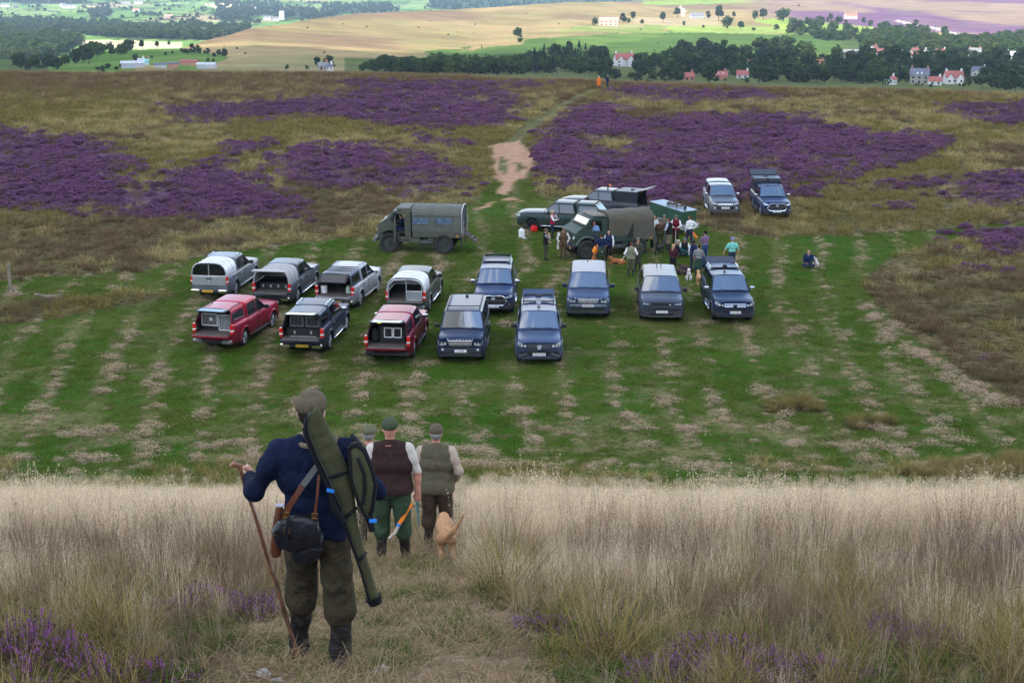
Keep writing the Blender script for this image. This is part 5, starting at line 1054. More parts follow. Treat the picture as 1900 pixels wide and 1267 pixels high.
        if gate == 'down':
            g = MB().mat(s.pm).box((0, s.yr-H/2, floor-.035), (2*w-.05, H, .05), bev=.015); g.mat(LINER).box((0, s.yr-H/2+.01, floor-.002), (2*w-.2, H-.1, .018)); t = g.build('tailgate', s.o, smooth=30)
        else:
            g = MB().mat(gate if not isinstance(gate, str) else s.pm).box((0, s.yr-.005, floor+H/2-.03), (2*w-.02, .05, H), bev=.015); t = g.build('tailgate', s.o, smooth=30); MB().mat(BLK).box((0, s.yr-.04, floor+H*.72), (.26, .03, .06)).build('handle', t)
    def rear_bumper(s, mt, step_mat=None):
        b = MB().mat(mt); z = s.clear+.14
        for sx in (1, -1): b.box((sx*s.W*.36, s.yr-.06, z), (s.W*.24, .22, .17), bev=.04)
        b.mat(step_mat or BLK).box((0, s.yr-.04, z-.02), (s.W*.5, .2, .11), bev=.03); b.mat(DARK).tube([(0, s.yr-.1, z-.14), (0, s.yr-.27, z-.14), (0, s.yr-.28, z-.05)], .028, 6); b.build('rear_bumper', s.o, smooth=30)
    def hardtop(s, mt, rear='open', win=True, z=None, slope=.30, front=None, roofmat=None, tall=0.0, lid_tilt=.1, lidmat=None, rrails=None):
        """rigid canopy over the load bed"""
        zt = (z or s.roof)+tall; yf = s.rr-.04; yr = s.yr+.03; b = MB().mat(mt); zr = s.rail-.01
        def xs_(zz): t = (zz-zr)/(zt-.08-zr); return lerp(s.W/2-.075, s.W/2*(s.wr_-.015), min(1, max(0, t)))
        yb = yr+slope; rows = []
        for y, k in ((yf, 1), (lerp(yf, yb, .5), 1.0), (yb, 1)):
            rows.append((y, [(xs_(zr), zr), (xs_(lerp(zr, zt, .5)), lerp(zr, zt, .5)), (xs_(zt-.08), zt-.08), (xs_(zt-.08)-.09, zt-.01), (xs_(zt)*.5, zt+.02), (0, zt+.03)]))
        for i in range(2):
            (y0, h0), (y1, h1) = rows[i], rows[i+1]
            for j in range(5):
                for sx in (1, -1):
                    if i == 1:      # the rear edge leans
                        f = lambda y, h: yr+slope*(h[1]-zr)/(zt-zr)
                        b.add([(sx*h0[j][0], y0, h0[j][1]), (sx*h1[j][0], f(y1, h1[j]), h1[j][1]), (sx*h1[j+1][0], f(y1, h1[j+1]), h1[j+1][1]), (sx*h0[j+1][0], y0, h0[j+1][1])], [[0, 1, 2, 3]])
                    else: b.add([(sx*h0[j][0], y0, h0[j][1]), (sx*h1[j][0], y1, h1[j][1]), (sx*h1[j+1][0], y1, h1[j+1][1]), (sx*h0[j+1][0], y0, h0[j+1][1])], [[0, 1, 2, 3]])
        pts = [(x, yf, z_) for x, z_ in rows[0][1]]+[(-x, yf, z_) for x, z_ in rows[0][1][-2::-1]]; b.add(pts, [list(range(len(pts)))])
        import bmesh
        ob = b.build('canopy', s.o, smooth=0); bm = bmesh.new(); bm.from_mesh(ob.data); bmesh.ops.remove_doubles(bm, verts=bm.verts, dist=.0008); bmesh.ops.recalc_face_normals(bm, faces=bm.faces); bm.to_mesh(ob.data); bm.free(); ob.data.polygons.foreach_set('use_smooth', np.ones(len(ob.data.polygons), bool)); ob.data.set_sharp_from_angle(angle=rad(30))
        if win:
            for sx in (1, -1):
                f = lambda y, z_: (sx*(xs_(z_)+.012), y, z_); z0, z1 = zr+.12, zt-.17
                MB().mat(GLASSD).add([f(yr+.22, z0), f(yf-.12, z0), f(yf-.16, z1), f(yr+.34, z1)], [[0, 1, 2, 3]]).build('canopy_window', ob, smooth=0, fix=False)
        w = xs_(zt-.1)-.05; hh = zt-.06-zr
        if rear == 'open':
            lm = lidmat or GLASSD; l = MB().mat(lm); P0 = Vector((0, yb-.02, zt-.0)); d = Vector((0, -math.cos(lid_tilt), math.sin(lid_tilt)))*hh*1.05; l.mat(BLK)
            up = Vector((0, math.sin(lid_tilt), math.cos(lid_tilt)))*.03
            for wx, o_, m_, q0, q1 in ((w+.02, .0, BLK if lidmat is None else lidmat, 0, 1), (w-.08, .006, lm, .1, .92)):
                a, c_ = P0+d*q0, P0+d*q1; l.mat(m_).add([a+Vector((-wx, 0, 0))-up*.5-up*o_*20, a+Vector((wx, 0, 0))-up*.5-up*o_*20, c_+Vector((wx*.95, 0, 0))-up*.5-up*o_*20, c_+Vector((-wx*.95, 0, 0))-up*.5-up*o_*20, a+Vector((-wx, 0, 0))+up*.5+up*o_*20, a+Vector((wx, 0, 0))+up*.5+up*o_*20, c_+Vector((wx*.95, 0, 0))+up*.5+up*o_*20, c_+Vector((-wx*.95, 0, 0))+up*.5+up*o_*20], [[0, 1, 2, 3], [4, 5, 6, 7], [0, 1, 5, 4], [1, 2, 6, 5], [2, 3, 7, 6], [3, 0, 4, 7]])
            lid = l.build('canopy_hatch', s.o, smooth=0)
            for sx in (1, -1): MB().mat(BLK).tube([(sx*(w-.03), yr+.12, zr+.25), P0+d*.55+Vector((sx*(w-.1), 0, -.02))], .012, 5).build('gas_strut', lid)
            e = MB().mat(BLK); fr = [(-xs_(zr)+.03, yr+.0, zr), (-w, yb-.02, zt-.08), (w, yb-.02, zt-.08), (xs_(zr)-.03, yr, zr)]; e.tube(fr, .022, 5, False); e.build('hatch_seal', s.o)
        else:
            f = lambda u, z_: ((xs_(z_)-.06)*u, yr+slope*(z_-zr)/(zt-zr)-.01, z_)
            MB().mat(mt).add([f(-1, zr), f(1, zr), f(.98, zt-.03), f(-.98, zt-.03)], [[0, 1, 2, 3]]).build('canopy_rear', ob, smooth=0, fix=False)
            g = lambda u, z_: (f(u, z_)[0], f(u, z_)[1]-.012, z_); MB().mat(GLASSD).add([g(-.88, zr+.1), g(.88, zr+.1), g(.85, zt-.14), g(-.85, zt-.14)], [[0, 1, 2, 3]]).build('canopy_window', ob, smooth=0, fix=False)
        if rrails: s.rails(yb+.1, yf-.1, rrails, z=zt-.01, x=xs_(zt-.08)-.08)
        return ob
    def hoop(s, mt, h, door='closed', frame=None, hood_=0.0, ribs=3):
        """rounded canopy on hoops"""
        zr = s.rail; w = s.W/2-.07; zt = zr+h; yf = s.rr-.05; yr = s.yr+.02; prof = [(w, zr), (w-.02, zr+h*.35), (w-.10, zr+h*.70), (w-.24, zr+h*.90), (w-.44, zr+h*.985), (0, zt+.01)]
        full = prof+[(-x, z) for x, z in prof[-2::-1]]; P = []
        for i in range(ribs*2+1):
            y = lerp(yf, yr, i/(ribs*2)); k = 1.0 if i % 2 == 0 else .993; P.append([(x*k, y, zr+(z-zr)*k) for x, z in full])
        b = MB().mat(mt).sheet(P); b.add(P[0], [list(range(len(full)))]); ob = b.build('canopy', s.o, smooth=45)
        fm = frame or CAGE; e = MB().mat(fm); e.tube([(x, yr-.01, z) for x, z in full], .03, 6, False); e.tube([(-w, yr-.01, zr), (w, yr-.01, zr)], .022, 5) if door == 'closed' else None; e.build('canopy_frame', ob, smooth=50)
        for i in range(1, ribs): y = lerp(yf, yr, i/ribs); MB().mat(mt).tube([(x*1.004, y, zr+(z-zr)*1.006) for x, z in full], .016, 5, False).build('hoop', ob, smooth=50)
        if door == 'closed':
            for sx in (1, -1):
                pol = [(sx*.03, zr+.07), (sx*(w-.07), zr+.07), (sx*(w-.14), zr+h*.6), (sx*(w-.30), zr+h*.84), (sx*.03, zr+h*.86)]; MB().mat(GLASSD).prism(pol, yr-.02, yr-.005, 'y').build('canopy_window', ob, smooth=0)
            MB().mat(fm).tube([(0, yr-.025, zr-.42), (0, yr-.025, zt-.04)], .022, 4).build('door_post', ob)
            MB().mat(fm).tube([(-w, yr-.02, zr+.03), (w, yr-.02, zr+.03)], .025, 4).build('door_rail', ob)
        return ob
LOAD = {}
def crate_front(parent, x0, x1, z0, z1, y, mt, bars=True, name='dog_crate_door', back=True):
    b = MB().mat(mt); r = .022
    for p, q in (((x0, z0), (x1, z0)), ((x1, z0), (x1, z1)), ((x1, z1), (x0, z1)), ((x0, z1), (x0, z0))): b.tube([(p[0], y, p[1]), (q[0], y, q[1])], r, 4)
    if bars:
        n = max(2, int((x1-x0)/.055))
        for i in range(1, n): x = lerp(x0, x1, i/n); b.tube([(x, y, z0), (x, y, z1)], .006, 4, False)
    return b.build(name, parent, smooth=30)
def place(c, rw, fw, side=1):
    """set the car down so that its wheels on one side (1 right, -1 left) touch the ground at two photograph pixels"""
    a, b = gpt(*rw), gpt(*fw); d = Vector((b.x-a.x, b.y-a.y)); yaw = math.atan2(-d.x, d.y); mid = (a+b)/2
    off = Vector((side*(c.W/2-.13), (c.wf+c.wrr)/2, 0)); off.rotate(Euler((0, 0, yaw))); c.o.rotation_euler = (0, 0, yaw); p = mid-off; c.o.location = (p.x, p.y, float(ground_z(p.x, p.y))-.02); return yaw
def place_front(c, px, py, yaw_deg):
    """set the car down by the pixel where the ground meets the middle of its front wheels"""
    a = gpt(px, py); yaw = math.pi+rad(yaw_deg); off = Vector((0, c.wf, 0)); off.rotate(Euler((0, 0, yaw))); c.o.rotation_euler = (0, 0, yaw); p = a-off; c.o.location = (p.x, p.y, float(ground_z(p.x, p.y))-.02)
def grille(c, poly, mt, y=None, bars=(), barm=None, frame=None, name='grille', fr=.022):
    y = y or c.yf; g = MB().mat(mt).prism(poly, y-.10, y+.012, 'y').build(name, c.o, smooth=0)
    for z in bars: 
        xs2 = [q[0] for q in poly]; MB().mat(barm or CHR).box((0, y+.02, z), ((max(xs2)-min(xs2))*.94, .035, .03), rot=(.75, 0, 0)).build('grille_bar', g, smooth=0)
    if frame: MB().mat(frame).tube([(p[0], y+.02, p[1]) for p in poly+poly[:1]], fr, 5, False).build('grille_frame', g, smooth=40)
    return g
def sym(pts): return pts+[(-x, z) for x, z in pts[::-1]]
DKPK = (0.0,)
PK = dict(L=5.32, Wd=1.86, wb=3.08, fo=.98, hood=1.11, belt=1.17, roof=1.80, cowl=1.02, rf=.32, rr=-1.02, kind='pickup', rail=1.20, wr=.38, clear=.36)
def pickup(label, pm, group, wheel='alloy', name='pickup_truck', **kw):
    a = dict(PK); a.update(kw); c = Car(name, label, 'pickup', group, pm=pm, wheel=wheel, **a); return c
WPK = [(.02, .98, .10, .36), (-.90, -.06, -.80, .02)]
def face_hilux(c, style, txt, blue=False):
    """front of a Japanese pickup in one of three trims"""
    x = c.W/2*c.nose
    if style == 'plain':
        grille(c, sym([(.50, .98), (.44, .76)]), BLK, bars=(.93, .87, .81), barm=pmat('dark_trim', (.05, .055, .06), .4)); c.lamps_front(.92, .17, .36, slant=.07)
        e = MB().mat(CHR)
        for (rx, rz, n) in ((.10, .07, 18), (.045, .066, 14), (.075, .026, 14)): e.tube([(rx*math.cos(6.283*i/n), c.yf+.05, .875+rz*math.sin(6.283*i/n)+(.018 if rz < .03 else 0)) for i in range(n+1)], .009, 5, False)
        e.build('badge', c.o); grille(c, sym([(.55, .70), (.42, .52)]), DARK, name='lower_grille')
        for sx in (1, -1): MB().mat(pmat('bumper_grey', (.05, .055, .065), .5)).box((sx*.66, c.yf-.01, .52), (.34, .12, .10), rot=(0, sx*.35, 0), bev=.03).build('bumper_corner', c.o); MB().mat(DARK).prism([(sx*.52, .70), (sx*.82, .66), (sx*.78, .56), (sx*.6, .55)], c.yf-.1, c.yf+.008, 'y').build('lamp_recess', c.o, smooth=0)
        c.plate(c.yf+.04, .56, txt, blue=blue)
    elif style == 'bold':
        p = sym([(.40, 1.0), (.52, .93), (.62, .72), (.46, .56)]); grille(c, p, BLK, bars=(.79,), barm=pmat('dark_trim', (.05, .055, .06), .4), frame=CHR, fr=.032); c.lamps_front(.95, .13, .30, slant=.05); e = MB().mat(CHR)
        e.tube([(.085*math.cos(6.283*i/18), c.yf+.05, .90+.05*math.sin(6.283*i/18)) for i in range(19)], .012, 5, False); e.tube([(-.06, c.yf+.05, .91), (0, c.yf+.05, .885), (.06, c.yf+.05, .91)], .012, 5); e.build('badge', c.o)
        for sx in (1, -1): MB().mat(BLK).prism([(sx*.64, .72), (sx*.85, .74), (sx*.80, .50), (sx*.66, .50)], c.yf-.12, c.yf-.01, 'y').build('lamp_recess', c.o, smooth=0); MB().mat(AMB).box((sx*.76, c.yf, .62), (.05, .03, .04)).build('fog_light', c.o)
        c.plate(c.yf+.05, .52, txt, blue=blue); MB().mat(BLK).box((0, c.yf-.02, .46), (1.5, .12, .08), bev=.03).build('front_bumper', c.o)
    else:
        grille(c, sym([(.52, .99), (.46, .80)]), BLK, bars=(.96, .89, .825), barm=CHR); c.lamps_front(.91, .15, .36, slant=.08); e = MB().mat(BLK); e.box((0, c.yf+.045, .89), (.17, .03, .10), bev=.01); e.build('badge', c.o); grille(c, sym([(.56, .74), (.46, .56)]), DARK, name='lower_grille')
        for sx in (1, -1): MB().mat(BLK).prism([(sx*.62, .74), (sx*.84, .72), (sx*.80, .54), (sx*.6, .54)], c.yf-.14, c.yf-.02, 'y').build('lamp_recess', c.o, smooth=0); MB().mat(LENS).lathe([(0, .06), (.02, .05), (.015, .001)], 12, 'y', (sx*.72, c.yf-.02, .65)).build('fog_light', c.o); MB().mat(CHR).box((sx*.72, c.yf+.0, .52), (.22, .05, .025)).build('trim_strip', c.o)
        c.plate(c.yf+.03, .58, txt, blue=blue)
G_FRONT = 'cars parked nose on to the hill'; G_REAR = 'pickups parked with their backs to the hill'
# ---------------------------------------------------------------- the eight nose-on cars
NAVY = paint('navy', (.012, .023, .058)); STEEL = paint('steel_blue', (.038, .060, .118)); GREY = paint('graphite', (.050, .062, .088)); CHARC = paint('charcoal', (.028, .032, .040)); MIDN = paint('midnight', (.012, .026, .078))
def suv(label, pm, group, **kw): return Car('estate_car', label, 'car', group, pm=pm, kind='suv', **kw)
def letters(c, s, z, y, size=.085, gap=None, mt=CHR, tilt=.5):
    w = gap or size*1.3; n = len(s)
    for i, ch in enumerate(s):
        if ch == ' ': continue
        link('lettering', text_mesh(ch, size, mt), c.o, (-(i-(n-1)/2)*w*-1*-1, y, z), (math.pi/2-tilt, 0, math.pi))
# square cut estate
c = suv('square dark blue estate car with a roof bar and long rails, nose on', NAVY, G_FRONT, L=4.83, Wd=1.92, wb=2.885, fo=.88, hood=1.16, belt=1.20, roof=1.86, cowl=1.18, rf=.62, rr=-2.38, wr=.38, wheel='alloy', nose=.93, wide_roof=.83, nose_drop=.05, clear=.36)
c.cabin([(.12, 1.05, .16, .62), (-.86, .04, -.84, .08), (-2.1, -.96, -2.0, -.94)], rear_slope=.08); c.rear_window(.08); c.mirrors(BLK); c.rails(-2.15, .55, BLK, x=.68); MB().mat(BLK).tube([(-.68, .12, 1.93), (.68, .12, 1.93)], .022, 6).build('roof_bar', c.o); MB().mat(BLK).box((0, -1.9, 1.90), (.13, .2, .06), bev=.02).build('roof_fin', c.o); c.step(); c.flares(NAVY)
grille(c, sym([(.50, 1.02), (.44, .80)]), BLK, bars=(.95, .875), barm=ALLOY, frame=CHR, fr=.018); c.lamps_front(.92, .20, .34, slant=.0, wrap=.05); letters(c, 'DISCOVERY', 1.085, c.yf+.006, .07, .125, tilt=.3)
MB().mat(pmat('bumper_dark', (.02, .023, .03), .45)).box((0, c.yf-.02, .60), (1.72, .10, .24), bev=.05).build('front_bumper', c.o); MB().mat(CHR).box((0, c.yf+.02, .47), (.9, .05, .03)).build('skid_bar', c.o)
for sx in (1, -1): MB().mat(LENS).lathe([(0, .06), (.02, .05), (.015, .001)], 12, 'y', (sx*.72, c.yf+.032, .66)).build('fog_light', c.o)
c.plate(c.yf+.045, .60, 'L6 SWJ', blue=True); place_front(c, 857, 665, -2.2)
# plain trim pickup with raised hatch and a round roof lamp
def hatch_front(c, mt, tall=.0):
    c.hardtop(c.pm, 'open', True, lidmat=mt, lid_tilt=.32, tall=tall)
def roof_lamp(c, x, y, z, big=.13, mt=None):
    b = MB().mat(BLK).tube([(x, y, z), (x, y, z+.16)], .02, 6); b.box((x, y, z+.01), (.16, .12, .03)); b.lathe([(-.09, .03), (-.06, big*.8), (0, big), (.02, big*.95)], 16, 'y', (x, y+.02, z+.26)); b.mat(mt or LENS).lathe([(.02, big*.93), (.03, big*.5), (.033, .001)], 16, 'y', (x, y+.02, z+.26)); b.build('spot_lamp', c.o, smooth=40)
c = pickup('steel blue pickup with raised rear hatch and a round chrome lamp on its roof', STEEL, G_FRONT); c.handle = None; c.cabin(WPK, .22); c.mirrors(BLK); hatch_front(c, STEEL); c.rails(-2.45, -1.15, BLK, z=1.80, x=.66); MB().mat(BLK).tube([(-.66, -1.15, 1.86), (.66, -1.15, 1.86)], .03, 6).build('roof_bar', c.o); MB().mat(BLK).tube([(-.62, -2.35, 1.87), (.62, -2.35, 1.87)], .03, 6).build('roof_bar', c.o)
MB().mat(BLK).box((0, -2.2, 1.86), (.28, .16, .08), bev=.03).build('roof_vent', c.o); roof_lamp(c, .0, -.25, 1.81); face_hilux(c, 'plain', 'YD18 TOX'); c.bed('shut'); c.step(); c.flares(STEEL); MB().mat(BLK).box((.03, 1.35, 1.11), (.20, .13, .03), bev=.01).build('bonnet_deflector', c.o); place_front(c, 1000, 668, -.6)
# chrome framed pickup in the upper line
c = pickup('dark blue pickup with chrome framed grille standing behind the square estate', MIDN, G_FRONT); c.handle = CHR; c.cabin(WPK, .22); c.mirrors(CHR); c.hardtop(MIDN, 'shut', True); c.rails(-2.4, -1.12, NAVY, z=1.82, x=.66); MB().mat(NAVY).tube([(-.64, -2.38, 1.86), (-.3, -2.46, 1.90), (.3, -2.46, 1.90), (.64, -2.38, 1.86)], .035, 6).build('rear_spoiler', c.o); MB().mat(BLK).tube([(-.68, -1.05, 1.84), (.68, -1.05, 1.84)], .03, 6).build('roof_bar', c.o); face_hilux(c, 'bold', 'PX22 XLS'); c.bed('shut'); c.step(CHR); c.flares(MIDN)
MB().mat(WHT).box((-.42, .93, 1.245), (.26, .03, .10), rot=(.9, 0, 0)).build('parking_card', c.o); place_front(c, 917, 579, -2.0)
# pale roofed luxury estate
c = suv('large blue grey estate car with pale roof and a wide mesh grille', STEEL, G_FRONT, L=5.0, Wd=1.99, wb=2.92, fo=.90, hood=1.10, belt=1.20, roof=1.84, cowl=1.22, rf=.52, rr=-2.42, wr=.39, wheel='five', nose=.90, wide_roof=.80, nose_drop=.06, clear=.33)
c.cabin([(.10, 1.06, .14, .55), (-.9, .02, -.88, .06), (-2.05, -1.0, -1.9, -.98)], rear_slope=.22); c.rear_window(.22); c.mirrors(NAVY); grille(c, sym([(.48, .99), (.42, .78)]), BLK, bars=(.955, .905, .855), barm=ALLOY, frame=CHR, fr=.015); c.lamps_front(.91, .16, .36, slant=.03, wrap=.08); letters(c, 'RANGE ROVER', 1.035, c.yf+.008, .065, .115, tilt=.35)
MB().mat(pmat('bumper_silver', (.22, .25, .31), .4, .4)).box((0, c.yf-.02, .70), (1.74, .09, .14), bev=.04).build('front_bumper', c.o); MB().mat(CHR).box((0, c.yf+.0, .47), (1.5, .05, .03)).build('skid_bar', c.o); MB().mat(DARK).box((0, c.yf-.03, .55), (1.55, .08, .12)).build('lower_grille', c.o)
for sx in (1, -1):
    for k in range(3): MB().mat(CHR).box((sx*.70, c.yf+.03, .66+k*.035), (.28, .03, .013)).build('trim_strip', c.o)
MB().mat(BLK).box((.05, -2.0, 1.86), (.06, .18, .07)).build('roof_fin', c.o); c.plate(c.yf+.04, .70, 'RG66 RUR'); place_front(c, 1091, 586, -3.2)
# smooth nosed estate
c = suv('smooth grey estate car with narrow grille, right of the pale roofed estate', GREY, G_FRONT, L=4.95, Wd=2.0, wb=3.0, fo=.88, hood=1.08, belt=1.18, roof=1.80, cowl=1.26, rf=.48, rr=-2.42, wr=.40, wheel='black', nose=.90, wide_roof=.78, nose_drop=.10, clear=.32)
c.cabin([(.10, 1.08, .14, .5), (-.9, .02, -.88, .06), (-2.0, -1.0, -1.75, -.98)], rear_slope=.32); c.rear_window(.32); c.mirrors(BLK); grille(c, sym([(.46, .955), (.42, .86)]), BLK); c.lamps_front(.915, .085, .40, slant=.03, lens=pmat('dark_lens', (.10, .11, .13), .1, .3, coat=1.0), wrap=.10); letters(c, 'RANGE ROVER', 1.0, c.yf+.006, .06, .12, mt=PLTX, tilt=.4)
MB().mat(WHT).box((-.36, c.yf+.02, .90), (.07, .02, .03)).build('badge', c.o); MB().mat(DARK).prism(sym([(.86, .72), (.80, .63), (.66, .60)]), c.yf-.1, c.yf+.0, 'y').build('lower_grille', c.o, smooth=0); MB().mat(DARK).prism(sym([(.58, .50), (.52, .38)]), c.yf-.1, c.yf+.006, 'y').build('lower_grille', c.o, smooth=0); MB().mat(CHR).tube([(-.86, c.yf-.12, .36), (-.5, c.yf+.03, .33), (.5, c.yf+.03, .33), (.86, c.yf-.12, .36)], .02, 6).build('skid_bar', c.o)
for x in (-.10, .10): MB().mat(BLK).box((x, -1.55, 1.84), (.035, .2, .12)).build('roof_fin', c.o)
c.plate(c.yf+.025, .56, 'EY73 SVN'); place_front(c, 1226, 591, -3.2)
# right hand lamp topped pickup
c = pickup('dark blue pickup with raised hatch and dark ball lamp on its roof', NAVY, G_FRONT, wheel='black'); c.handle = CHR; c.cabin(WPK, .22); c.mirrors(CHR); c.hardtop(NAVY, 'open', True, lidmat=paint('hatch_grey', (.05, .055, .075)), lid_tilt=.36); c.rails(-2.4, -1.12, CHR, z=1.82, x=.66); MB().mat(BLK).tube([(-.68, -1.05, 1.84), (.68, -1.05, 1.84)], .03, 6).build('roof_bar', c.o); roof_lamp(c, .12, -.2, 1.81, .12, BLK); face_hilux(c, 'bars', 'PY69 HGX', True); c.bed('shut'); c.step(CHR); c.flares(NAVY); MB().mat(BLK).box((.05, .98, 1.20), (.14, .12, .03), bev=.01).build('bonnet_deflector', c.o); place_front(c, 1357, 592, -.2)
# two pickups on the moor edge
c = pickup('silver grey pickup with smooth white topped canopy on the rough grass by the heather', paint('silver_grey', (.10, .112, .135)), 'pickups at the heather edge', Wd=1.82); c.handle = CHR; c.cabin(WPK, .22); c.mirrors(CHR); c.hardtop(paint('pale_top', (.20, .225, .265)), 'shut', True, tall=.03); c.bed('shut'); c.step(CHR); c.flares(c.pm)
grille(c, sym([(.50, 1.0), (.42, .80)]), BLK, bars=(.95, .90, .85), barm=CHR); MB().mat(WHT).prism([(0, .97), (.07, .90), (0, .83), (-.07, .90)], c.yf+.03, c.yf+.05, 'y').build('badge', c.o, smooth=0); c.lamps_front(.94, .15, .34, slant=.07); grille(c, sym([(.55, .74), (.5, .58)]), DARK, name='lower_grille'); MB().mat(CHR).box((0, c.yf+.02, .50), (1.2, .05, .035)).build('skid_bar', c.o)
for sx in (1, -1): MB().mat(LENS).lathe([(0, .07), (.02, .06), (.015, .001)], 12, 'y', (sx*.70, c.yf+.015, .67)).build('fog_light', c.o)
c.plate(c.yf+.03, .68, 'YG67 RNN'); place_front(c, 1342, 400, -1)
c = pickup('navy pickup with chrome framed grille and a tall angular box with its lid raised', MIDN, 'pickups at the heather edge'); c.handle = CHR; c.cabin(WPK, .22); c.mirrors(CHR); c.bed('shut'); c.step(BLK); c.flares(c.pm); face_hilux(c, 'bold', 'PK22 OLJ'); roof_lamp(c, .1, -.55, 1.81, .12, BLK)
BOX = paint('box_black', (.03, .034, .042), .2, .4)
def alu_box(c, open_=True, tall=.95, side_panels=False):
    zr = c.rail; b = MB().mat(BOX); w = c.W/2-.06; yf, yr = c.rr-.05, c.yr+.05; zt = zr+tall
    b.prism([(yr, zr), (yf, zr), (yf+.0, zt-.15), (yf-.12, zt), (yr+.05, zt)], -w, w, 'x') if not side_panels else None
    if side_panels:   # hollow, open at the back
        for sx in (1, -1): b.box((sx*(w-.02), (yf+yr)/2, zr+tall/2), (.04, yf-yr, tall))
        b.box((0, (yf+yr)/2, zt-.02), (2*w, yf-yr, .04)); b.box((0, yf-.02, zr+tall/2), (2*w, .04, tall)); b.mat(DARK).box((0, yf-.3, zr+tall/2), (2*w-.1, .03, tall-.06))
    ob = b.build('canopy', c.o, smooth=0)
    for sx in (1, -1):
        for k in range(2): MB().mat(CHARC).box((sx*(w+.008), lerp(yf, yr, .28+.46*k), zr+tall*.52), (.02, (yf-yr)*.42, tall*.74), bev=.006).build('side_hatch', ob, smooth=0); MB().mat(CHR).box((sx*(w+.03), lerp(yf, yr, .28+.46*k), zr+tall*.2), (.02, .06, .03)).build('latch', ob)
    a = .28; d = Vector((0, -math.cos(a), math.sin(a)))*tall*1.0; p0 = Vector((0, yr+.0, zt+.02)); up = Vector((0, math.sin(a), math.cos(a)))*.025; l = MB().mat(BOX); W_ = w
    l.add([p0+Vector((-W_, 0, 0))-up, p0+Vector((W_, 0, 0))-up, p0+d+Vector((W_, 0, 0))-up, p0+d+Vector((-W_, 0, 0))-up, p0+Vector((-W_, 0, 0))+up, p0+Vector((W_, 0, 0))+up, p0+d+Vector((W_, 0, 0))+up, p0+d+Vector((-W_, 0, 0))+up], [[0, 1, 2, 3], [4, 5, 6, 7], [0, 1, 5, 4], [1, 2, 6, 5], [2, 3, 7, 6], [3, 0, 4, 7]]); lid = l.build('canopy_hatch', c.o, smooth=0)
    for sx in (1, -1): MB().mat(CHR).tube([(sx*(w-.08), yr+.1, zt-.3), p0+d*.5+Vector((sx*(w-.15), 0, -.03))], .014, 5).build('gas_strut', lid)
    MB().mat(BLK).box((0, lerp(yf, yr, .6), zt+.03), (.26, .18, .06), bev=.02).build('roof_vent', ob)
alu_box(c, True, .86); place_front(c, 1436, 402, 0)
# ---------------------------------------------------------------- pickups with their backs to the camera
def tail_kit(c, txt='', plate=True, bump=CHR, bs=None, px=0):
    c.tail(c.W/2-.06, 1.02, .40, .13); c.rear_bumper(bump, bs)
    if plate: c.plate(c.yr-.155, c.clear+.15, txt, rear=True, x=px)
    for sx in (1, -1): MB().mat(BLK).box((sx*(c.W/2-.13), c.wrr-c.r-.16, .34), (.27, .02, .32)).build('mud_flap', c.o)
def front_simple(c):
    grille(c, sym([(.48, .98), (.42, .78)]), BLK, frame=CHR); c.lamps_front(.93, .16, .32, slant=.06)
SILV = paint('silver', (.30, .31, .33)); RED = paint('crimson', (.31, .009, .036), .45, .25); DRED = paint('dark_red', (.20, .008, .024), .45, .25); DBLUE = paint('dark_blue', (.016, .022, .045)); SLATE = paint('slate_grey', (.06, .068, .085)); OLIVE = paint('olive_grey', (.075, .078, .070))
CANV = pmat('canopy_white', (.62, .63, .64), .45, .25, var=.06, scale=3); CANG = pmat('canopy_grey', (.34, .33, .31), .6, 0, var=.10, scale=4); GATE = pmat('gate_mesh', (.27, .29, .29), .55, .4, var=.15, scale=20)
def plates_bed(c): pass
def drawer(c, n, z, mt, y=-2.35, w=1.5):
    d = MB().mat(mt).box((0, y+.3, z), (w, .6, .34)).build('drawer_unit', c.o, smooth=0)
    for i in range(n): MB().mat(CAGE).box(((i-(n-1)/2)*w/n, y-.012, z+.02), (.08, .03, .13)).build('latch', d)
    return d
BDRAW = pmat('drawer_black', (.012, .012, .012), .5)
# silver grey with white hooped canopy, doors shut
c = pickup('grey pickup with white hooped canopy and two mesh rear doors shut', paint('blue_grey', (.13, .145, .17)), G_REAR); c.handle = CHR; c.cabin(WPK, .22); c.mirrors(BLK); c.rails(-.85, .2, CHR, z=1.80, x=.64); front_simple(c); c.bed(GATE); c.hoop(CANV, .66, 'closed', CAGE); tail_kit(c, 'YG15 PJU', px=-.05); c.step(ALLOY); c.flares(c.pm); MB().mat(CAGE).box((0, c.yr-.035, .98), (.03, .02, .36)).build('door_post', c.o); place(c, (436, 547), (469, 522))
c = pickup('dark slate pickup with grey canvas hoop canopy open at the back and empty', SLATE, G_REAR); c.handle = CHR; c.cabin(WPK, .22); c.mirrors(CHR); front_simple(c); c.bed('down'); c.hoop(CANG, .64, 'open', CANG); tail_kit(c, '', False); c.step(CHR); c.flares(c.pm); drawer(c, 4, .95, BDRAW, -2.15)
MB().mat(CANG).box((0, c.yr-.18, c.rail+.66), (1.62, .5, .03), rot=(-.05, 0, 0)).build('canopy_flap', c.o, smooth=0); place(c, (549, 561), (583, 533))
c = pickup('silver pickup with blue roofed canopy, half open hatch and a white tub inside', SILV, G_REAR); c.handle = CHR; c.cabin(WPK, .22); c.mirrors(CHR); c.rails(-.9, .2, ALLOY, z=1.80, x=.64); front_simple(c); c.bed('down'); c.hardtop(paint('canopy_navy', (.035, .05, .09)), 'open', True, lid_tilt=-.62, slope=.12)
for k in range(3): MB().mat(BLK).tube([(-.7, -1.2-.42*k, 1.86), (.7, -1.2-.42*k, 1.86)], .02, 5).build('roof_bar', c.o)
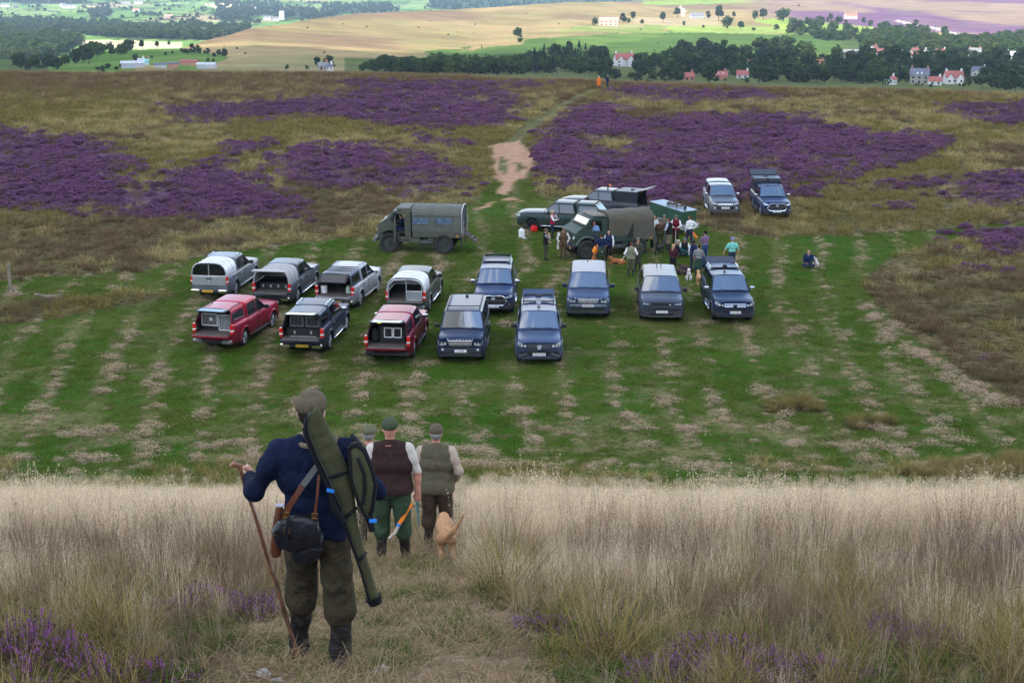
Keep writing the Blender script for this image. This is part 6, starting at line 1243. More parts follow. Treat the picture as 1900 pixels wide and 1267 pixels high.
tail_kit(c, 'YS62 KKE', px=.1); c.step(ALLOY); c.flares(c.pm); tb = thing('water_tub', 'white round topped tub in the back of the silver pickup', 'tub', group=None); MB().mat(WHT).lathe([(0, .001), (0, .16), (.30, .17), (.36, .13), (.36, .001)], 16, 'z').build('tub', tb); MB().mat(BLK).lathe([(.36, .10), (.40, .10), (.40, .001)], 12, 'z').build('lid', tb); y_ = place(c, (666, 567), (698, 540)); off = Vector((-.62, -2.32, .83)); off.rotate(Euler((0, 0, y_))); tb.location = c.o.location+off
bg_ = thing('dog_food_bag', 'pale green and white sack in the back of the silver pickup', 'sack'); MB().mat(pmat('sack', (.42, .52, .40), .7, var=.4, scale=7)).box((0, 0, .2), (.24, .3, .4), taper=(.8, .7), bev=.06).build('sack', bg_); off = Vector((.58, -2.3, .81)); off.rotate(Euler((0, 0, y_))); bg_.location = c.o.location+off
c = pickup('grey green pickup with white hooped canopy and one mesh rear door standing open', OLIVE, G_REAR); c.handle = CHR; c.cabin(WPK, .22); c.mirrors(BLK); front_simple(c); c.bed('down'); can = c.hoop(CANV, .66, 'open', CAGE); tail_kit(c, '', False, ALLOY); c.step(CHR); c.flares(c.pm)
for (x0, x1, w_, nm) in ((.05, .78, 0, 'mesh_door'),):
    d = MB().mat(CAGE); yq = c.yr-.06; fr = [(x0, yq, .83), (x1, yq, .83), (x1, yq, 1.55), (x1-.18, yq, 1.76), (x0, yq, 1.82), (x0, yq, .83)]; d.tube(fr, .024, 5, False); d.tube([(x0, yq, 1.25), (x1, yq, 1.25)], .02, 4); d.mat(GATE).add([(x0, yq+.01, .83), (x1, yq+.01, .83), (x1, yq+.01, 1.25), (x0, yq+.01, 1.25)], [[0, 1, 2, 3]]); d.build('mesh_door', can, smooth=0, fix=False)
d = MB().mat(CAGE).tube([(-.8, c.yr-.03, .83), (-.8, c.yr-.03, 1.5), (-.55, c.yr-.03, 1.75), (.05, c.yr-.03, 1.8)], .022, 5, False).build('door_frame', can); place(c, (794, 576), (813, 549))
# red with crates
def crates(c, y=-2.22): pass
c = pickup('bright red pickup with white framed dog crates behind its raised rear window', RED, G_REAR, Wd=1.82); c.handle = CHR; c.cabin(WPK, .22); c.mirrors(BLK); front_simple(c); c.bed('down'); c.hardtop(RED, 'open', True, lid_tilt=.02, slope=.34, rrails=BLK); tail_kit(c, '', False, ALLOY); c.step(BLK); c.flares(RED); K = MB().mat(BDRAW).box((0, -1.75, 1.17), (1.45, .7, .68)).build('dog_crate', c.o, smooth=0)
for q in ((-.72, -.02, 1.02, 1.52), (.06, .72, .84, 1.50)): crate_front(K, *q, -2.13, WHT)
MB().mat(pmat('crate_mesh', (.16, .165, .17), .5, .3, var=.4, scale=40)).box((.42, -2.115, 1.17), (.55, .02, .6)).build('mesh_panel', K, smooth=0); MB().mat(WHT).box((-.3, -2.14, 1.3), (.12, .03, .14)).build('latch', K); place(c, (457, 636), (497, 611))
c = pickup('dark blue pickup with raised hatch, a two door dog box and a black drawer inside', DBLUE, G_REAR); c.handle = CHR; c.cabin(WPK, .22); c.mirrors(CHR); c.rails(-.9, .2, CHR, z=1.80, x=.64); front_simple(c); c.bed('down'); c.hardtop(DBLUE, 'open', True, lid_tilt=.10, slope=.30); tail_kit(c, 'NX17 RBO', px=.05); c.step(CHR); c.flares(DBLUE); drawer(c, 2, .96, BDRAW, -2.38, 1.4); K = MB().mat(DARK).box((0, -1.7, 1.33), (1.4, .6, .42)).build('dog_crate', c.o, smooth=0)
for q in ((-.62, -.08, 1.15, 1.55), (.05, .6, 1.15, 1.55)): crate_front(K, *q, -2.02, CAGE)
MB().mat(CAGE).box((0, -2.42, .80), (1.1, .04, .05)).build('drawer_edge', c.o); place(c, (613, 643), (635, 617))
c = pickup('dark red pickup with raised hatch and a black box with two white framed doors', DRED, G_REAR); c.handle = DRED; c.cabin(WPK, .22); c.mirrors(CHR); front_simple(c); c.bed('down'); c.hardtop(DRED, 'open', True, lid_tilt=.08, slope=.30); tail_kit(c, '', False, BLK, BLK); c.step(BLK); c.flares(DRED); K = MB().mat(BDRAW).box((.14, -1.8, 1.16), (1.05, .8, .70)).build('dog_crate', c.o, smooth=0)
for q in ((-.18, .14, 1.06, 1.45), (.2, .52, 1.06, 1.45)): crate_front(K, *q, -2.23, WHT, False)
MB().mat(BLK).box((-.58, -2.1, 1.12), (.3, .4, .55), bev=.08).build('gear_bag', c.o); MB().mat(pmat('yellow_tag', (.7, .6, .03), .5)).box((-.25, -2.95, 1.84), (.16, .05, .03)).build('sticker', c.o); place(c, (766, 658), (784, 629))
# ---------------------------------------------------------------- pickups beyond the army truck, side on
GRN_ = paint('racing_green', (.010, .030, .026)); 
c = pickup('dark green pickup with smooth green canopy standing side on beyond the front army truck', GRN_, 'pickups beyond the army trucks', wheel='black'); c.handle = CHR; c.cabin(WPK, .22); c.mirrors(CHR); front_simple(c); c.bed('shut'); c.hardtop(GRN_, 'shut', True, slope=.5); c.step(CHR); c.flares(GRN_); tail_kit(c, '', False); place(c, (1081, 433), (987, 428), -1)
c = pickup('black pickup with panelled box canopy and lid raised, farthest behind the trucks', CHARC, 'pickups beyond the army trucks', wheel='black'); c.handle = CHR; c.cabin(WPK, .22); c.mirrors(BLK); front_simple(c); c.bed('down'); alu_box(c, True, .66, True); c.step(CHR); c.flares(CHARC); c.rear_bumper(BLK)
b = MB().mat(BLK).tube([(.0, -.3, 1.8), (0, -.3, 2.06)], .05, 8); b.build('aerial_mount', c.o); MB().mat(AMB if False else pmat('orange_beacon', (.85, .16, .02), .3)).lathe([(0, .07), (.12, .06), (.16, .001)], 10, 'z', (.0, -.45, 1.98)).build('beacon', c.o); place(c, (1152, 408), (1062, 401), -1)
# ================================================================ army trucks, trailer and loose gear
def army(label, green, canv, variant):
    o = thing('army_truck', label, 'truck', group='army trucks with canvas backs'); P = pmat('army_paint_'+variant, green, .5, var=.15, scale=3, dirt=(.09, .075, .05, 1.0)); CV = pmat('canvas_'+variant, canv, .62 if variant == 'grey' else .9, var=.16, scale=2.5, bump=.5, bscale=5)
    # local axes as the cars: y forward; length about 5.4 m
    yf, yc, yr, W = 2.44, .45, -2.55, 2.05; R = .56; wf, wr = 1.75, -1.50
    c = type('T', (), {})(); c.o = o; c.W, c.wf, c.wrr = W+.12, wf, wr
    fr = MB().mat(DARK); fr.box((0, 0, .78), (.9, 4.9, .22)); fr.tube([(-.95, wf, R), (.95, wf, R)], .09, 8); fr.tube([(-.95, wr, R), (.95, wr, R)], .09, 8); fr.build('chassis', o, smooth=30)
    for y in (wf, wr):
        for sx in (1, -1): put_wheel(o, sx*(W/2-.06), y, R, .36, 'steel', sx)
    # cab sides with arch and door opening
    def arch(cy, n=9, r=.72): return [(cy+r*math.cos(a), R+.06+r*math.sin(a)) for a in np.linspace(.05, math.pi-.05, n)]
    prow = [(yf, .85), (yf, 1.54), (yf-.10, 1.66), (yf-.62, 1.97)]      # nose and bonnet line
    side_f = [(yf, .85), (yf, 1.54), (yf-.10, 1.66), (yf-.62, 1.97), (yf-.80, 1.70), (yf-.95, 1.02)]+[]
    hx = W/2
    for sx in (1, -1):
        b = MB().mat(P); a0, a1 = sx*(hx-.045), sx*hx
        b.prism([(yf, .80), (yf, 1.54), (yf-.10, 1.66), (yf-.60, 1.97), (yf-.86, 1.92), (yf-.86, 1.30)]+[q for q in arch(wf)[2:-1] if q[0] > yf-.9][::-1][:0]+[(yf-.60, 1.29), (yf-.34, 1.10), (yf-.26, .80)], a0, a1, 'x')      # front wing
        b.prism([(yf-.86, 1.30), (yf-.86, 1.92), (yf-1.0, 1.94), (yf-1.0, 1.30)], a0, a1, 'x')
        b.prism([(yc, .62), (yc, 2.32), (yc+.34, 2.34), (yc+.36, 1.60), (yc+.36, .62)], a0, a1, 'x')          # rear pillar
        b.prism([(yc+.36, 2.20), (yc+.34, 2.34), (1.42, 2.38), (1.52, 2.26)], a0, a1, 'x')                   # roof edge
        b.prism([(1.42, 2.32), (1.54, 2.34), (yf-.62, 1.97), (yf-.86, 1.92)], a0, a1, 'x')                   # screen pillar
        b.build('cab_side', o, smooth=0)
        ar = MB().mat(pmat('arch_grey', (.09, .10, .09), .6) if variant == 'green' else P); Pq = []
        for a in np.linspace(.35, math.pi-.25, 12): Pq.append([(sx*(hx-.02), wf+.68*math.cos(a), R+.06+.68*math.sin(a)), (sx*(hx+.07), wf+.68*math.cos(a), R+.06+.68*math.sin(a)), (sx*(hx+.07), wf+.74*math.cos(a), R+.06+.74*math.sin(a)), (sx*(hx-.02), wf+.76*math.cos(a), R+.06+.76*math.sin(a))])
        ar.sheet(Pq).build('wheel_arch', o, smooth=40)
        shut = not (variant == 'grey' and sx < 0) or variant == 'green'
        if variant == 'grey': shut = sx > 0
        if shut:
            d = MB().mat(P); d.prism([(yc+.37, .66), (yc+.37, 1.62), (yf-1.0, 1.66), (yf-1.0, 1.20), (yf-1.35, 1.05), (yf-1.45, .66)], sx*(hx-.05), sx*(hx+.012), 'x'); dd = d.build('door', o, smooth=0); MB().mat(BLK).box((sx*(hx+.03), yc+.5, 1.45), (.03, .16, .05)).build('handle', dd)
        else:
            sl_ = MB().mat(P); sl_.box((sx*(hx-.03), 1.05, .74), (.06, 1.0, .22)); sl_.build('cab_side', o, smooth=0); st_ = MB().mat(pmat('step_tan', (.30, .25, .20), .7)); st_.box((sx*(hx-.16), 1.05, .87), (.3, .95, .03)); st_.build('door_step', o, smooth=0)
            d = MB().mat(P); d.prism([(0, .66), (0, 1.62), (.1, 1.66), (.5, 2.2), (.55, 2.2), (.62, 1.0), (.5, .66)], -.03, .03, 'x'); dd = d.build('door', o, smooth=0); dd.location = (sx*(hx+.01), yf-1.0, 0); dd.rotation_euler = (0, 0, sx*1.25+math.pi)
        MB().mat(BLK).box((sx*(hx+.2), yf-.92, 1.95), (.05, .16, .28), bev=.02).build('wing_mirror', o)
    hs = [(yf, .80), (yf, 1.54), (yf-.10, 1.66), (yf-.62, 1.97), (yf-.70, 1.97)]; b = MB().mat(P); rows = [[(x, y, z+(.03 if abs(x) < .3 else 0)) for (y, z) in hs] for x in (-hx+.045, -.6, 0, .6, hx-.045)]; b.sheet(rows); b.build('bonnet', o, smooth=25)
    b = MB().mat(P); b.sheet([[(x, y, z+.05*(1-(x/hx)**2)) for (y, z) in ((1.52, 2.33), (1.40, 2.38), (yc+.3, 2.42), (yc, 2.40))] for x in np.linspace(-hx+.0, hx-.0, 7)]); b.box((0, yc+.02, 1.5), (W-.1, .04, 1.7)); b.build('cab_roof', o, smooth=30)
    ht = MB().mat(CV if variant == 'grey' else pmat('hatch_canvas', (.17, .15, .12), .9, var=.25, scale=5)); ht.box((0, .92, 2.50), (W-.32, .84, .10), taper=(.94, .92), bev=.02); ht.build('roof_hatch', o, smooth=30)
    wl_ = MB().mat(GLASS if variant == 'grey' else GLASS); Pw = []
    for i in range(5):
        u = -1+i/2; Pw.append([((hx-.10)*u, lerp(yf-.66, 1.52, t)+.02, lerp(1.97, 2.34, t)+.015) for t in (.06, .5, .95)])
    wl_.sheet(Pw).build('windscreen', o, smooth=60); MB().mat(P).box((0, (yf-.76+1.60)/2+.03, 2.01), (.05, .04, .74), rot=(-.98+math.pi/2*.35*0, 0, 0)).build('screen_post', o, smooth=0) if False else None
    MB().mat(BLK).box((0, yf-.60, 2.0), (W-.3, .10, .05)).build('wiper_panel', o)
    if variant == 'grey': MB().mat(WHT).box((-.82, yf-.50, 1.99), (.22, .16, .02), rot=(-.4, 0, 0)).build('paper', o); 
    else: MB().mat(pmat('camo_scarf', (.16, .14, .10), .9, var=.7, scale=30)).tube([(-.85, yf-.54, 2.02), (-.3, yf-.48, 2.05), (.3, yf-.5, 2.05), (.85, yf-.54, 2.02)], .05, 6).build('rope_cover', o)
    g = MB().mat(BLK).box((0, yf+.01, 1.22), (1.3, .05, .36)); g.build('grille', o, smooth=0); b = MB().mat(BLK if variant == 'green' else pmat('bumper_army', (.10, .105, .10), .6)); b.box((0, yf+.16, .72), (W+.02, .26, .26), bev=.04); b.build('front_bumper', o, smooth=30)
    for sx in (1, -1):
        l = MB().mat(LENS).lathe([(0, .12), (.04, .10), (.05, .001)], 14, 'y', (sx*.78, yf+.02, 1.24)); l.build('headlight', o); MB().mat(AMB).lathe([(0, .06), (.03, .05), (.035, .001)], 10, 'y', (sx*.92, yf+.30, .74)).build('indicator', o)
    it = MB().mat(DARK); it.box((0, yc+.1, 1.3), (W-.2, .1, 1.3)); it.box((0, 1.3, .92), (W-.2, 1.4, .06)); it.box((0, yf-1.0, 1.3), (W-.2, .1, .7)); it.mat(SEAT)
    for sx in (1, -1): it.box((sx*.5, 1.08, 1.12), (.55, .5, .22), bev=.05); it.box((sx*.5, .84, 1.5), (.52, .16, .75), bev=.05)
    it.build('seats', o); sw = MB().mat(BLK); sw.tube([(-.5+.2*math.cos(a)*(1 if variant == 'grey' else -1)*1, 1.62, 1.50+.2*math.sin(a)) for a in np.linspace(0, 6.283, 13)], .018, 5, False); sw.build('steering_wheel', o)
    # body
    b = MB().mat(P); b.box((0, (yc+yr)/2-.06, 1.10), (W+.10, yc-yr-.10, .34)); b.build('drop_sides', o, smooth=0)
    for sx in (1, -1):
        MB().mat(P).box((sx*(hx-.2), .2, .74), (.36, .55, .30), bev=.02).build('locker', o); MB().mat(P).box((sx*(hx-.2), -.72, .78), (.30, .40, .20), bev=.02).build('locker', o)
        t = MB().mat(pmat('fuel_tank', (.05, .055, .05), .55)).tube([(sx*(hx-.26), -.02, .60), (sx*(hx-.26), -.85, .60)], .19, 12); t.build('fuel_tank', o); MB().mat(BLK).box((sx*(hx-.2), yr+.04, .62), (.4, .03, .5)).build('mud_flap', o); MB().mat(REDL).box((sx*.8, yr-.07, 1.0), (.2, .04, .09)).build('tail_light', o)
        MB().mat(AMB).lathe([(-.02, .055), (.03, .045), (.035, .001)], 10, 'x', (sx*(hx+.055), yr+.25, 1.02)).build('indicator', o) if sx > 0 else MB().mat(AMB).lathe([(.02, .055), (-.03, .045), (-.035, .001)], 10, 'x', (sx*(hx+.055), yr+.25, 1.02)).build('indicator', o)
    # canvas tilt: sagging between its hoops, puckered along the hem
    wv, zt, zb_ = hx+.03, 2.62, 1.20 if variant == 'grey' else 1.02
    def ring(y, k):
        s_ = 1-.012*math.sin(k*math.pi)**2*1.6; pts = []
        pr = [(wv, zb_), (wv+.015, 1.45), (wv+.01, 1.8), (wv-.01, 2.15), (wv-.06, 2.36), (wv-.26, 2.52), (wv-.55, 2.60), (0, 2.63)] if variant == 'green' else [(wv, zb_), (wv+.01, 1.45), (wv+.0, 1.8), (wv-.01, 2.2), (wv-.03, 2.40), (wv-.16, 2.50), (wv-.5, 2.60), (0, 2.68)]
        return [(x*s_+(.02*math.sin(y*23+z*3)*max(0, 1.5-z)), y, 1.2+(z-1.2)*(1-.02*math.sin(k*math.pi)**2)) for x, z in pr], [(-x*s_-(.02*math.sin(y*19+z*4)*max(0, 1.5-z)), y, 1.2+(z-1.2)*(1-.02*math.sin(k*math.pi)**2)) for x, z in pr[-2::-1]]
    n = 25; rows = []
    for i in range(n):
        t = i/(n-1); y = lerp(yc-.08, yr+.03, t); a, bq = ring(y, (t*3) % 1); rows.append(a+bq)
    b = MB().mat(CV).sheet(rows); m_ = len(rows[0]); b.add(rows[0], [list(range(m_))])
    cv = b.build('canvas_cover', o, smooth=50)
    if variant == 'green':      # a flap hanging open over the side, the shade inside painted as a dark sheet
        for sx in (1, -1): MB().mat(DARK).add([(sx*(wv+.022), -1.18, 1.06), (sx*(wv+.022), -.72, 1.12), (sx*(wv+.03), -1.18, 2.0)], [[0, 1, 2]]).build('side_opening_shade', cv, smooth=0, fix=False)
        for sx in (1, -1): MB().mat(CV).add([(sx*(wv+.03), -1.18, 1.0), (sx*(wv+.035), -1.18, 2.03), (sx*(wv+.035), -2.5, 2.03), (sx*(wv+.04), -2.5, .96)], [[0, 1, 2, 3]]).build('side_flap', cv, smooth=0, fix=False)
    else:
        for sx in (1, -1):
            for y0, y1 in ((.34, -.62), (-1.02, -1.98)):
                w_ = MB().mat(pmat('clear_sheet', (.10, .14, .20), .15, var=.5, scale=6, bump=.6, bscale=6, coat=1.0)).add([(sx*(wv+.026), y0, 1.66), (sx*(wv+.022), y0, 2.05), (sx*(wv+.022), y1, 2.05), (sx*(wv+.026), y1, 1.66)], [[0, 1, 2, 3]]); w_.build('canvas_window', cv, smooth=0, fix=False)
                MB().mat(CV).tube([(sx*(wv+.025), y0, 1.66), (sx*(wv+.022), y0, 2.05), (sx*(wv+.022), y1, 2.05), (sx*(wv+.025), y1, 1.66), (sx*(wv+.025), y0, 1.66)], .016, 4, False).build('window_hem', cv)
            MB().mat(CV).box((sx*(wv+.0), (yc+yr)/2, 2.17), (.05, yc-yr-.1, .03)).build('gutter_hem', cv)
        e = MB().mat(CAGE); e.tube([(x*1.01, yr-.02, z) for x, y, z in rows[-1]], .03, 5, False); e.build('rear_hoop', cv, smooth=40)
        for sx in (1, -1): MB().mat(CAGE).tube([(sx*.9, yr-.06, 1.0), (sx*.9, yr-.12, 1.9)], .022, 5).build('grab_rail', o)
        stp = MB().mat(pmat('step_rust', (.09, .06, .055), .8))
        for k in range(3): stp.box((0, yr-.22-.22*k, .98-.17*k), (.9, .26, .05))
        for sx in (1, -1): stp.tube([(sx*.45, yr-.05, 1.05), (sx*.45, yr-.8, .55)], .03, 4)
        stp.build('rear_steps', o, smooth=0)
        MB().mat(DARK).box((0, yr+.06, 1.85), (W-.2, .02, 1.25)).build('rear_opening_shade', o, smooth=0)  # dark sheet stands for the shade inside the canvas
    return c
T1 = army('olive grey army truck side on, with clear windows in its canvas and open cab', (.060, .066, .046), (.080, .088, .068), 'grey'); place(T1, (826.5, 471), (720, 468), -1); T1.o.scale = (.97, .96, 1)
T2 = army('dark green army truck with brown canvas and crowd around it', (.018, .040, .026), (.072, .066, .044), 'green'); place(T2, (1187, 472.5), (1083, 482), -1); T2.o.scale = (.95, .95, .95)
# trailer with a green locker on a grey flat bed
def trailer():
    o = thing('trailer', 'flat grey trailer carrying a long green locker behind the front army truck', 'trailer'); TR = pmat('galvanised', (.30, .31, .32), .5, .5, var=.15, scale=5); GB_ = pmat('locker_green', (.010, .052, .026), .45, var=.12, scale=2); TP = pmat('locker_top', (.20, .23, .25), .3, .6, var=.1)
    b = MB().mat(TR); b.box((0, 0, .62), (1.6, 3.6, .10)); b.box((0, 0, .78), (1.62, 3.62, .22)) ; b.tube([(0, 1.8, .55), (0, 2.9, .5)], .05, 6); b.build('trailer_bed', o, smooth=0)
    for sx in (1, -1): MB().mat(TR).box((sx*.92, -.2, .72), (.24, .95, .06), bev=.02).build('mudguard', o); put_wheel(o, sx*.92, -.2, .32, .2, 'black', sx)
    lk = MB().mat(GB_).box((0, .05, 1.36), (1.35, 3.25, .90), bev=.02).build('locker', o, smooth=30); MB().mat(TP).box((0, .05, 1.83), (1.42, 3.32, .05), bev=.012).build('locker_lid', lk, smooth=30)
    for sx in (1, -1):
        MB().mat(DARK).box((sx*.678, .05, 1.36), (.01, .02, .84)).build('door_gap', lk); 
        for k in (-.12, .12): MB().mat(CHR).box((sx*.69, .05+k, 1.62), (.03, .05, .12)).build('latch', lk); MB().mat(CHR).box((sx*.69, .05+k, 1.0), (.03, .05, .1)).build('latch', lk)
    g = gpt(1246, 428); o.location = g; o.rotation_euler = (rad(5), 0, rad(38)); o.scale = (.86, .88, .84) 
    bd = thing('game_birds', 'heap of dark birds lying on the green locker lid', 'birds'); r = np.random.default_rng(3); B = MB().mat(pmat('bird_feathers', (.05, .04, .025), .9, var=.7, scale=18))
    for i in range(15):
        y = r.uniform(-.5, .7); x = r.uniform(-.25, .3); z = 1.90+r.uniform(0, .05); a = r.uniform(0, 6.28); d = Vector((math.cos(a), math.sin(a), 0))*.17; B.tube([Vector((x, y, z))-d, Vector((x, y, z+.03)), Vector((x, y, z))+d], [.03, .075, .02], 6)
    B.build('birds', bd); bd.location = o.location; bd.rotation_euler = o.rotation_euler; bd.scale = o.scale
    j = thing('field_radio', 'small dark can on the right end of the locker lid', 'can'); MB().mat(BLK).lathe([(0, .001), (0, .1), (.22, .1), (.26, .06), (.26, .001)], 10, 'z', (0, -1.1, 1.86)).build('can', j); j.location = o.location; j.rotation_euler = o.rotation_euler; j.scale = o.scale
trailer()
def jerry(px, py, h, mt, label, w=.30, cap=True):
    p = gpt(px, py); o = thing('jerrycan', label, 'water can', p, .3, 'cans on the grass'); MB().mat(mt).box((0, 0, h/2), (w, w*.75, h), bev=.05, taper=(.94, .9)).build('can', o, smooth=40); b = MB().mat(mt).tube([(-w*.3, 0, h-.01), (-w*.25, 0, h+.06), (w*.1, 0, h+.06), (w*.15, 0, h-.01)], .025, 6); b.build('handle', o); MB().mat(BLK).lathe([(0, .04), (.05, .04), (.05, .001)], 10, 'z', (w*.32, 0, h-.01)).build('cap', o); return o
jerry(968, 441, .50, WHT, 'upright white water can on the grass left of the green pickup', .34); jerry(991, 429, .32, pmat('red_plastic', (.62, .012, .015), .4), 'red fuel can at the front wheel of the green pickup', .40)
p = gpt(973, 443); o = thing('dog_bowl', 'small pale bowl lying beside the white water can', 'bowl', p); MB().mat(CAGE).lathe([(0, .001), (0, .1), (.05, .14), (.055, .12), (.015, .09), (.015, .001)], 14, 'z').build('bowl', o)
WOODP = pmat('weathered_wood', (.20, .165, .125), .9, var=.35, scale=6, bump=.4)
p = gpt(20, 541); o = thing('fence_post', 'weathered wooden post standing at the left end of the field', 'post', p); MB().mat(WOODP).box((0, 0, .55), (.13, .13, 1.9), taper=(.9, .9)).build('post', o, smooth=0); MB().mat(WOODP).tube([(.05, 0, .25), (.42, -.2, .0)], .05, 5).build('brace', o)
p = gpt(100, 556); o = thing('log', 'short weathered rail lying on the grass right of the post', 'log', p, .15); MB().mat(WOODP).tube([(-.9, .1, .28), (-.3, 0, .16), (.35, 0, .12)], [.07, .09, .09], 6).build('rail', o); MB().mat(WOODP).tube([(.3, 0, -.05), (.3, 0, .28)], .09, 6).build('stump', o)
# ================================================================ people and dogs: one continuous skin grown round a posed skeleton
def nets(Fv, org, h):
    """surface of the zero level of a field on a grid"""
    ins = Fv < 0; nx, ny, nz = Fv.shape
    c = np.zeros((nx-1, ny-1, nz-1), np.int8)
    for i in (0, 1):
        for j in (0, 1):
            for k in (0, 1): c += ins[i:nx-1+i, j:ny-1+j, k:nz-1+k]
    act = (c > 0) & (c < 8); idx = -np.ones(act.shape, np.int64); idx[act] = np.arange(act.sum()); I, J, K = np.nonzero(act)
    P = np.zeros((len(I), 3)); n = np.zeros(len(I)); cn = [(i, j, k) for i in (0, 1) for j in (0, 1) for k in (0, 1)]
    for a in range(8):
        for b in range(a+1, 8):
            d = [cn[b][q]-cn[a][q] for q in range(3)]
            if sum(map(abs, d)) != 1: continue
            f0 = Fv[I+cn[a][0], J+cn[a][1], K+cn[a][2]]; f1 = Fv[I+cn[b][0], J+cn[b][1], K+cn[b][2]]; m_ = (f0 < 0) != (f1 < 0); t = np.where(m_, f0/np.where(np.abs(f0-f1) < 1e-9, 1, f0-f1), 0)
            for q in range(3): P[:, q] += np.where(m_, cn[a][q]+d[q]*t, 0)
            n += m_
    P = P/np.maximum(n, 1)[:, None] + np.stack([I, J, K], 1); V = np.asarray(org)+P*h; Q = []
    for ax in range(3):
        s0 = [slice(1, -1)]*3; s0[ax] = slice(0, -1); s1 = list(s0); s1[ax] = slice(1, None)
        a, b = ins[tuple(s0)], ins[tuple(s1)]; o1, o2 = [q for q in range(3) if q != ax]
        for flip in (False, True):
            m_ = (a & ~b) if not flip else (~a & b); g = np.array(np.nonzero(m_)).T
            if not len(g): continue
            g[:, o1] += 1; g[:, o2] += 1
            def id_(d1, d2): q = g.copy(); q[:, o1] -= d1; q[:, o2] -= d2; return idx[q[:, 0], q[:, 1], q[:, 2]]
            quad = np.stack([id_(1, 1), id_(0, 1), id_(0, 0), id_(1, 0)], 1)
            if flip ^ (ax == 1): quad = quad[:, ::-1]
            Q.append(quad)
    return V, np.concatenate(Q)
def field(prims, h, pad=.05, k=.035):
    """smooth union of tapered capsules (p0, r0, p1, r1, tag[, squash, k])"""
    lo = np.min([np.minimum(np.array(p[0])-p[1], np.array(p[2])-p[3]) for p in prims], 0)-pad; hi = np.max([np.maximum(np.array(p[0])+p[1], np.array(p[2])+p[3]) for p in prims], 0)+pad
    n = np.ceil((hi-lo)/h).astype(int)+1; ax = [lo[q]+h*np.arange(n[q]) for q in range(3)]; Fv = np.full(tuple(n), .3)
    for p in prims:
        p0, r0, p1, r1 = np.array(p[0], float), p[1], np.array(p[2], float), p[3]; kk = p[6] if len(p) > 6 and p[6] is not None else k; sq = p[5] if len(p) > 5 and p[5] is not None else (1, 1, 1)
        m_ = max(r0, r1)*max(1, 1/min(sq))+.09; a = [np.searchsorted(ax[q], min(p0[q], p1[q])-m_) for q in range(3)]; b = [np.searchsorted(ax[q], max(p0[q], p1[q])+m_) for q in range(3)]
        s_ = tuple(slice(a[q], b[q]) for q in range(3)); X = np.stack(np.meshgrid(*[ax[q][s_[q]] for q in range(3)], indexing='ij'), -1)
        d = dcap(X, p0, r0, p1, r1, sq); f = Fv[s_]; hh = np.clip(.5+.5*(f-d)/kk, 0, 1); Fv[s_] = f*(1-hh)+d*hh-kk*hh*(1-hh)
    return Fv, lo
def dcap(X, p0, r0, p1, r1, sq=(1, 1, 1)):
    q = np.array(sq, float); D = (p1-p0); L2 = max(1e-9, float(D @ D)); t = np.clip(((X-p0) @ D)/L2, 0, 1); return np.linalg.norm((X-p0-t[..., None]*D)*q, axis=-1)-(r0+(r1-r0)*t)
def skin_mesh(name, prims, mats, h, k=.035, extra=(), fold=0.0, cut=None):
    Fv, lo = field(prims, h, k=k)
    if cut is not None: Fv = np.maximum(Fv, (cut-(lo[2]+h*np.arange(Fv.shape[2])))[None, None, :])
    V, Q = nets(Fv, lo, h)
    best = np.full(len(V), 9.); tag = np.zeros(len(V), int)
    for p in prims:
        d = dcap(V, np.array(p[0], float), p[1], np.array(p[2], float), p[3], p[5] if len(p) > 5 and p[5] is not None else (1, 1, 1)); m_ = d < best; best = np.where(m_, d, best); tag = np.where(m_, p[4], tag)
    if fold:
        nrm = np.zeros_like(V); fn = np.cross(V[Q[:, 2]]-V[Q[:, 0]], V[Q[:, 3]]-V[Q[:, 1]])
        for i in range(4): np.add.at(nrm, Q[:, i], fn)
        nrm /= np.linalg.norm(nrm, axis=1, keepdims=True)+1e-9
        z = V[:, 2]*9+V[:, 0]*7; w = (fbm(V[:, 0]*9+V[:, 1]*5, z*1.1, 5, 3)-.5)*2; w2 = 1-np.abs(fbm(V[:, 0]*6+V[:, 2]*4+3, V[:, 2]*7-V[:, 1]*6, 9, 3)-.5)*6
        V = V + nrm*((w*.7+np.clip(w2, -1, 1)*.5)*fold*np.isin(tag, (1, 2, 3, 4, 5)))[:, None]
    # pull a smoother surface
    for _ in range(2):
        acc = np.zeros_like(V); cnt = np.zeros(len(V))
        for i in range(4):
            for j in ((i+1) % 4, (i-1) % 4): np.add.at(acc, Q[:, i], V[Q[:, j]]); np.add.at(cnt, Q[:, i], 1)
        V = V*.6+acc/np.maximum(cnt, 1)[:, None]*.4
    mi = tag[Q[:, 0]]
    for (v, q, t) in extra: Q = np.concatenate([Q, q+len(V)]); V = np.concatenate([V, v]); mi = np.concatenate([mi, np.full(len(q), t)])
    return raw_mesh(name, V, Q, mats, mi)
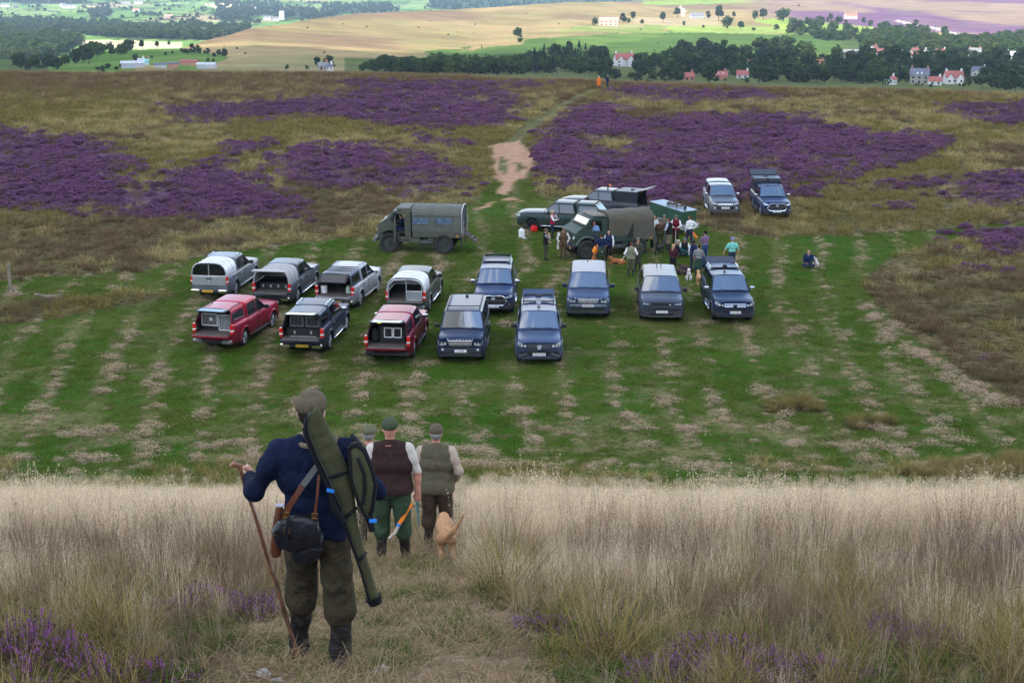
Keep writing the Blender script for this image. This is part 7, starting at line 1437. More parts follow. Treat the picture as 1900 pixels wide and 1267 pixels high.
def hand_cloud():
    """a relaxed right hand, wrist at the origin, fingers along -z, palm facing +y, thumb on the inside"""
    P = []; A = lambda *a: np.array(a, float)
    P.append((A(-.022, 0, -.03), .014, A(-.030, 0, -.085), .013, 0)); P.append((A(0, 0, 0), .022, A(0, 0, -.03), .020, 0, (1, 1.25, 1))); P.append((A(-.008, 0, -.03), .017, A(-.010, 0, -.088), .014, 0)); P.append((A(.008, 0, -.03), .017, A(.010, 0, -.088), .013, 0)); P.append((A(.022, 0, -.03), .013, A(.028, 0, -.082), .011, 0))
    for x, L, r in ((-.030, .072, .0092), (-.010, .080, .0095), (.010, .075, .009), (.028, .058, .008)):
        z = -.086; p = A(x, 0, z)
        for f, a in ((.45, .35), (.32, .85), (.23, 1.25)): q = p+A(x*.04, math.sin(a)*L*f, -math.cos(a)*L*f); P.append((p, r, q, r*.92, 0, None, .006)); p = q
    a, b, c_ = A(-.024, .005, -.025), A(-.046, .022, -.055), A(-.046, .032, -.088); P.append((a, .014, b, .011, 0, None, .01)); P.append((b, .011, c_, .009, 0, None, .006))
    Fv, lo = field(P, .006, .02, .008); V, Q = nets(Fv, lo, .006); return V, Q
def fist_cloud(r=.012):
    """a right hand closed round a stick that runs along local x"""
    P = []; A = lambda *a: np.array(a, float); P.append((A(0, 0, 0), .024, A(0, -.004, -.03), .022, 0, (1, 1.2, 1)))
    for x in (-.028, -.009, .010, .028): P.append((A(x*.8, -.006, -.025), .017, A(x, -.010, -.078), .012, 0))
    for i, x in enumerate((-.030, -.010, .010, .028)):
        R_ = r+.011; p = A(x, -.010, -.078)
        for a in (20, 80, 140, 200, 250): q = A(x, R_*math.cos(rad(180-a))*1.0+R_*.0+.012, -.085-R_*math.sin(rad(a))*1.0-.004); P.append((p, .0095, q, .009, 0, None, .005)); p = q
    P.append((A(-.02, 0, -.025), .014, A(-.042, .014, -.055), .011, 0, None, .01)); P.append((A(-.042, .014, -.055), .011, A(-.034, .034, -.082), .009, 0, None, .006))
    Fv, lo = field(P, .006, .02, .008); return nets(Fv, lo, .006)
HAND, FIST = hand_cloud(), fist_cloud()
def hand_at(wr, el, side, fist=False, s=1.0, palm=None):
    V, Q = (FIST if fist else HAND); V = V.copy()*s
    if side < 0: V[:, 0] *= -1; Q = Q[:, ::-1]
    z = np.array(el, float)-np.array(wr, float); z /= np.linalg.norm(z); y = np.array(palm if palm is not None else (-side*.9, .35, 0), float); y = y-z*(y @ z); y /= np.linalg.norm(y); x = np.cross(y, z)
    return np.array(wr)+V[:, :1]*x+V[:, 1:2]*y+V[:, 2:]*z, Q
def cloth(name, c, **k): return pmat('cloth_'+name, c, k.pop('rough', .92), var=k.pop('var', .14), scale=k.pop('scale', 7), bump=k.pop('bump', .25), bscale=k.pop('bscale', 90), spec=.12, fold=k.pop('fold', .55), **k)
SKIN = pmat('skin', (.46, .25, .18), .55, var=.12, scale=12); SKINR = pmat('skin_ruddy', (.47, .21, .15), .55, var=.12, scale=12); EYE = pmat('eye', (.02, .02, .02), .2)
CLO = {'white': cloth('white', (.70, .69, .67)), 'cream': cloth('cream', (.62, .56, .47)), 'navy': cloth('navy', (.012, .022, .058)), 'brown': cloth('brown_tweed', (.085, .055, .030), var=.4, scale=30), 'olive': cloth('olive', (.080, .080, .042), var=.2), 'dkolive': cloth('dark_olive', (.045, .047, .030), var=.25), 'sage': cloth('sage', (.17, .17, .11), var=.25, scale=30), 'tweed': cloth('grey_tweed', (.115, .105, .075), var=.35, scale=40), 'maroon': cloth('maroon', (.055, .014, .022)), 'red': cloth('red_vest', (.30, .012, .045)), 'wine': cloth('wine_vest', (.13, .010, .022)), 'jeans': cloth('jeans', (.030, .060, .15)), 'dkblue': cloth('dark_blue', (.025, .035, .06)), 'teal': cloth('teal_trousers', (.012, .075, .075)), 'aqua': cloth('aqua_shirt', (.18, .50, .42)), 'blue': cloth('blue_shirt', (.22, .36, .60)), 'paleblue': cloth('pale_blue', (.45, .52, .66)), 'grey': cloth('grey_tee', (.20, .21, .20)), 'black': cloth('black', (.014, .014, .016)), 'green': cloth('green_skirt', (.022, .060, .045)), 'bottle': cloth('bottle_green', (.030, .050, .030)), 'khaki': cloth('khaki', (.16, .135, .085)), 'orange': cloth('orange_coat', (.62, .15, .02)), 'boot': pmat('boot_leather', (.020, .016, .013), .6, var=.5, scale=9, spec=.25, fold=.7), 'welly': pmat('welly', (.018, .020, .016), .5, var=.3, spec=.3), 'hair_b': cloth('brown_hair', (.045, .025, .012)), 'hair_f': cloth('fair_hair', (.42, .28, .13)), 'hair_g': cloth('grey_hair', (.24, .23, .22)), 'hair_k': cloth('dark_hair', (.018, .013, .010)), 'hair_r': cloth('auburn_hair', (.10, .035, .014)), 'capt': cloth('tweed_cap', (.12, .095, .055), var=.35, scale=40), 'capg': cloth('grey_cap', (.13, .125, .10), var=.3, scale=40), 'capk': cloth('beige_cap', (.40, .34, .26)), 'capv': cloth('violet_cap', (.20, .20, .36)), 'capb': cloth('black_cap', (.015, .014, .014))}
def stripes():
    m, nt, out = node_mat('striped_jumper'); L = nt.links.new; tc = N(nt, 'TexCoord'); sx = N(nt, 'SeparateXYZ'); L(tc.outputs['Object'], sx.inputs[0]); w = N(nt, 'Math', operation='MULTIPLY'); w.inputs[1].default_value = 11.0; L(sx.outputs['Z'], w.inputs[0]); fr = N(nt, 'Math', operation='FRACT'); L(w.outputs[0], fr.inputs[0]); cr = N(nt, 'ValToRGB'); cr.color_ramp.interpolation = 'CONSTANT'; e = cr.color_ramp.elements
    e[0].color = (.05, .05, .16, 1); e[1].position = .35; e[1].color = (.36, .10, .10, 1); k = e.new(.6); k.color = (.35, .33, .36, 1); k = e.new(.75); k.color = (.10, .08, .20, 1)
    L(fr.outputs[0], cr.inputs[0]); d = N(nt, 'BsdfDiffuse'); L(cr.outputs[0], d.inputs[0]); L(d.outputs[0], out.inputs[0]); return m
CLO['stripe'] = stripes()
def person(label, p, yaw, H=1.75, top='white', sleeve=None, trous='olive', boots='boot', vest=None, cap=None, hair='hair_b', arms=None, legs=None, lean=0.0, bulk=1.0, short=False, head=(0, 0), sit=None, h=.024, brim=True, long_hair=None, skirt=None, skin=None, group='people round the army trucks', vlo=.88, fold=0.0, bare=False, twist=0, collar=None, breeks=False, fists=(False, False), palms=(None, None), seat_z=0, hem=0.0, shw=1.0, armr=1.0, name='person'):
    """p: place of the feet; yaw in degrees, 0 looks away from the camera, 180 towards it. tags: 0 skin 1 top 2 sleeve 3 trousers 4 boots 5 other"""
    o = thing('person', label, 'person', p, rad(yaw), group); s = H/1.75; A = lambda *a: np.array(a, float); b = bulk
    hipz = .92; pel = A(0, 0, hipz)
    if sit is not None: pel = A(0, 0, sit)
    cl, sl_ = math.cos(lean), math.sin(lean)
    def T(q): q = A(*q); q[2] -= hipz; return pel+A(q[0], q[1]*cl+q[2]*sl_, -q[1]*sl_+q[2]*cl)
    P = []; add = lambda p0, r0, p1, r1, t, sq=None, k=None: P.append((A(*p0), r0, A(*p1), r1, t, sq, k))
    add(T((-.075*b, -.012, .95)), .118*b, T((.075*b, -.012, .95)), .118*b, 1 if hem else 3, None, .03); add(T((-.075*b, .005*b, 1.08)), .108*b, T((.075*b, .005*b, 1.08)), .108*b, 1); add(T((-.10*b, .005, 1.25)), .118*b, T((.10*b, .005, 1.25)), .118*b, 1); add(T((-.125, -.02, 1.37)), .090, T((.125, -.02, 1.37)), .090, 1); add(T((-.06, -.015, 1.45)), .055, T((.06, -.015, 1.45)), .055, 1)
    if hem: add(T((-.085*b, -.008, .95)), .125*b, T((.085*b, -.008, .95)), .125*b, 1, None, .012); add(T((-.06*b, -.012, .885)), .112*b, T((.06*b, -.012, .885)), .112*b, 3, None, .008)
    hd = A(0, head[1]*.3, 0); ht = T((0+head[0]*.1, .02+head[1], 1.645)); nk = T((0, -.01, 1.45)); add(nk, .054, ht-A(0, .015, .06), .052, 0)
    add(ht+A(0, -.012, .012), .082, ht+A(0, .022, .018), .080, 0, (1.10, 1, .84)); add(ht+A(0, .04, -.06), .048, ht+A(0, .055, -.075), .034, 0, None, .03); add(ht+A(0, .088, -.005), .012, ht+A(0, .104, -.026), .014, 0, None, .012)
    for sx in (-1, 1): add(ht+A(sx*.077, -.008, .008), .012, ht+A(sx*.080, -.014, -.022), .009, 0, (1, .7, .7), .008)
    arms = arms or {}; hands = []
    for i, sx in enumerate((-1, 1)):
        sh = T((sx*.185*(.6+.4*b)*shw, -.02, 1.41)); ad = arms.get('L' if sx < 0 else 'R', ((sx*.265, -.03, 1.13), (sx*.275, .06, .88))); el = T(ad[0]) if not (len(ad) > 2) else A(*ad[0]); wr = T(ad[1]) if not (len(ad) > 2) else A(*ad[1])
        d = el-sh; el = sh+d/np.linalg.norm(d)*.285; d = wr-el; wr = el+d/np.linalg.norm(d)*.255
        add(T((sx*.05, -.025, 1.46)), .05, sh+A(-sx*.02, 0, .01), .062, 1); add(sh, .075*armr, sh+(el-sh)*.4, .062*armr, 2); add(sh+(el-sh)*.3, .060*armr, el, .050*armr if not bare else .043, 2 if not bare else 2)
        if bare:
            add(el+(sh-el)*.30, .043, el, .041, 0, None, .012); add(el, .042, el+(wr-el)*.4, .042, 0, None, .02); add(el+(wr-el)*.35, .042, wr, .029, 0, None, .02)
        else: add(el, .050, wr+(el-wr)*.12, .038, 2)
        add(wr+(el-wr)*.18, .029, wr, .027, 0); hv, hq = hand_at(wr, el, sx, fists[i], 1.0, palms[i]); hands.append((hv, hq, 0))
    lg = legs or {}
    for sx in (-1, 1):
        dk = ((sx*.105, .02, .50), (sx*.115, -.02, .09)); kn, an = lg.get('L' if sx < 0 else 'R', dk); hp = T((sx*.088*b, -.01, .90)); kn = A(*kn); an = A(*an); toe = A(an[0]*1.08, an[1]+.16, an[2]-.045) if sit is None else an+A(0, .13, .02)
        if breeks:
            cuff = kn+(an-kn)*.22; add(hp, .102*b, kn, .092, 3, None, .02); add(kn, .092, cuff, .098, 3, None, .012); bt = 4
            add(kn+(an-kn)*.1, .060, an, .056, 4, None, .006); add(an-A(0, .035, .03), .050, toe, .042, 4, None, .02)
        else:
            add(hp, .100*b, kn, .068, 3); add(kn, .068, an+(kn-an)*.08, .052, 3 if boots != 'welly' else 3, None, .02)
            if boots == 'welly': add(kn+(an-kn)*.25, .064, an, .052, 4, None, .006)
            add(an-A(0, .03, .03), .046, toe, .040, 4, None, .015)
    if skirt is not None:
        for sx in (-1, 1): add(T((sx*.07, 0, .95)), .125, (sx*.09, 0, .55), .135, 5, None, .05)
    sk = SKINR if skin == 'r' else SKIN; mats = [sk, CLO[top], CLO[sleeve or top], CLO[trous], CLO[boots], CLO[skirt or trous]]
    for q in range(len(P)): P[q] = (P[q][0]*s, P[q][1]*s, P[q][2]*s, P[q][3]*s, P[q][4], P[q][5], None if P[q][6] is None else P[q][6]*s)
    me = skin_mesh('body', P, mats, h, .035*s, [(v*s, q, t) for v, q, t in hands], fold); link('body', me, o)
    # clothing and hair, worn by the figure
    if vest:
        Q2 = [(p_[0], p_[1]+.018, p_[2], p_[3]+.018, 0, None, None) for p_ in P[:4]]+[(A(*T((-.085*b, -.005, vlo+.05)))*s, (.118*b+.014)*s, A(*T((.085*b, -.005, vlo+.05)))*s, (.118*b+.014)*s, 0, None, None)]
        for sx in (-1, 1): Q2.append((T((sx*.05, -.025, 1.455))*s, .074*s, T((sx*.148*(.6+.4*b)*shw, -.02, 1.415))*s, .084*s, 0, None, None))
        Q2.append((T((0, -.02, 1.40))*s, .075*s, T((0, -.02, 1.485))*s, .066*s, 0, None, None))
        link('waistcoat', skin_mesh('waistcoat', Q2, [CLO[vest]], h, .03, fold=fold, cut=(float(T((0, 0, vlo))[2])*s if lean < .15 else None)), o)
    ht = ht*s
    if hair:
        Q2 = [(ht+A(0, -.022, .016)*s, .084*s, ht+A(0, .004, .028)*s, .079*s, 0, (1.08, 1, .90), None), (ht+A(0, -.042, -.01)*s, .064*s, ht+A(0, -.036, -.032)*s, .054*s, 0, None, None)]
        if long_hair == 'tail': Q2.append((ht+A(0, -.10, .0)*s, .035*s, ht+A(0, -.13, -.24)*s, .026*s, 0, None, None))
        if long_hair == 'loose':
            for sx in (-1, 0, 1): Q2.append((ht+A(sx*.055, -.05+.01*abs(sx), .0)*s, .05*s, ht+A(sx*.075, -.055, -.19)*s, .036*s, 0, None, None))
        link('hair', skin_mesh('hair', Q2, [CLO[hair]], min(h, .016), .02), o)
    if cap:
        Q2 = [(ht+A(0, -.02, .055)*s, .094*s, ht+A(0, .03, .052)*s, .090*s, 0, (1, 1, 1.15), None)]
        if brim: Q2.append((ht+A(-.03, .10, .030)*s, .045*s, ht+A(.03, .10, .030)*s, .045*s, 0, (1, 1, 3.2), .02))
        link('cap', skin_mesh('cap', Q2, [CLO[cap]], min(h, .016)*(1 if h > .013 else .7), .02), o)
    e = MB().mat(EYE)
    for sx in (-1, 1): e.lathe([(-.009*s, .001), (0, .009*s), (.009*s, .001)], 8, 'x', Vector(ht+A(sx*.031, .083, .012)*s))
    e.build('eyes', o); o['h'] = H; return o, T, s
def stick(label, a, b, r=.012, mt=None, group=None, top=None):
    o = thing('walking_stick', label, 'stick', a, group=group); a = Vector(a); MB().mat(mt or WOODP).tube([(0, 0, 0), (Vector(b)-a)*.5, Vector(b)-a], [r*.8, r, r*1.05], 7).build('shaft', o); return o
G = gpt
X3 = ((.20, .16, 1.16), (.03, .26, 1.16)); 
def arm_fwd(sx, x=.06, y=.28, z=1.12): return ((sx*.26, .04, 1.14), (sx*x, y, z))
LR = lambda l, r: {k: v for k, v in (('L', l), ('R', r)) if v}
# ---- people by the trucks -------------------------------------------------------------------
person('man in brown tweed waistcoat and white sleeves, hands in pockets, by the truck nose', G(1045, 481), 180, 1.74, 'white', trous='brown', vest='brown', cap='capt', bulk=1.1, skin='r', arms=LR(((-.34, -.04, 1.16), (-.20, .06, .92)), ((.34, -.04, 1.16), (.20, .06, .92))))
person('man in cap and grey short sleeves drinking, leftmost of the crowd', G(1012, 483), -78, 1.74, 'grey', trous='dkolive', vest='black', cap='capt', bare=True, arms=LR(((-.26, .05, 1.12), (-.12, .26, 1.0)), ((.24, .16, 1.26), (.05, .16, 1.50))))
person('woman in red waistcoat drinking from a bottle in front of the green pickup', G(1025, 442), -100, 1.66, 'white', trous='dkblue', vest='red', hair='hair_f', long_hair='loose', cap='capk', brim=False, boots='welly', head=(0, -.03), arms=LR(((-.24, .18, 1.28), (-.03, .20, 1.52)), ((.26, .12, 1.12), (.10, .32, 1.2))))
p_, T_, s_ = person('man in navy tee shirt seen from behind with a green bag slung at his waist', G(1115, 494), 6, 1.78, 'navy', trous='dkolive', hair='hair_b', boots='welly', bare=True, bulk=1.05, arms=LR(((-.31, -.05, 1.14), (-.22, .12, .98)), ((.31, -.05, 1.14), (.22, .12, .98))))
bagm = MB().mat(CLO['bottle']).box((0, -.15, .74), (.36, .10, .44), bev=.04, taper=(.95, .9)); bg2 = thing('shoulder_bag', 'green bag hanging at the back of the man in navy', 'bag', p_.location, p_.rotation_euler.z); bagm.build('bag', bg2); MB().mat(WHT).box((.02, -.205, .84), (.04, .01, .05)).build('tag', bg2)
person('woman in navy waistcoat standing half behind the man in navy', G(1129, 484), 160, 1.68, 'white', trous='black', vest='navy', hair='hair_b', long_hair='loose', arms=LR(None, ((.28, .0, 1.13), (.28, .05, .86))))
person('man in sage tweed waistcoat seen from behind with a stick under his arm', G(1170, 512), -12, 1.78, 'white', trous='olive', vest='sage', hair='hair_r', boots='welly', bulk=1.05, breeks=True, arms=LR(((-.33, -.06, 1.15), (-.26, .16, 1.02)), ((.33, -.02, 1.14), (.10, .24, 1.10))))
stick('pale stick poking out under the arm of the man in sage waistcoat', G(1170, 512)+Vector((-.55, -.25, .85)), G(1170, 512)+Vector((-.15, .45, 1.15)), .016, pmat('pale_stick', (.6, .56, .48), .6))
person('man in dark olive tweed jacket and cap facing the sage waistcoat man', G(1183, 503), 165, 1.78, 'dkolive', trous='dkolive', cap='capg', boots='welly', breeks=True, skin='r', arms=LR(((-.27, .08, 1.13), (-.03, .24, 1.05)), ((.28, .02, 1.13), (.12, .2, .98))))
person('man in white shirt and grey waistcoat facing out at the tail of the truck', G(1231, 455), 170, 1.78, 'white', trous='grey', vest='tweed', cap='capg', skin='r', arms=LR(((-.28, .05, 1.14), (-.06, .26, 1.1)), arm_fwd(1)))
person('stout man in brown tweed seen from behind at the tail of the truck', G(1224, 462), 8, 1.70, 'brown', trous='olive', hair='hair_g', cap='capt', bulk=1.28, boots='welly', arms=LR(((-.36, .0, 1.13), (-.16, .26, 1.05)), ((.36, .0, 1.13), (.16, .26, 1.05))))
person('man in black waistcoat and pale blue sleeves standing sideways in the group', G(1240, 464), 50, 1.82, 'paleblue', trous='khaki', vest='black', hair='hair_r', boots='welly', breeks=True, arms=LR(((-.26, .06, 1.14), (-.08, .28, 1.08)), ((.26, .06, 1.14), (.08, .28, 1.08))))
person('man in wine red waistcoat leaning with both hands on a pale stick', G(1253, 455), 172, 1.74, 'white', trous='maroon', vest='wine', cap='capt', skin='r', arms=LR(((-.30, .06, 1.15), (-.02, .26, 1.02)), ((.30, .06, 1.15), (.02, .26, 1.02))))
stick('pale walking stick under the hands of the wine waistcoat man', G(1252, 458)+Vector((0, -.2, 0)), G(1252, 458)+Vector((0, -.28, 1.0)), .016, pmat('pale_stick', (.6, .56, .48), .6))
person('man in white shirt and grey trousers at the right of the group, hand on hip', G(1279, 459), 28, 1.82, 'white', trous='dkblue', hair='hair_r', boots='boot', arms=LR(None, ((.40, -.10, 1.18), (.22, .0, 1.0))), legs={'L': ((-.12, .12, .52), (-.14, .24, .09)), 'R': ((.11, -.02, .50), (.12, -.18, .11))})
person('person with white sleeve mostly hidden behind the rear of the dark green truck', G(1216, 456), 100, 1.74, 'white', trous='grey', hair='hair_b')
SITL = {'L': ((-.16, .42, .42), (-.17, .62, .09)), 'R': ((.16, .42, .40), (.15, .66, .09))}
person('man in beige cap and dark jacket sitting on the grass in teal trousers', G(1254, 478), -70, 1.74, 'black', trous='teal', cap='capk', sit=.16, lean=.12, legs=SITL, skin='r', hair='hair_g', arms=LR(((-.26, .1, 1.14), (-.14, .36, 1.02)), ((.26, .1, 1.14), (.14, .36, 1.02))))
person('man in grey cap and black waistcoat sitting with white sleeves and hands clasped', G(1269, 473), 180, 1.76, 'white', trous='dkblue', vest='black', cap='capg', sit=.16, lean=.2, legs={'L': ((-.24, .40, .40), (-.16, .52, .09)), 'R': ((.24, .40, .40), (.2, .56, .09))}, skin='r', arms=LR(((-.30, .12, 1.13), (-.06, .36, 1.0)), ((.30, .12, 1.13), (.06, .36, 1.0))))
person('woman with long fair hair in a maroon jacket behind the smooth grey car', G(1248, 512), -40, 1.70, 'maroon', trous='black', hair='hair_f', long_hair='tail', boots='welly', bulk=1.05, arms=LR(((-.27, .06, 1.13), (-.1, .26, 1.02)), ((.27, .06, 1.13), (.1, .28, 1.02))))
person('woman with dark tied hair in a navy top bending over the dogs', G(1286, 505), -10, 1.68, 'navy', sleeve='white', trous='dkblue', vest='navy', hair='hair_k', long_hair='tail', lean=.12, arms=LR(((-.27, .05, 1.13), (-.24, .2, .92)), None))
p_, T_, s_ = person('person in grey tee shirt and green skirt behind the ball lamp pickup', G(1295, 514), -20, 1.70, 'grey', trous='bottle', skirt='green', hair='hair_k', bare=True, boots='welly', arms=LR(((-.29, .0, 1.13), (-.26, .1, .9)), ((.28, .1, 1.14), (.18, .33, 1.14))))
person('person in striped jumper and blue jeans holding a phone', G(1307, 487), 30, 1.72, 'stripe', trous='jeans', hair='hair_k', cap='capb', brim=False, arms=LR(((-.26, .1, 1.16), (-.05, .27, 1.25)), ((.26, .08, 1.14), (.03, .27, 1.12))))
person('man in aqua shirt and violet cap walking away from the camera on the open grass', G(1357, 503), 4, 1.80, 'aqua', trous='dkblue', cap='capv', brim=False, hair='hair_g', bare=True, boots='boot', arms=LR(((-.36, -.02, 1.15), (-.42, .1, .94)), ((.33, -.06, 1.14), (.34, .02, .88))), legs={'L': ((-.10, .03, .50), (-.11, -.12, .12)), 'R': ((.11, .08, .50), (.12, .10, .09))})
person('woman in navy sitting alone on the grass with her arm round a spaniel', G(1499, 495), 172, 1.68, 'navy', trous='dkblue', hair='hair_r', sit=.15, lean=.05, legs={'L': ((-.30, .28, .16), (-.05, .42, .09)), 'R': ((.30, .28, .16), (.05, .50, .10))}, arms=LR(((-.30, .1, 1.12), (-.36, .28, 1.12)), ((.28, .1, 1.12), (.06, .30, 1.0))))
person('woman in a long orange coat walking on the track at the moor edge', G(1111, 166), 180, 1.62, 'orange', trous='black', skirt='orange', hair='hair_f', long_hair='loose', group='pair walking on the track far off', h=.03)
person('man in dark blue coat walking on the track at the moor edge', G(1127, 166), -60, 1.80, 'navy', trous='dkblue', hair='hair_g', group='pair walking on the track far off', h=.03)
def in_truck(T, loc, yaw, **k):
    q = Vector((loc[0]*T.o.scale[0], loc[1]*T.o.scale[1], loc[2]*T.o.scale[2])); q.rotate(Euler((0, 0, T.o.rotation_euler.z))); return person(p=T.o.location+q, yaw=math.degrees(T.o.rotation_euler.z)+yaw, **k)
SEATL = {'L': ((-.13, .44, .30), (-.13, .46, -.10)), 'R': ((.13, .44, .30), (.13, .46, -.10))}
in_truck(T2, (-.62, 1.12, 1.08), 62, label='man in blue shirt and braces leaning from the dark green truck window', top='blue', trous='dkblue', hair='hair_g', skin='r', bare=True, sit=.22, lean=.18, bulk=1.15, legs=SEATL, arms=LR(((-.33, .12, 1.12), (-.12, .38, 1.06)), ((.33, .12, 1.12), (.26, .34, .98))))
in_truck(T1, (-.5, 1.1, 1.05), 0, label='person in dark clothes sitting in the cab of the olive grey truck', top='navy', trous='jeans', hair='hair_k', sit=.22, legs=SEATL, arms=LR(arm_fwd(-1), arm_fwd(1)))
# ---- dogs -----------------------------------------------------------------------------------
def fur(n, c, c2=None): return pmat('fur_'+n, c, .9, var=.28, scale=14, bump=.4, bscale=70)
FUR = {'fox': fur('fox_red', (.33, .105, .030)), 'black': fur('black', (.010, .010, .011)), 'white': fur('white', (.62, .59, .54)), 'tan': fur('tan', (.40, .22, .09)), 'liver': fur('liver', (.055, .032, .028)), 'fore': fur('yellow', (.42, .225, .10))}
def dog(label, p, yaw, pose='stand', f='fox', f2=None, s=1.0, h=.016, tail=.4, group='dogs with the shooting party', ears='drop', head_turn=0, low=False, tailx=.03):
    o = thing('dog', label, 'dog', p, rad(yaw), group); A = lambda *a: np.array(a, float)*s; P = []; add = lambda a, r0, b, r1, t=0, sq=None, k=None: P.append((a, r0*s, b, r1*s, t, sq, k))
    if pose == 'stand':
        ch, hp, nk, hd = A(0, .26, .44), A(0, -.24, .46), A(0, .36, .56), A(head_turn*.08, .50, .68)
        if low: nk, hd = A(0, .42, .46), A(head_turn*.08, .58, .44)
        add(ch, .135, A(0, .0, .46), .115); add(A(0, 0, .46), .112, hp, .105)
        for sx in (-1, 1):
            add(A(sx*.075, .27, .42), .062, A(sx*.08, .25, .24), .036); add(A(sx*.08, .25, .24), .034, A(sx*.08, .27, .06), .026); add(A(sx*.08, .27, .05), .028, A(sx*.08, .33, .028), .026)
            add(A(sx*.075, -.22, .43), .078, A(sx*.09, -.17, .30), .052); add(A(sx*.09, -.17, .30), .044, A(sx*.09, -.31, .17), .028); add(A(sx*.09, -.31, .17), .027, A(sx*.09, -.28, .05), .024); add(A(sx*.09, -.28, .04), .028, A(sx*.09, -.22, .026), .026)
        tb = A(0, -.34, .50)
    elif pose == 'sit':
        ch, hp, nk, hd = A(0, .12, .42), A(0, -.12, .16), A(0, .16, .56), A(head_turn*.08, .22, .68)
        add(ch, .12, A(0, .0, .28), .125); add(A(0, 0, .28), .12, hp, .13)
        for sx in (-1, 1):
            add(A(sx*.07, .15, .40), .052, A(sx*.075, .17, .20), .034); add(A(sx*.075, .17, .20), .032, A(sx*.075, .18, .05), .026); add(A(sx*.075, .18, .04), .028, A(sx*.075, .24, .026), .026)
            add(A(sx*.10, -.10, .18), .085, A(sx*.15, .05, .14), .055); add(A(sx*.15, .05, .12), .04, A(sx*.14, -.02, .04), .03); add(A(sx*.14, -.04, .03), .028, A(sx*.15, .10, .026), .026)
        tb = A(0, -.24, .08)
    else:
        ch, hp, nk, hd = A(0, .24, .18), A(0, -.28, .15), A(0, .34, .27), A(head_turn*.1, .42, .37)
        add(ch, .135, A(0, -.02, .17), .13); add(A(0, -.02, .17), .13, hp, .13)
        for sx in (-1, 1):
            add(A(sx*.09, .26, .14), .055, A(sx*.11, .30, .06), .036); add(A(sx*.11, .28, .05), .034, A(sx*.10, .52, .03), .026); add(A(sx*.10, -.28, .15), .10, A(sx*.17, -.10, .09), .06); add(A(sx*.17, -.12, .06), .04, A(sx*.16, -.30, .04), .03); add(A(sx*.16, -.28, .03), .03, A(sx*.17, -.14, .028), .027)
        tb = A(0, -.40, .10)
    add(ch, .11, nk, .080); add(nk, .078, hd, .066); fw = A(head_turn*.09, .10, -.035); add(hd, .072, hd+fw*.35, .058, 1 if f2 else 0); add(hd+fw*.5, .046, hd+fw*1.35, .030, 0, None, .02); add(hd+fw*1.42+A(0, 0, .012), .014, hd+fw*1.5+A(0, 0, .012), .011, 2, None, .006)
    for sx in (-1, 1): add(hd+A(sx*.062, -.02, .035), .022, hd+A(sx*.082, .0, -.045), .026, 1 if f2 else 0, (1.5, .8, .8), .01)
    if pose == 'stand': tp = tb+A(tailx*1.5, -.10, .16*tail); add(tb, .040, tp, .036); add(tp, .037, tp+A(tailx*2.2, -.08, .34*tail), .012)
    else: add(tb, .03, tb+A(.1, -.18, -.04), .022); add(tb+A(.1, -.18, -.04), .022, tb+A(.2, -.22, -.05), .012)
    me = skin_mesh('body', P, [FUR[f], FUR[f2 or f], EYE], h*s, .03*s); link('body', me, o); e = MB().mat(EYE)
    for sx in (-1, 1): e.lathe([(-.010*s, .001), (0, .010*s), (.010*s, .001)], 8, 'x', Vector(hd+A(sx*.034, .058, .018)))
    e.build('eyes', o); return o
def gd(px, py): return G(px, py)
dog('fox red labrador sitting at the front wheel beside the man in navy', gd(1101, 492), 195, 'sit', 'fox'); dog('fox red labrador lying on the grass right of the man in navy', gd(1146, 490), 82, 'lie', 'fox', head_turn=.4); dog('black labrador standing behind the tail of the dark green truck', gd(1223, 473), -35, 'stand', 'black', tail=.9); dog('small white dog sitting on the grass behind the smooth grey car', gd(1278, 519), 170, 'sit', 'white', s=.85); dog('tan and white dog standing half behind the ball lamp pickup', gd(1297, 531), 0, 'stand', 'tan'); dog('dark liver spaniel lying on the grass near the bending woman', gd(1262, 508), 60, 'lie', 'liver', 'white', s=.85); dog('dark dog lying behind the liver spaniel', gd(1274, 503), 70, 'lie', 'liver', s=.95); dog('black and white spaniel sitting beside the woman alone on the grass', gd(1513, 494), 150, 'sit', 'white', 'black', s=.85)
hv = thing('dummy_bag', 'orange cloth bag held above the sitting fox red labrador', 'bag', gd(1108, 489)); OR = pmat('orange_cloth', (.80, .22, .012), .8, var=.12); MB().mat(OR).tube([(-.22, .0, .62), (-.05, -.02, .80), (.12, 0, .98), (.24, .02, 1.08)], [.11, .19, .13, .04], 8).build('bag', hv); MB().mat(OR).box((.14, .02, .55), (.18, .1, .2), bev=.04).build('flap', hv)
fl = thing('flag_stick', 'orange flag on a stick slanting beside the white shirted man', 'flag', gd(1283, 447)); MB().mat(WOODP).tube([(.0, 0, .55), (.48, -.1, -.02)], .014, 6).build('shaft', fl); MB().mat(OR).tube([(-.06, 0, .62), (.30, -.08, .18)], [.09, .06], 6).build('flag', fl)
dk = thing('dark_coat', 'dark blue coat lying on the grass behind the ball lamp pickup', 'coat', gd(1312, 497)); MB().mat(CLO['dkblue']).tube([(-.6, 0, .12), (-.1, .05, .3), (.5, 0, .18), (.8, 0, .05)], [.15, .28, .25, .08], 8).build('coat', dk)
p = gd(1035, 462); po = thing('pale_post', 'short white stake standing in front of the dark green truck', 'stake', p); MB().mat(WHT).box((0, 0, .55), (.06, .06, .8)).build('stake', po); MB().mat(WHT).box((0, 0, .1), (.12, .12, .2), taper=(.7, .7)).build('foot', po)
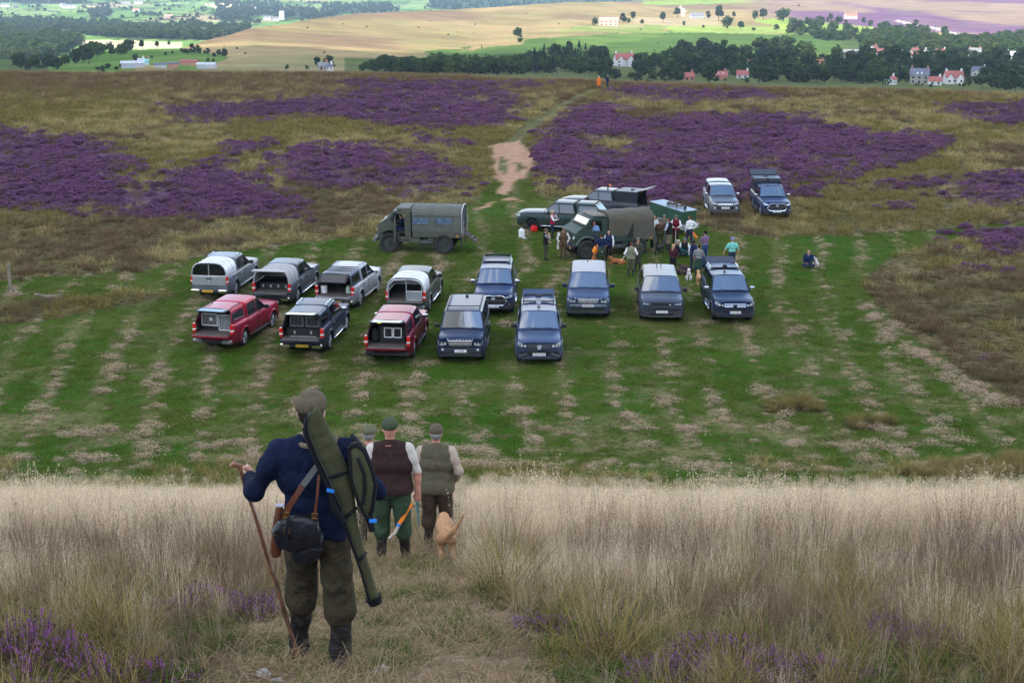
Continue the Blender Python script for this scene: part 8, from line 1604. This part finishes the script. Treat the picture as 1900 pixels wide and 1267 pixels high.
# ================================================================ the men walking down the bank, their gear and dog
def on(px, py, Y):
    a, b, c = [float(q) for q in ray(px, py)]; d = Y/b; return Vector((a*d, Y, HC+c*d))
def tweed(name, c0, c1, chk, s=26.0):
    m, nt, out = node_mat(name); L = nt.links.new; tc = N(nt, 'TexCoord'); sx = N(nt, 'SeparateXYZ'); L(tc.outputs['Object'], sx.inputs[0]); nz = N(nt, 'TexNoise', Scale=160.0, Detail=2.0); L(tc.outputs['Object'], nz.inputs['Vector']); n2 = N(nt, 'TexNoise', Scale=6.0, Detail=3.0, Distortion=1.5); L(tc.outputs['Object'], n2.inputs['Vector'])
    mx = N(nt, 'Mix', data_type='RGBA'); mx.inputs['A'].default_value = (*c0, 1); mx.inputs['B'].default_value = (*c1, 1); L(nz.outputs['Fac'], mx.inputs['Factor']); src = mx.outputs['Result']
    for ax, k in (('X', s), ('Z', s*.8)):
        a = N(nt, 'Math', operation='MULTIPLY'); a.inputs[1].default_value = k; L(sx.outputs[ax], a.inputs[0]); f = N(nt, 'Math', operation='FRACT'); L(a.outputs[0], f.inputs[0]); g = N(nt, 'Math', operation='LESS_THAN'); g.inputs[1].default_value = .07; L(f.outputs[0], g.inputs[0]); h_ = N(nt, 'Math', operation='MULTIPLY'); h_.inputs[1].default_value = .28; L(g.outputs[0], h_.inputs[0]); q = N(nt, 'Mix', data_type='RGBA'); q.inputs['B'].default_value = (*chk, 1); L(h_.outputs[0], q.inputs['Factor']); L(src, q.inputs['A']); src = q.outputs['Result']
    p = N(nt, 'BsdfPrincipled', Roughness=.95); p.inputs['Specular IOR Level'].default_value = .1; L(src, p.inputs['Base Color']); b = N(nt, 'Bump', Strength=.4, Distance=.004); L(nz.outputs['Fac'], b.inputs['Height']); b2 = N(nt, 'Bump', Strength=.8, Distance=.06); L(n2.outputs['Fac'], b2.inputs['Height']); L(b.outputs[0], b2.inputs['Normal']); L(b2.outputs[0], p.inputs['Normal']); L(p.outputs[0], out.inputs[0]); return m
CLO['breeks'] = tweed('breeks_tweed', (.030, .027, .016), (.060, .052, .033), (.12, .045, .025), 11)
CLO['captw'] = tweed('cap_tweed', (.085, .070, .045), (.135, .110, .072), (.05, .05, .035), 22); CLO['capgreen'] = tweed('green_cap_tweed', (.045, .062, .035), (.075, .095, .055), (.03, .04, .02), 22); CLO['capsage'] = tweed('sage_cap_tweed', (.10, .105, .060), (.14, .14, .085), (.07, .07, .035), 22)
CLO['fleece'] = cloth('navy_fleece', (.006, .011, .030), var=.3, scale=4, bump=.12, bscale=150); CLO['brfleece'] = cloth('brown_fleece', (.040, .022, .020), var=.18, bscale=200); CLO['olfleece'] = cloth('olive_fleece', (.105, .095, .060), var=.14, bscale=200); CLO['greenb'] = cloth('green_breeks', (.040, .070, .040), var=.16); CLO['dkbrown'] = cloth('dark_brown_breeks', (.055, .038, .026), var=.2); CLO['beige'] = cloth('beige_shirt', (.42, .33, .26), var=.1); CLO['stone'] = cloth('stone_shirt', (.52, .48, .42), var=.1)
WALK = 'men walking down the bank'
# ---- nearest man
P1 = G(598, 1236)
# the stick's grip fixes the hand
Yh = P1.y+.20; hand = on(456, 884, Yh)-P1
m1, T1_, s1 = person('man in navy fleece and tweed breeks with a gun slip on his back', P1, 0, 1.80, 'fleece', trous='breeks', boots='boot', cap='captw', hair='hair_k', h=.0125, bulk=1.04, shw=1.10, armr=.92, breeks=True, fold=.020, group=WALK, hem=1, brim=True, head=(-.1, .0), fists=(True, False), palms=((.2, 1, .35), None),
 arms={'L': ((-.375, -.03, 1.14), tuple(hand/1.80*1.75+Vector((.03, -.03, -.01)))), 'R': ((.385, -.08, 1.17), (.17, .27, 1.20))}, legs={'L': ((-.125, .13, .48), (-.155, .10, .10)), 'R': ((.12, .0, .47), (.125, -.06, .085))})
cb = MB().mat(CLO['khaki']); c0 = T1_((0, -.03, 1.485))*s1; cb.tube([Vector(c0)+Vector((.085*math.cos(a), .075*math.sin(a), .012*math.sin(a))) for a in np.linspace(math.pi*.9, math.pi*2.1, 12)], .017, 6); cb.build('collar', m1)
WOODS = pmat('polished_hazel', (.12, .048, .024), .3, var=.5, scale=14, coat=.6); HORN = pmat('horn', (.20, .085, .045), .35, var=.4, scale=20, coat=.5)
a = on(560, 1243, P1.y-.02); b = on(447, 872, Yh+.02); a.z = float(ground_z(a.x, a.y))
st_ = thing('walking_stick', 'dark polished walking stick with horn handle in the near man\'s left hand', 'stick', a); d = b-a; MB().mat(WOODS).tube([(0, 0, 0)]+[d*t+Vector((.0028*math.sin(t*19), .002*math.cos(t*23), 0)) for t in np.linspace(.06, 1, 14)], [.010]+[.0125+.002*(k % 3 == 0) for k in range(14)], 8).build('shaft', st_); MB().mat(HORN).tube([d*.995, d*1.02, d*1.02+Vector((-.035, -.01, .02)), d*1.02+Vector((-.055, -.015, .005))], [.015, .020, .019, .013], 8).build('handle', st_); MB().mat(pmat('brass', (.6, .4, .12), .3, 1.0)).tube([d*.965, d*.975], .0145, 8).build('collar_ring', st_)
# gun slip
SLIP = pmat('slip_canvas', (.058, .060, .029), .85, var=.15, scale=5, bump=.2, bscale=260, spec=.15, fold=.35); SLB = pmat('slip_binding', (.008, .009, .011), .75, var=.2, spec=.2); BLUET = pmat('blue_tag', (.02, .22, .75), .5)
Ys = P1.y-.235
def slip():
    o = thing('gun_slip', 'green gun slip with black edging slung across the near man\'s back', 'gun case', on(640, 940, Ys)); base = o.location.copy()
    L_ = [(583, 753), (566, 775), (561, 800), (580, 850), (604, 900), (628, 950), (650, 1010), (668, 1060), (682, 1112), (688, 1122)]
    R_ = [(588, 752), (597, 764), (610, 790), (630, 830), (648, 872), (658, 915), (664, 970), (680, 1030), (697, 1085), (706, 1118)]
    def col(t, w, dep):     # cross position w 0..1, thickness dep
        k = t*(len(L_)-1); i = min(int(k), len(L_)-2); f = k-i; l = [lerp(L_[i][q], L_[i+1][q], f) for q in (0, 1)]; r = [lerp(R_[i][q], R_[i+1][q], f) for q in (0, 1)]; lean_ = -.02-.10*t+.16*max(0, t-.55)
        return on(lerp(l[0], r[0], w), lerp(l[1], r[1], w), Ys-dep+lean_*-.4)-base
    def shell(w0, w1, dmax, n=34, m=8, back=True):
        rows = []
        for i in range(n+1):
            t = i/n; e = min(1, t*14, (1-t)*16)**.5; ring_ = []
            for j in range(m*2):
                a = 2*math.pi*j/(m*2); w = lerp(w0, w1, .5-.5*math.cos(a)); ring_.append(col(t, w, dmax*e*math.sin(a)))
            rows.append(ring_+[ring_[0]])
        return rows
    b = MB().mat(SLIP).sheet(shell(.16, .98, .048)); b.build('slip_body', o, smooth=60)
    b = MB().mat(SLB).sheet(shell(-.02, .22, .026)); b.build('binding', o, smooth=60)
    for t in (.44, .60, .76):
        z = MB().mat(SLB); z.tube([col(t-.02+.03*w, w, .050*math.sin(math.pi*min(1, max(0, (w-.1)/.9)))+.004) for w in np.linspace(.12, 1.0, 7)], [.012]*7, 5); z.build('web_band', o)
    MB().mat(SLB).tube([col(.93, .5, .0), col(1.0, .5, .0)], [.055, .042], 8).build('slip_tip', o, smooth=50)
    z = MB().mat(pmat('zip', (.10, .10, .10), .4, .7)); z.tube([col(t, .20, .034) for t in np.linspace(.06, .92, 20)], .0035, 4); z.build('zip', o)
    # pocket on the right
    pk = [(650, 826), (662, 822), (676, 832), (688, 862), (697, 895), (690, 945), (682, 960), (668, 930), (654, 885)]; q = [on(x, y, Ys-.0)-base for x, y in pk]; c = sum(q, Vector())/len(q); rows = [[lerp(p_, c, k)+Vector((0, -d_, 0)) for p_ in q+q[:1]] for k, d_ in ((0, -.05), (0, .015), (.12, .04), (.5, .055), (.98, .058))]
    MB().mat(SLIP).sheet(rows).build('pocket', o, smooth=50); z = MB().mat(SLB); z.tube([p_+Vector((0, -.025, 0)) for p_ in q+q[:1]], .017, 6); z.tube([on(664, 850, Ys-.06)-base, on(676, 880, Ys-.065)-base, on(677, 910, Ys-.065)-base, on(672, 935, Ys-.06)-base], .012, 6); z.build('pocket_zip', o, smooth=50)
    z = MB().mat(SLB); z.tube([on(668, 826, Ys+.02)-base, on(660, 815, Ys+.07)-base, on(654, 808, Ys+.13)-base], .016, 5); z.tube([on(684, 950, Ys+.0)-base, on(691, 985, Ys-.01)-base], .022, 5); z.tube([on(611, 905, Ys-.06)-base, on(621, 945, Ys-.06)-base, on(640, 965, Ys-.055)-base], [.018, .026, .012], 5); z.build('strap', o)
    z = MB().mat(BLUET); z.box(on(613, 910, Ys-.085)-base, (.045, .012, .018), rot=(0, .25, 0)); z.box(on(692, 966, Ys-.04)-base, (.045, .012, .018)); z.build('blue_tag', o)
    MB().mat(CLO['khaki']).tube([on(624, 808, Ys+.09)-base, on(615, 830, Ys+.03)-base], .02, 5).build('leather_patch', o)
slip()
LEA = pmat('brown_leather', (.105, .030, .012), .45, var=.35, scale=15, coat=.2); LEB = pmat('black_leather', (.010, .011, .016), .42, var=.5, scale=12, coat=.08, bump=.25, bscale=40, spec=.35, fold=.4); BRASS = pmat('brass', (.6, .4, .12), .3, 1.0); STRP = pmat('grey_webbing', (.10, .11, .10), .85)
Yb = P1.y-.20
def ribbon(pts, w, th=.006):
    """a flat strap along points"""
    rows = []
    for i, p in enumerate(pts):
        t = (pts[min(i+1, len(pts)-1)]-pts[max(0, i-1)]).normalized(); n_ = t.cross(Vector((0, 1, 0))).normalized(); rows.append([p-n_*w/2, p-n_*w/2+Vector((0, -th, 0)), p+n_*w/2+Vector((0, -th, 0)), p+n_*w/2, p-n_*w/2])
    return rows
def bag():
    o = thing('cartridge_bag', 'black leather cartridge bag with brass buckle hanging at the near man\'s hip', 'bag', on(550, 985, Yb)); base = o.location.copy(); q = lambda x, y, d=0: on(x, y, Yb-d)-base
    out_ = [(506, 985), (516, 966), (545, 956), (572, 955), (590, 962), (596, 985), (594, 1005), (575, 1014), (545, 1020), (515, 1012)]
    def shell(pts, d0, d1, m=MB()): 
        p_ = [q(x, y) for x, y in pts]; c = sum(p_, Vector())/len(p_); return [[lerp(a, c, k)+Vector((0, -d_, 0)) for a in p_+p_[:1]] for k, d_ in ((.04, d0), (0, lerp(d0, d1, .6)), (.10, lerp(d0, d1, .93)), (.3, d1), (.98, d1+.004))]
    MB().mat(LEB).sheet(shell(out_, -.03, .07)).build('bag_body', o, smooth=60); fl_ = [(505, 980), (516, 962), (548, 952), (575, 952), (592, 962), (590, 984), (560, 994), (530, 992)]; MB().mat(LEB).sheet(shell(fl_, .03, .082)).build('flap', o, smooth=60)
    b = MB().mat(BRASS); bc = q(532, 983, .092); e = .016; b.tube([bc+Vector(v) for v in ((-e, 0, -e*1.2), (e, 0, -e*1.2), (e, 0, e*1.2), (-e, 0, e*1.2), (-e, 0, -e*1.2))], .0035, 5); b.build('buckle', o); MB().mat(LEB).sheet(ribbon([q(537, 958, .088), q(533, 975, .095), q(530, 1003, .09)], .022)).build('strap', o, smooth=0)
    s_ = MB().mat(LEA).sheet(ribbon([q(528, 962, .02), q(537, 938, .02), q(552, 915, .015), q(562, 900, .0)], .034)); s_.build('strap', o, smooth=0); s_ = MB().mat(STRP).sheet(ribbon([q(558, 905, .0), q(575, 882, -.0), q(590, 862, .0), q(604, 838, -.02), q(618, 812, -.05)], .036)); s_.build('webbing', o, smooth=0); MB().mat(LEA).sheet(ribbon([q(583, 962, .02), q(588, 925, .02), q(592, 880, .0)], .016)).build('strap', o, smooth=0)
    b = MB().mat(BRASS)
    for (x, y) in ((531, 955), (584, 957)): c = q(x, y, .035); b.tube([c+Vector(v) for v in ((-e, 0, -e), (e, 0, -e), (e, 0, e), (-e, 0, e), (-e, 0, -e))], .0045, 5)
    b.build('buckle', o)
    h_ = thing('spare_cap', 'dark leather cap hanging under the cartridge bag', 'cap', on(568, 1010, Yb)); base2 = h_.location.copy(); pts = [(540, 1012), (558, 1002), (590, 985), (600, 992), (598, 1020), (588, 1040), (566, 1048), (548, 1044), (541, 1030)]; p_ = [on(x, y, Yb+.02)-base2 for x, y in pts]; c = sum(p_, Vector())/len(p_); MB().mat(LEB).sheet([[lerp(a, c, k)+Vector((0, -d_, 0)) for a in p_+p_[:1]] for k, d_ in ((0, -.03), (0, .02), (.15, .04), (.5, .055), (.98, .06))]).build('crown', h_, smooth=60)
    t = thing('leather_sheath', 'brown leather sheath with white edge hanging left of the cartridge bag', 'sheath', on(513, 985, Yb+.06)); b3 = t.location.copy(); MB().mat(LEA).tube([on(519, 938, Yb+.06)-b3, on(514, 975, Yb+.05)-b3, on(512, 1022, Yb+.05)-b3, on(513, 1031, Yb+.05)-b3], [.024, .030, .036, .028], 8).build('sheath', t, smooth=50); MB().mat(pmat('pale_trim', (.5, .52, .58), .5)).box(on(519, 937, Yb+.05)-b3, (.05, .03, .012)).build('trim', t)
bag()
# ---- the three ahead and the dog
def feet(px, Y): x = (px-CX)/F; d = (Y*ct+(1.4+.356*Y)*st); q = x*d; return Vector((q, Y, float(ground_z(q, Y))))
p2 = feet(729, 15.5)
hd2 = on(764, 936, p2.y-.02)-p2
m2, T2_, s2 = person('man in brown fleece waistcoat, white short sleeves and green breeks walking away', p2, 2, 1.79, 'stone', trous='greenb', boots='boot', vest='brfleece', cap='capgreen', hair=None, h=.0145, bulk=1.20, bare=True, breeks=True, fold=.009, group=WALK, skin='r', brim=True, vlo=.90, fists=(False, True), palms=(None, (-.2, 1, .3)),
 arms={'L': ((-.30, -.04, 1.14), (-.30, .12, .92)), 'R': ((.305, -.02, 1.14), (.30, .0, .90))}, legs={'L': ((-.12, .09, .47), (-.13, -.04, .12)), 'R': ((.125, .03, .48), (.145, .10, .08))})
tg = thing('embroidered_badge', 'small pink stitched badge on the back of the brown fleece waistcoat', 'badge', p2); 
bm_ = MB().mat(pmat('badge_pink', (.42, .17, .15), .7))
for k in range(7): bm_.box(on(715.5+k*1.6, 827, p2.y-.158)-p2, (.0075, .004, .016))
bm_.build('stitching', tg, smooth=0)
od = thing('training_dummy', 'orange and white stick dummy in the right hand of the man in brown fleece', 'dummy', on(757, 940, p2.y+.02)); b0 = od.location.copy(); q = lambda x, y, d=0: on(x, y, p2.y-d)-b0
MB().mat(OR).tube([q(764, 934, .02), q(756, 945, .05), q(747, 962, .08), q(740, 973, .1)], [.022, .024, .024, .022], 8).build('sleeve', od, smooth=50); MB().mat(pmat('dummy_white', (.55, .48, .40), .8, var=.4, scale=20)).tube([q(740, 973, .1), q(733, 988, .12), q(722, 998, .13)], [.02, .019, .014], 8).build('shaft', od, smooth=50); MB().mat(BLUET).tube([q(741, 971, .101), q(739, 975, .101)], .0235, 8).build('band', od)
p4 = feet(690, 18.6)
person('man in sage tweed cap mostly hidden behind the man in brown fleece', p4, 3, 1.74, 'olfleece', trous='dkolive', boots='boot', cap='capsage', hair='hair_g', h=.018, bulk=1.1, breeks=True, group=WALK, skin='r', brim=True)
p5 = feet(812, 17.8); hl = on(771, 922, p5.y)-p5
person('man in olive fleece waistcoat and beige sleeves walking away with the dog', p5, -3, 1.76, 'beige', trous='dkbrown', boots='boot', vest='olfleece', cap='captw', hair='hair_g', h=.0150, bulk=1.12, breeks=True, fold=.008, group=WALK, skin='r', vlo=.84, collar=True,
 arms={'L': ((-.30, -.03, 1.14), (-.27, .10, .95)), 'R': ((.31, -.05, 1.15), (.25, .12, .98))}, legs={'L': ((-.11, .02, .48), (-.12, -.06, .10)), 'R': ((.11, .10, .49), (.12, .08, .09))})
ls = thing('rolled_lead', 'dark rolled dog lead hanging from the left hand of the man in olive fleece', 'lead', on(774, 925, p5.y-.05)); b0 = ls.location.copy(); MB().mat(BLK).tube([on(772, 880, p5.y-.05)-b0, on(773, 915, p5.y-.06)-b0], .012, 6).build('strap', ls); MB().mat(pmat('lead_green', (.10, .20, .20), .6, var=.6, scale=40)).tube([on(774, 908, p5.y-.07)-b0, on(774, 935, p5.y-.07)-b0, on(777, 975, p5.y-.06)-b0], [.032, .022, .010], 8).build('coil', ls)
dog('yellow labrador with raised tail at the heels of the man in olive fleece', G(828, 1038), 6, 'stand', 'fore', s=.84, h=.0115, tail=.80, group=None, low=True, tailx=.062)
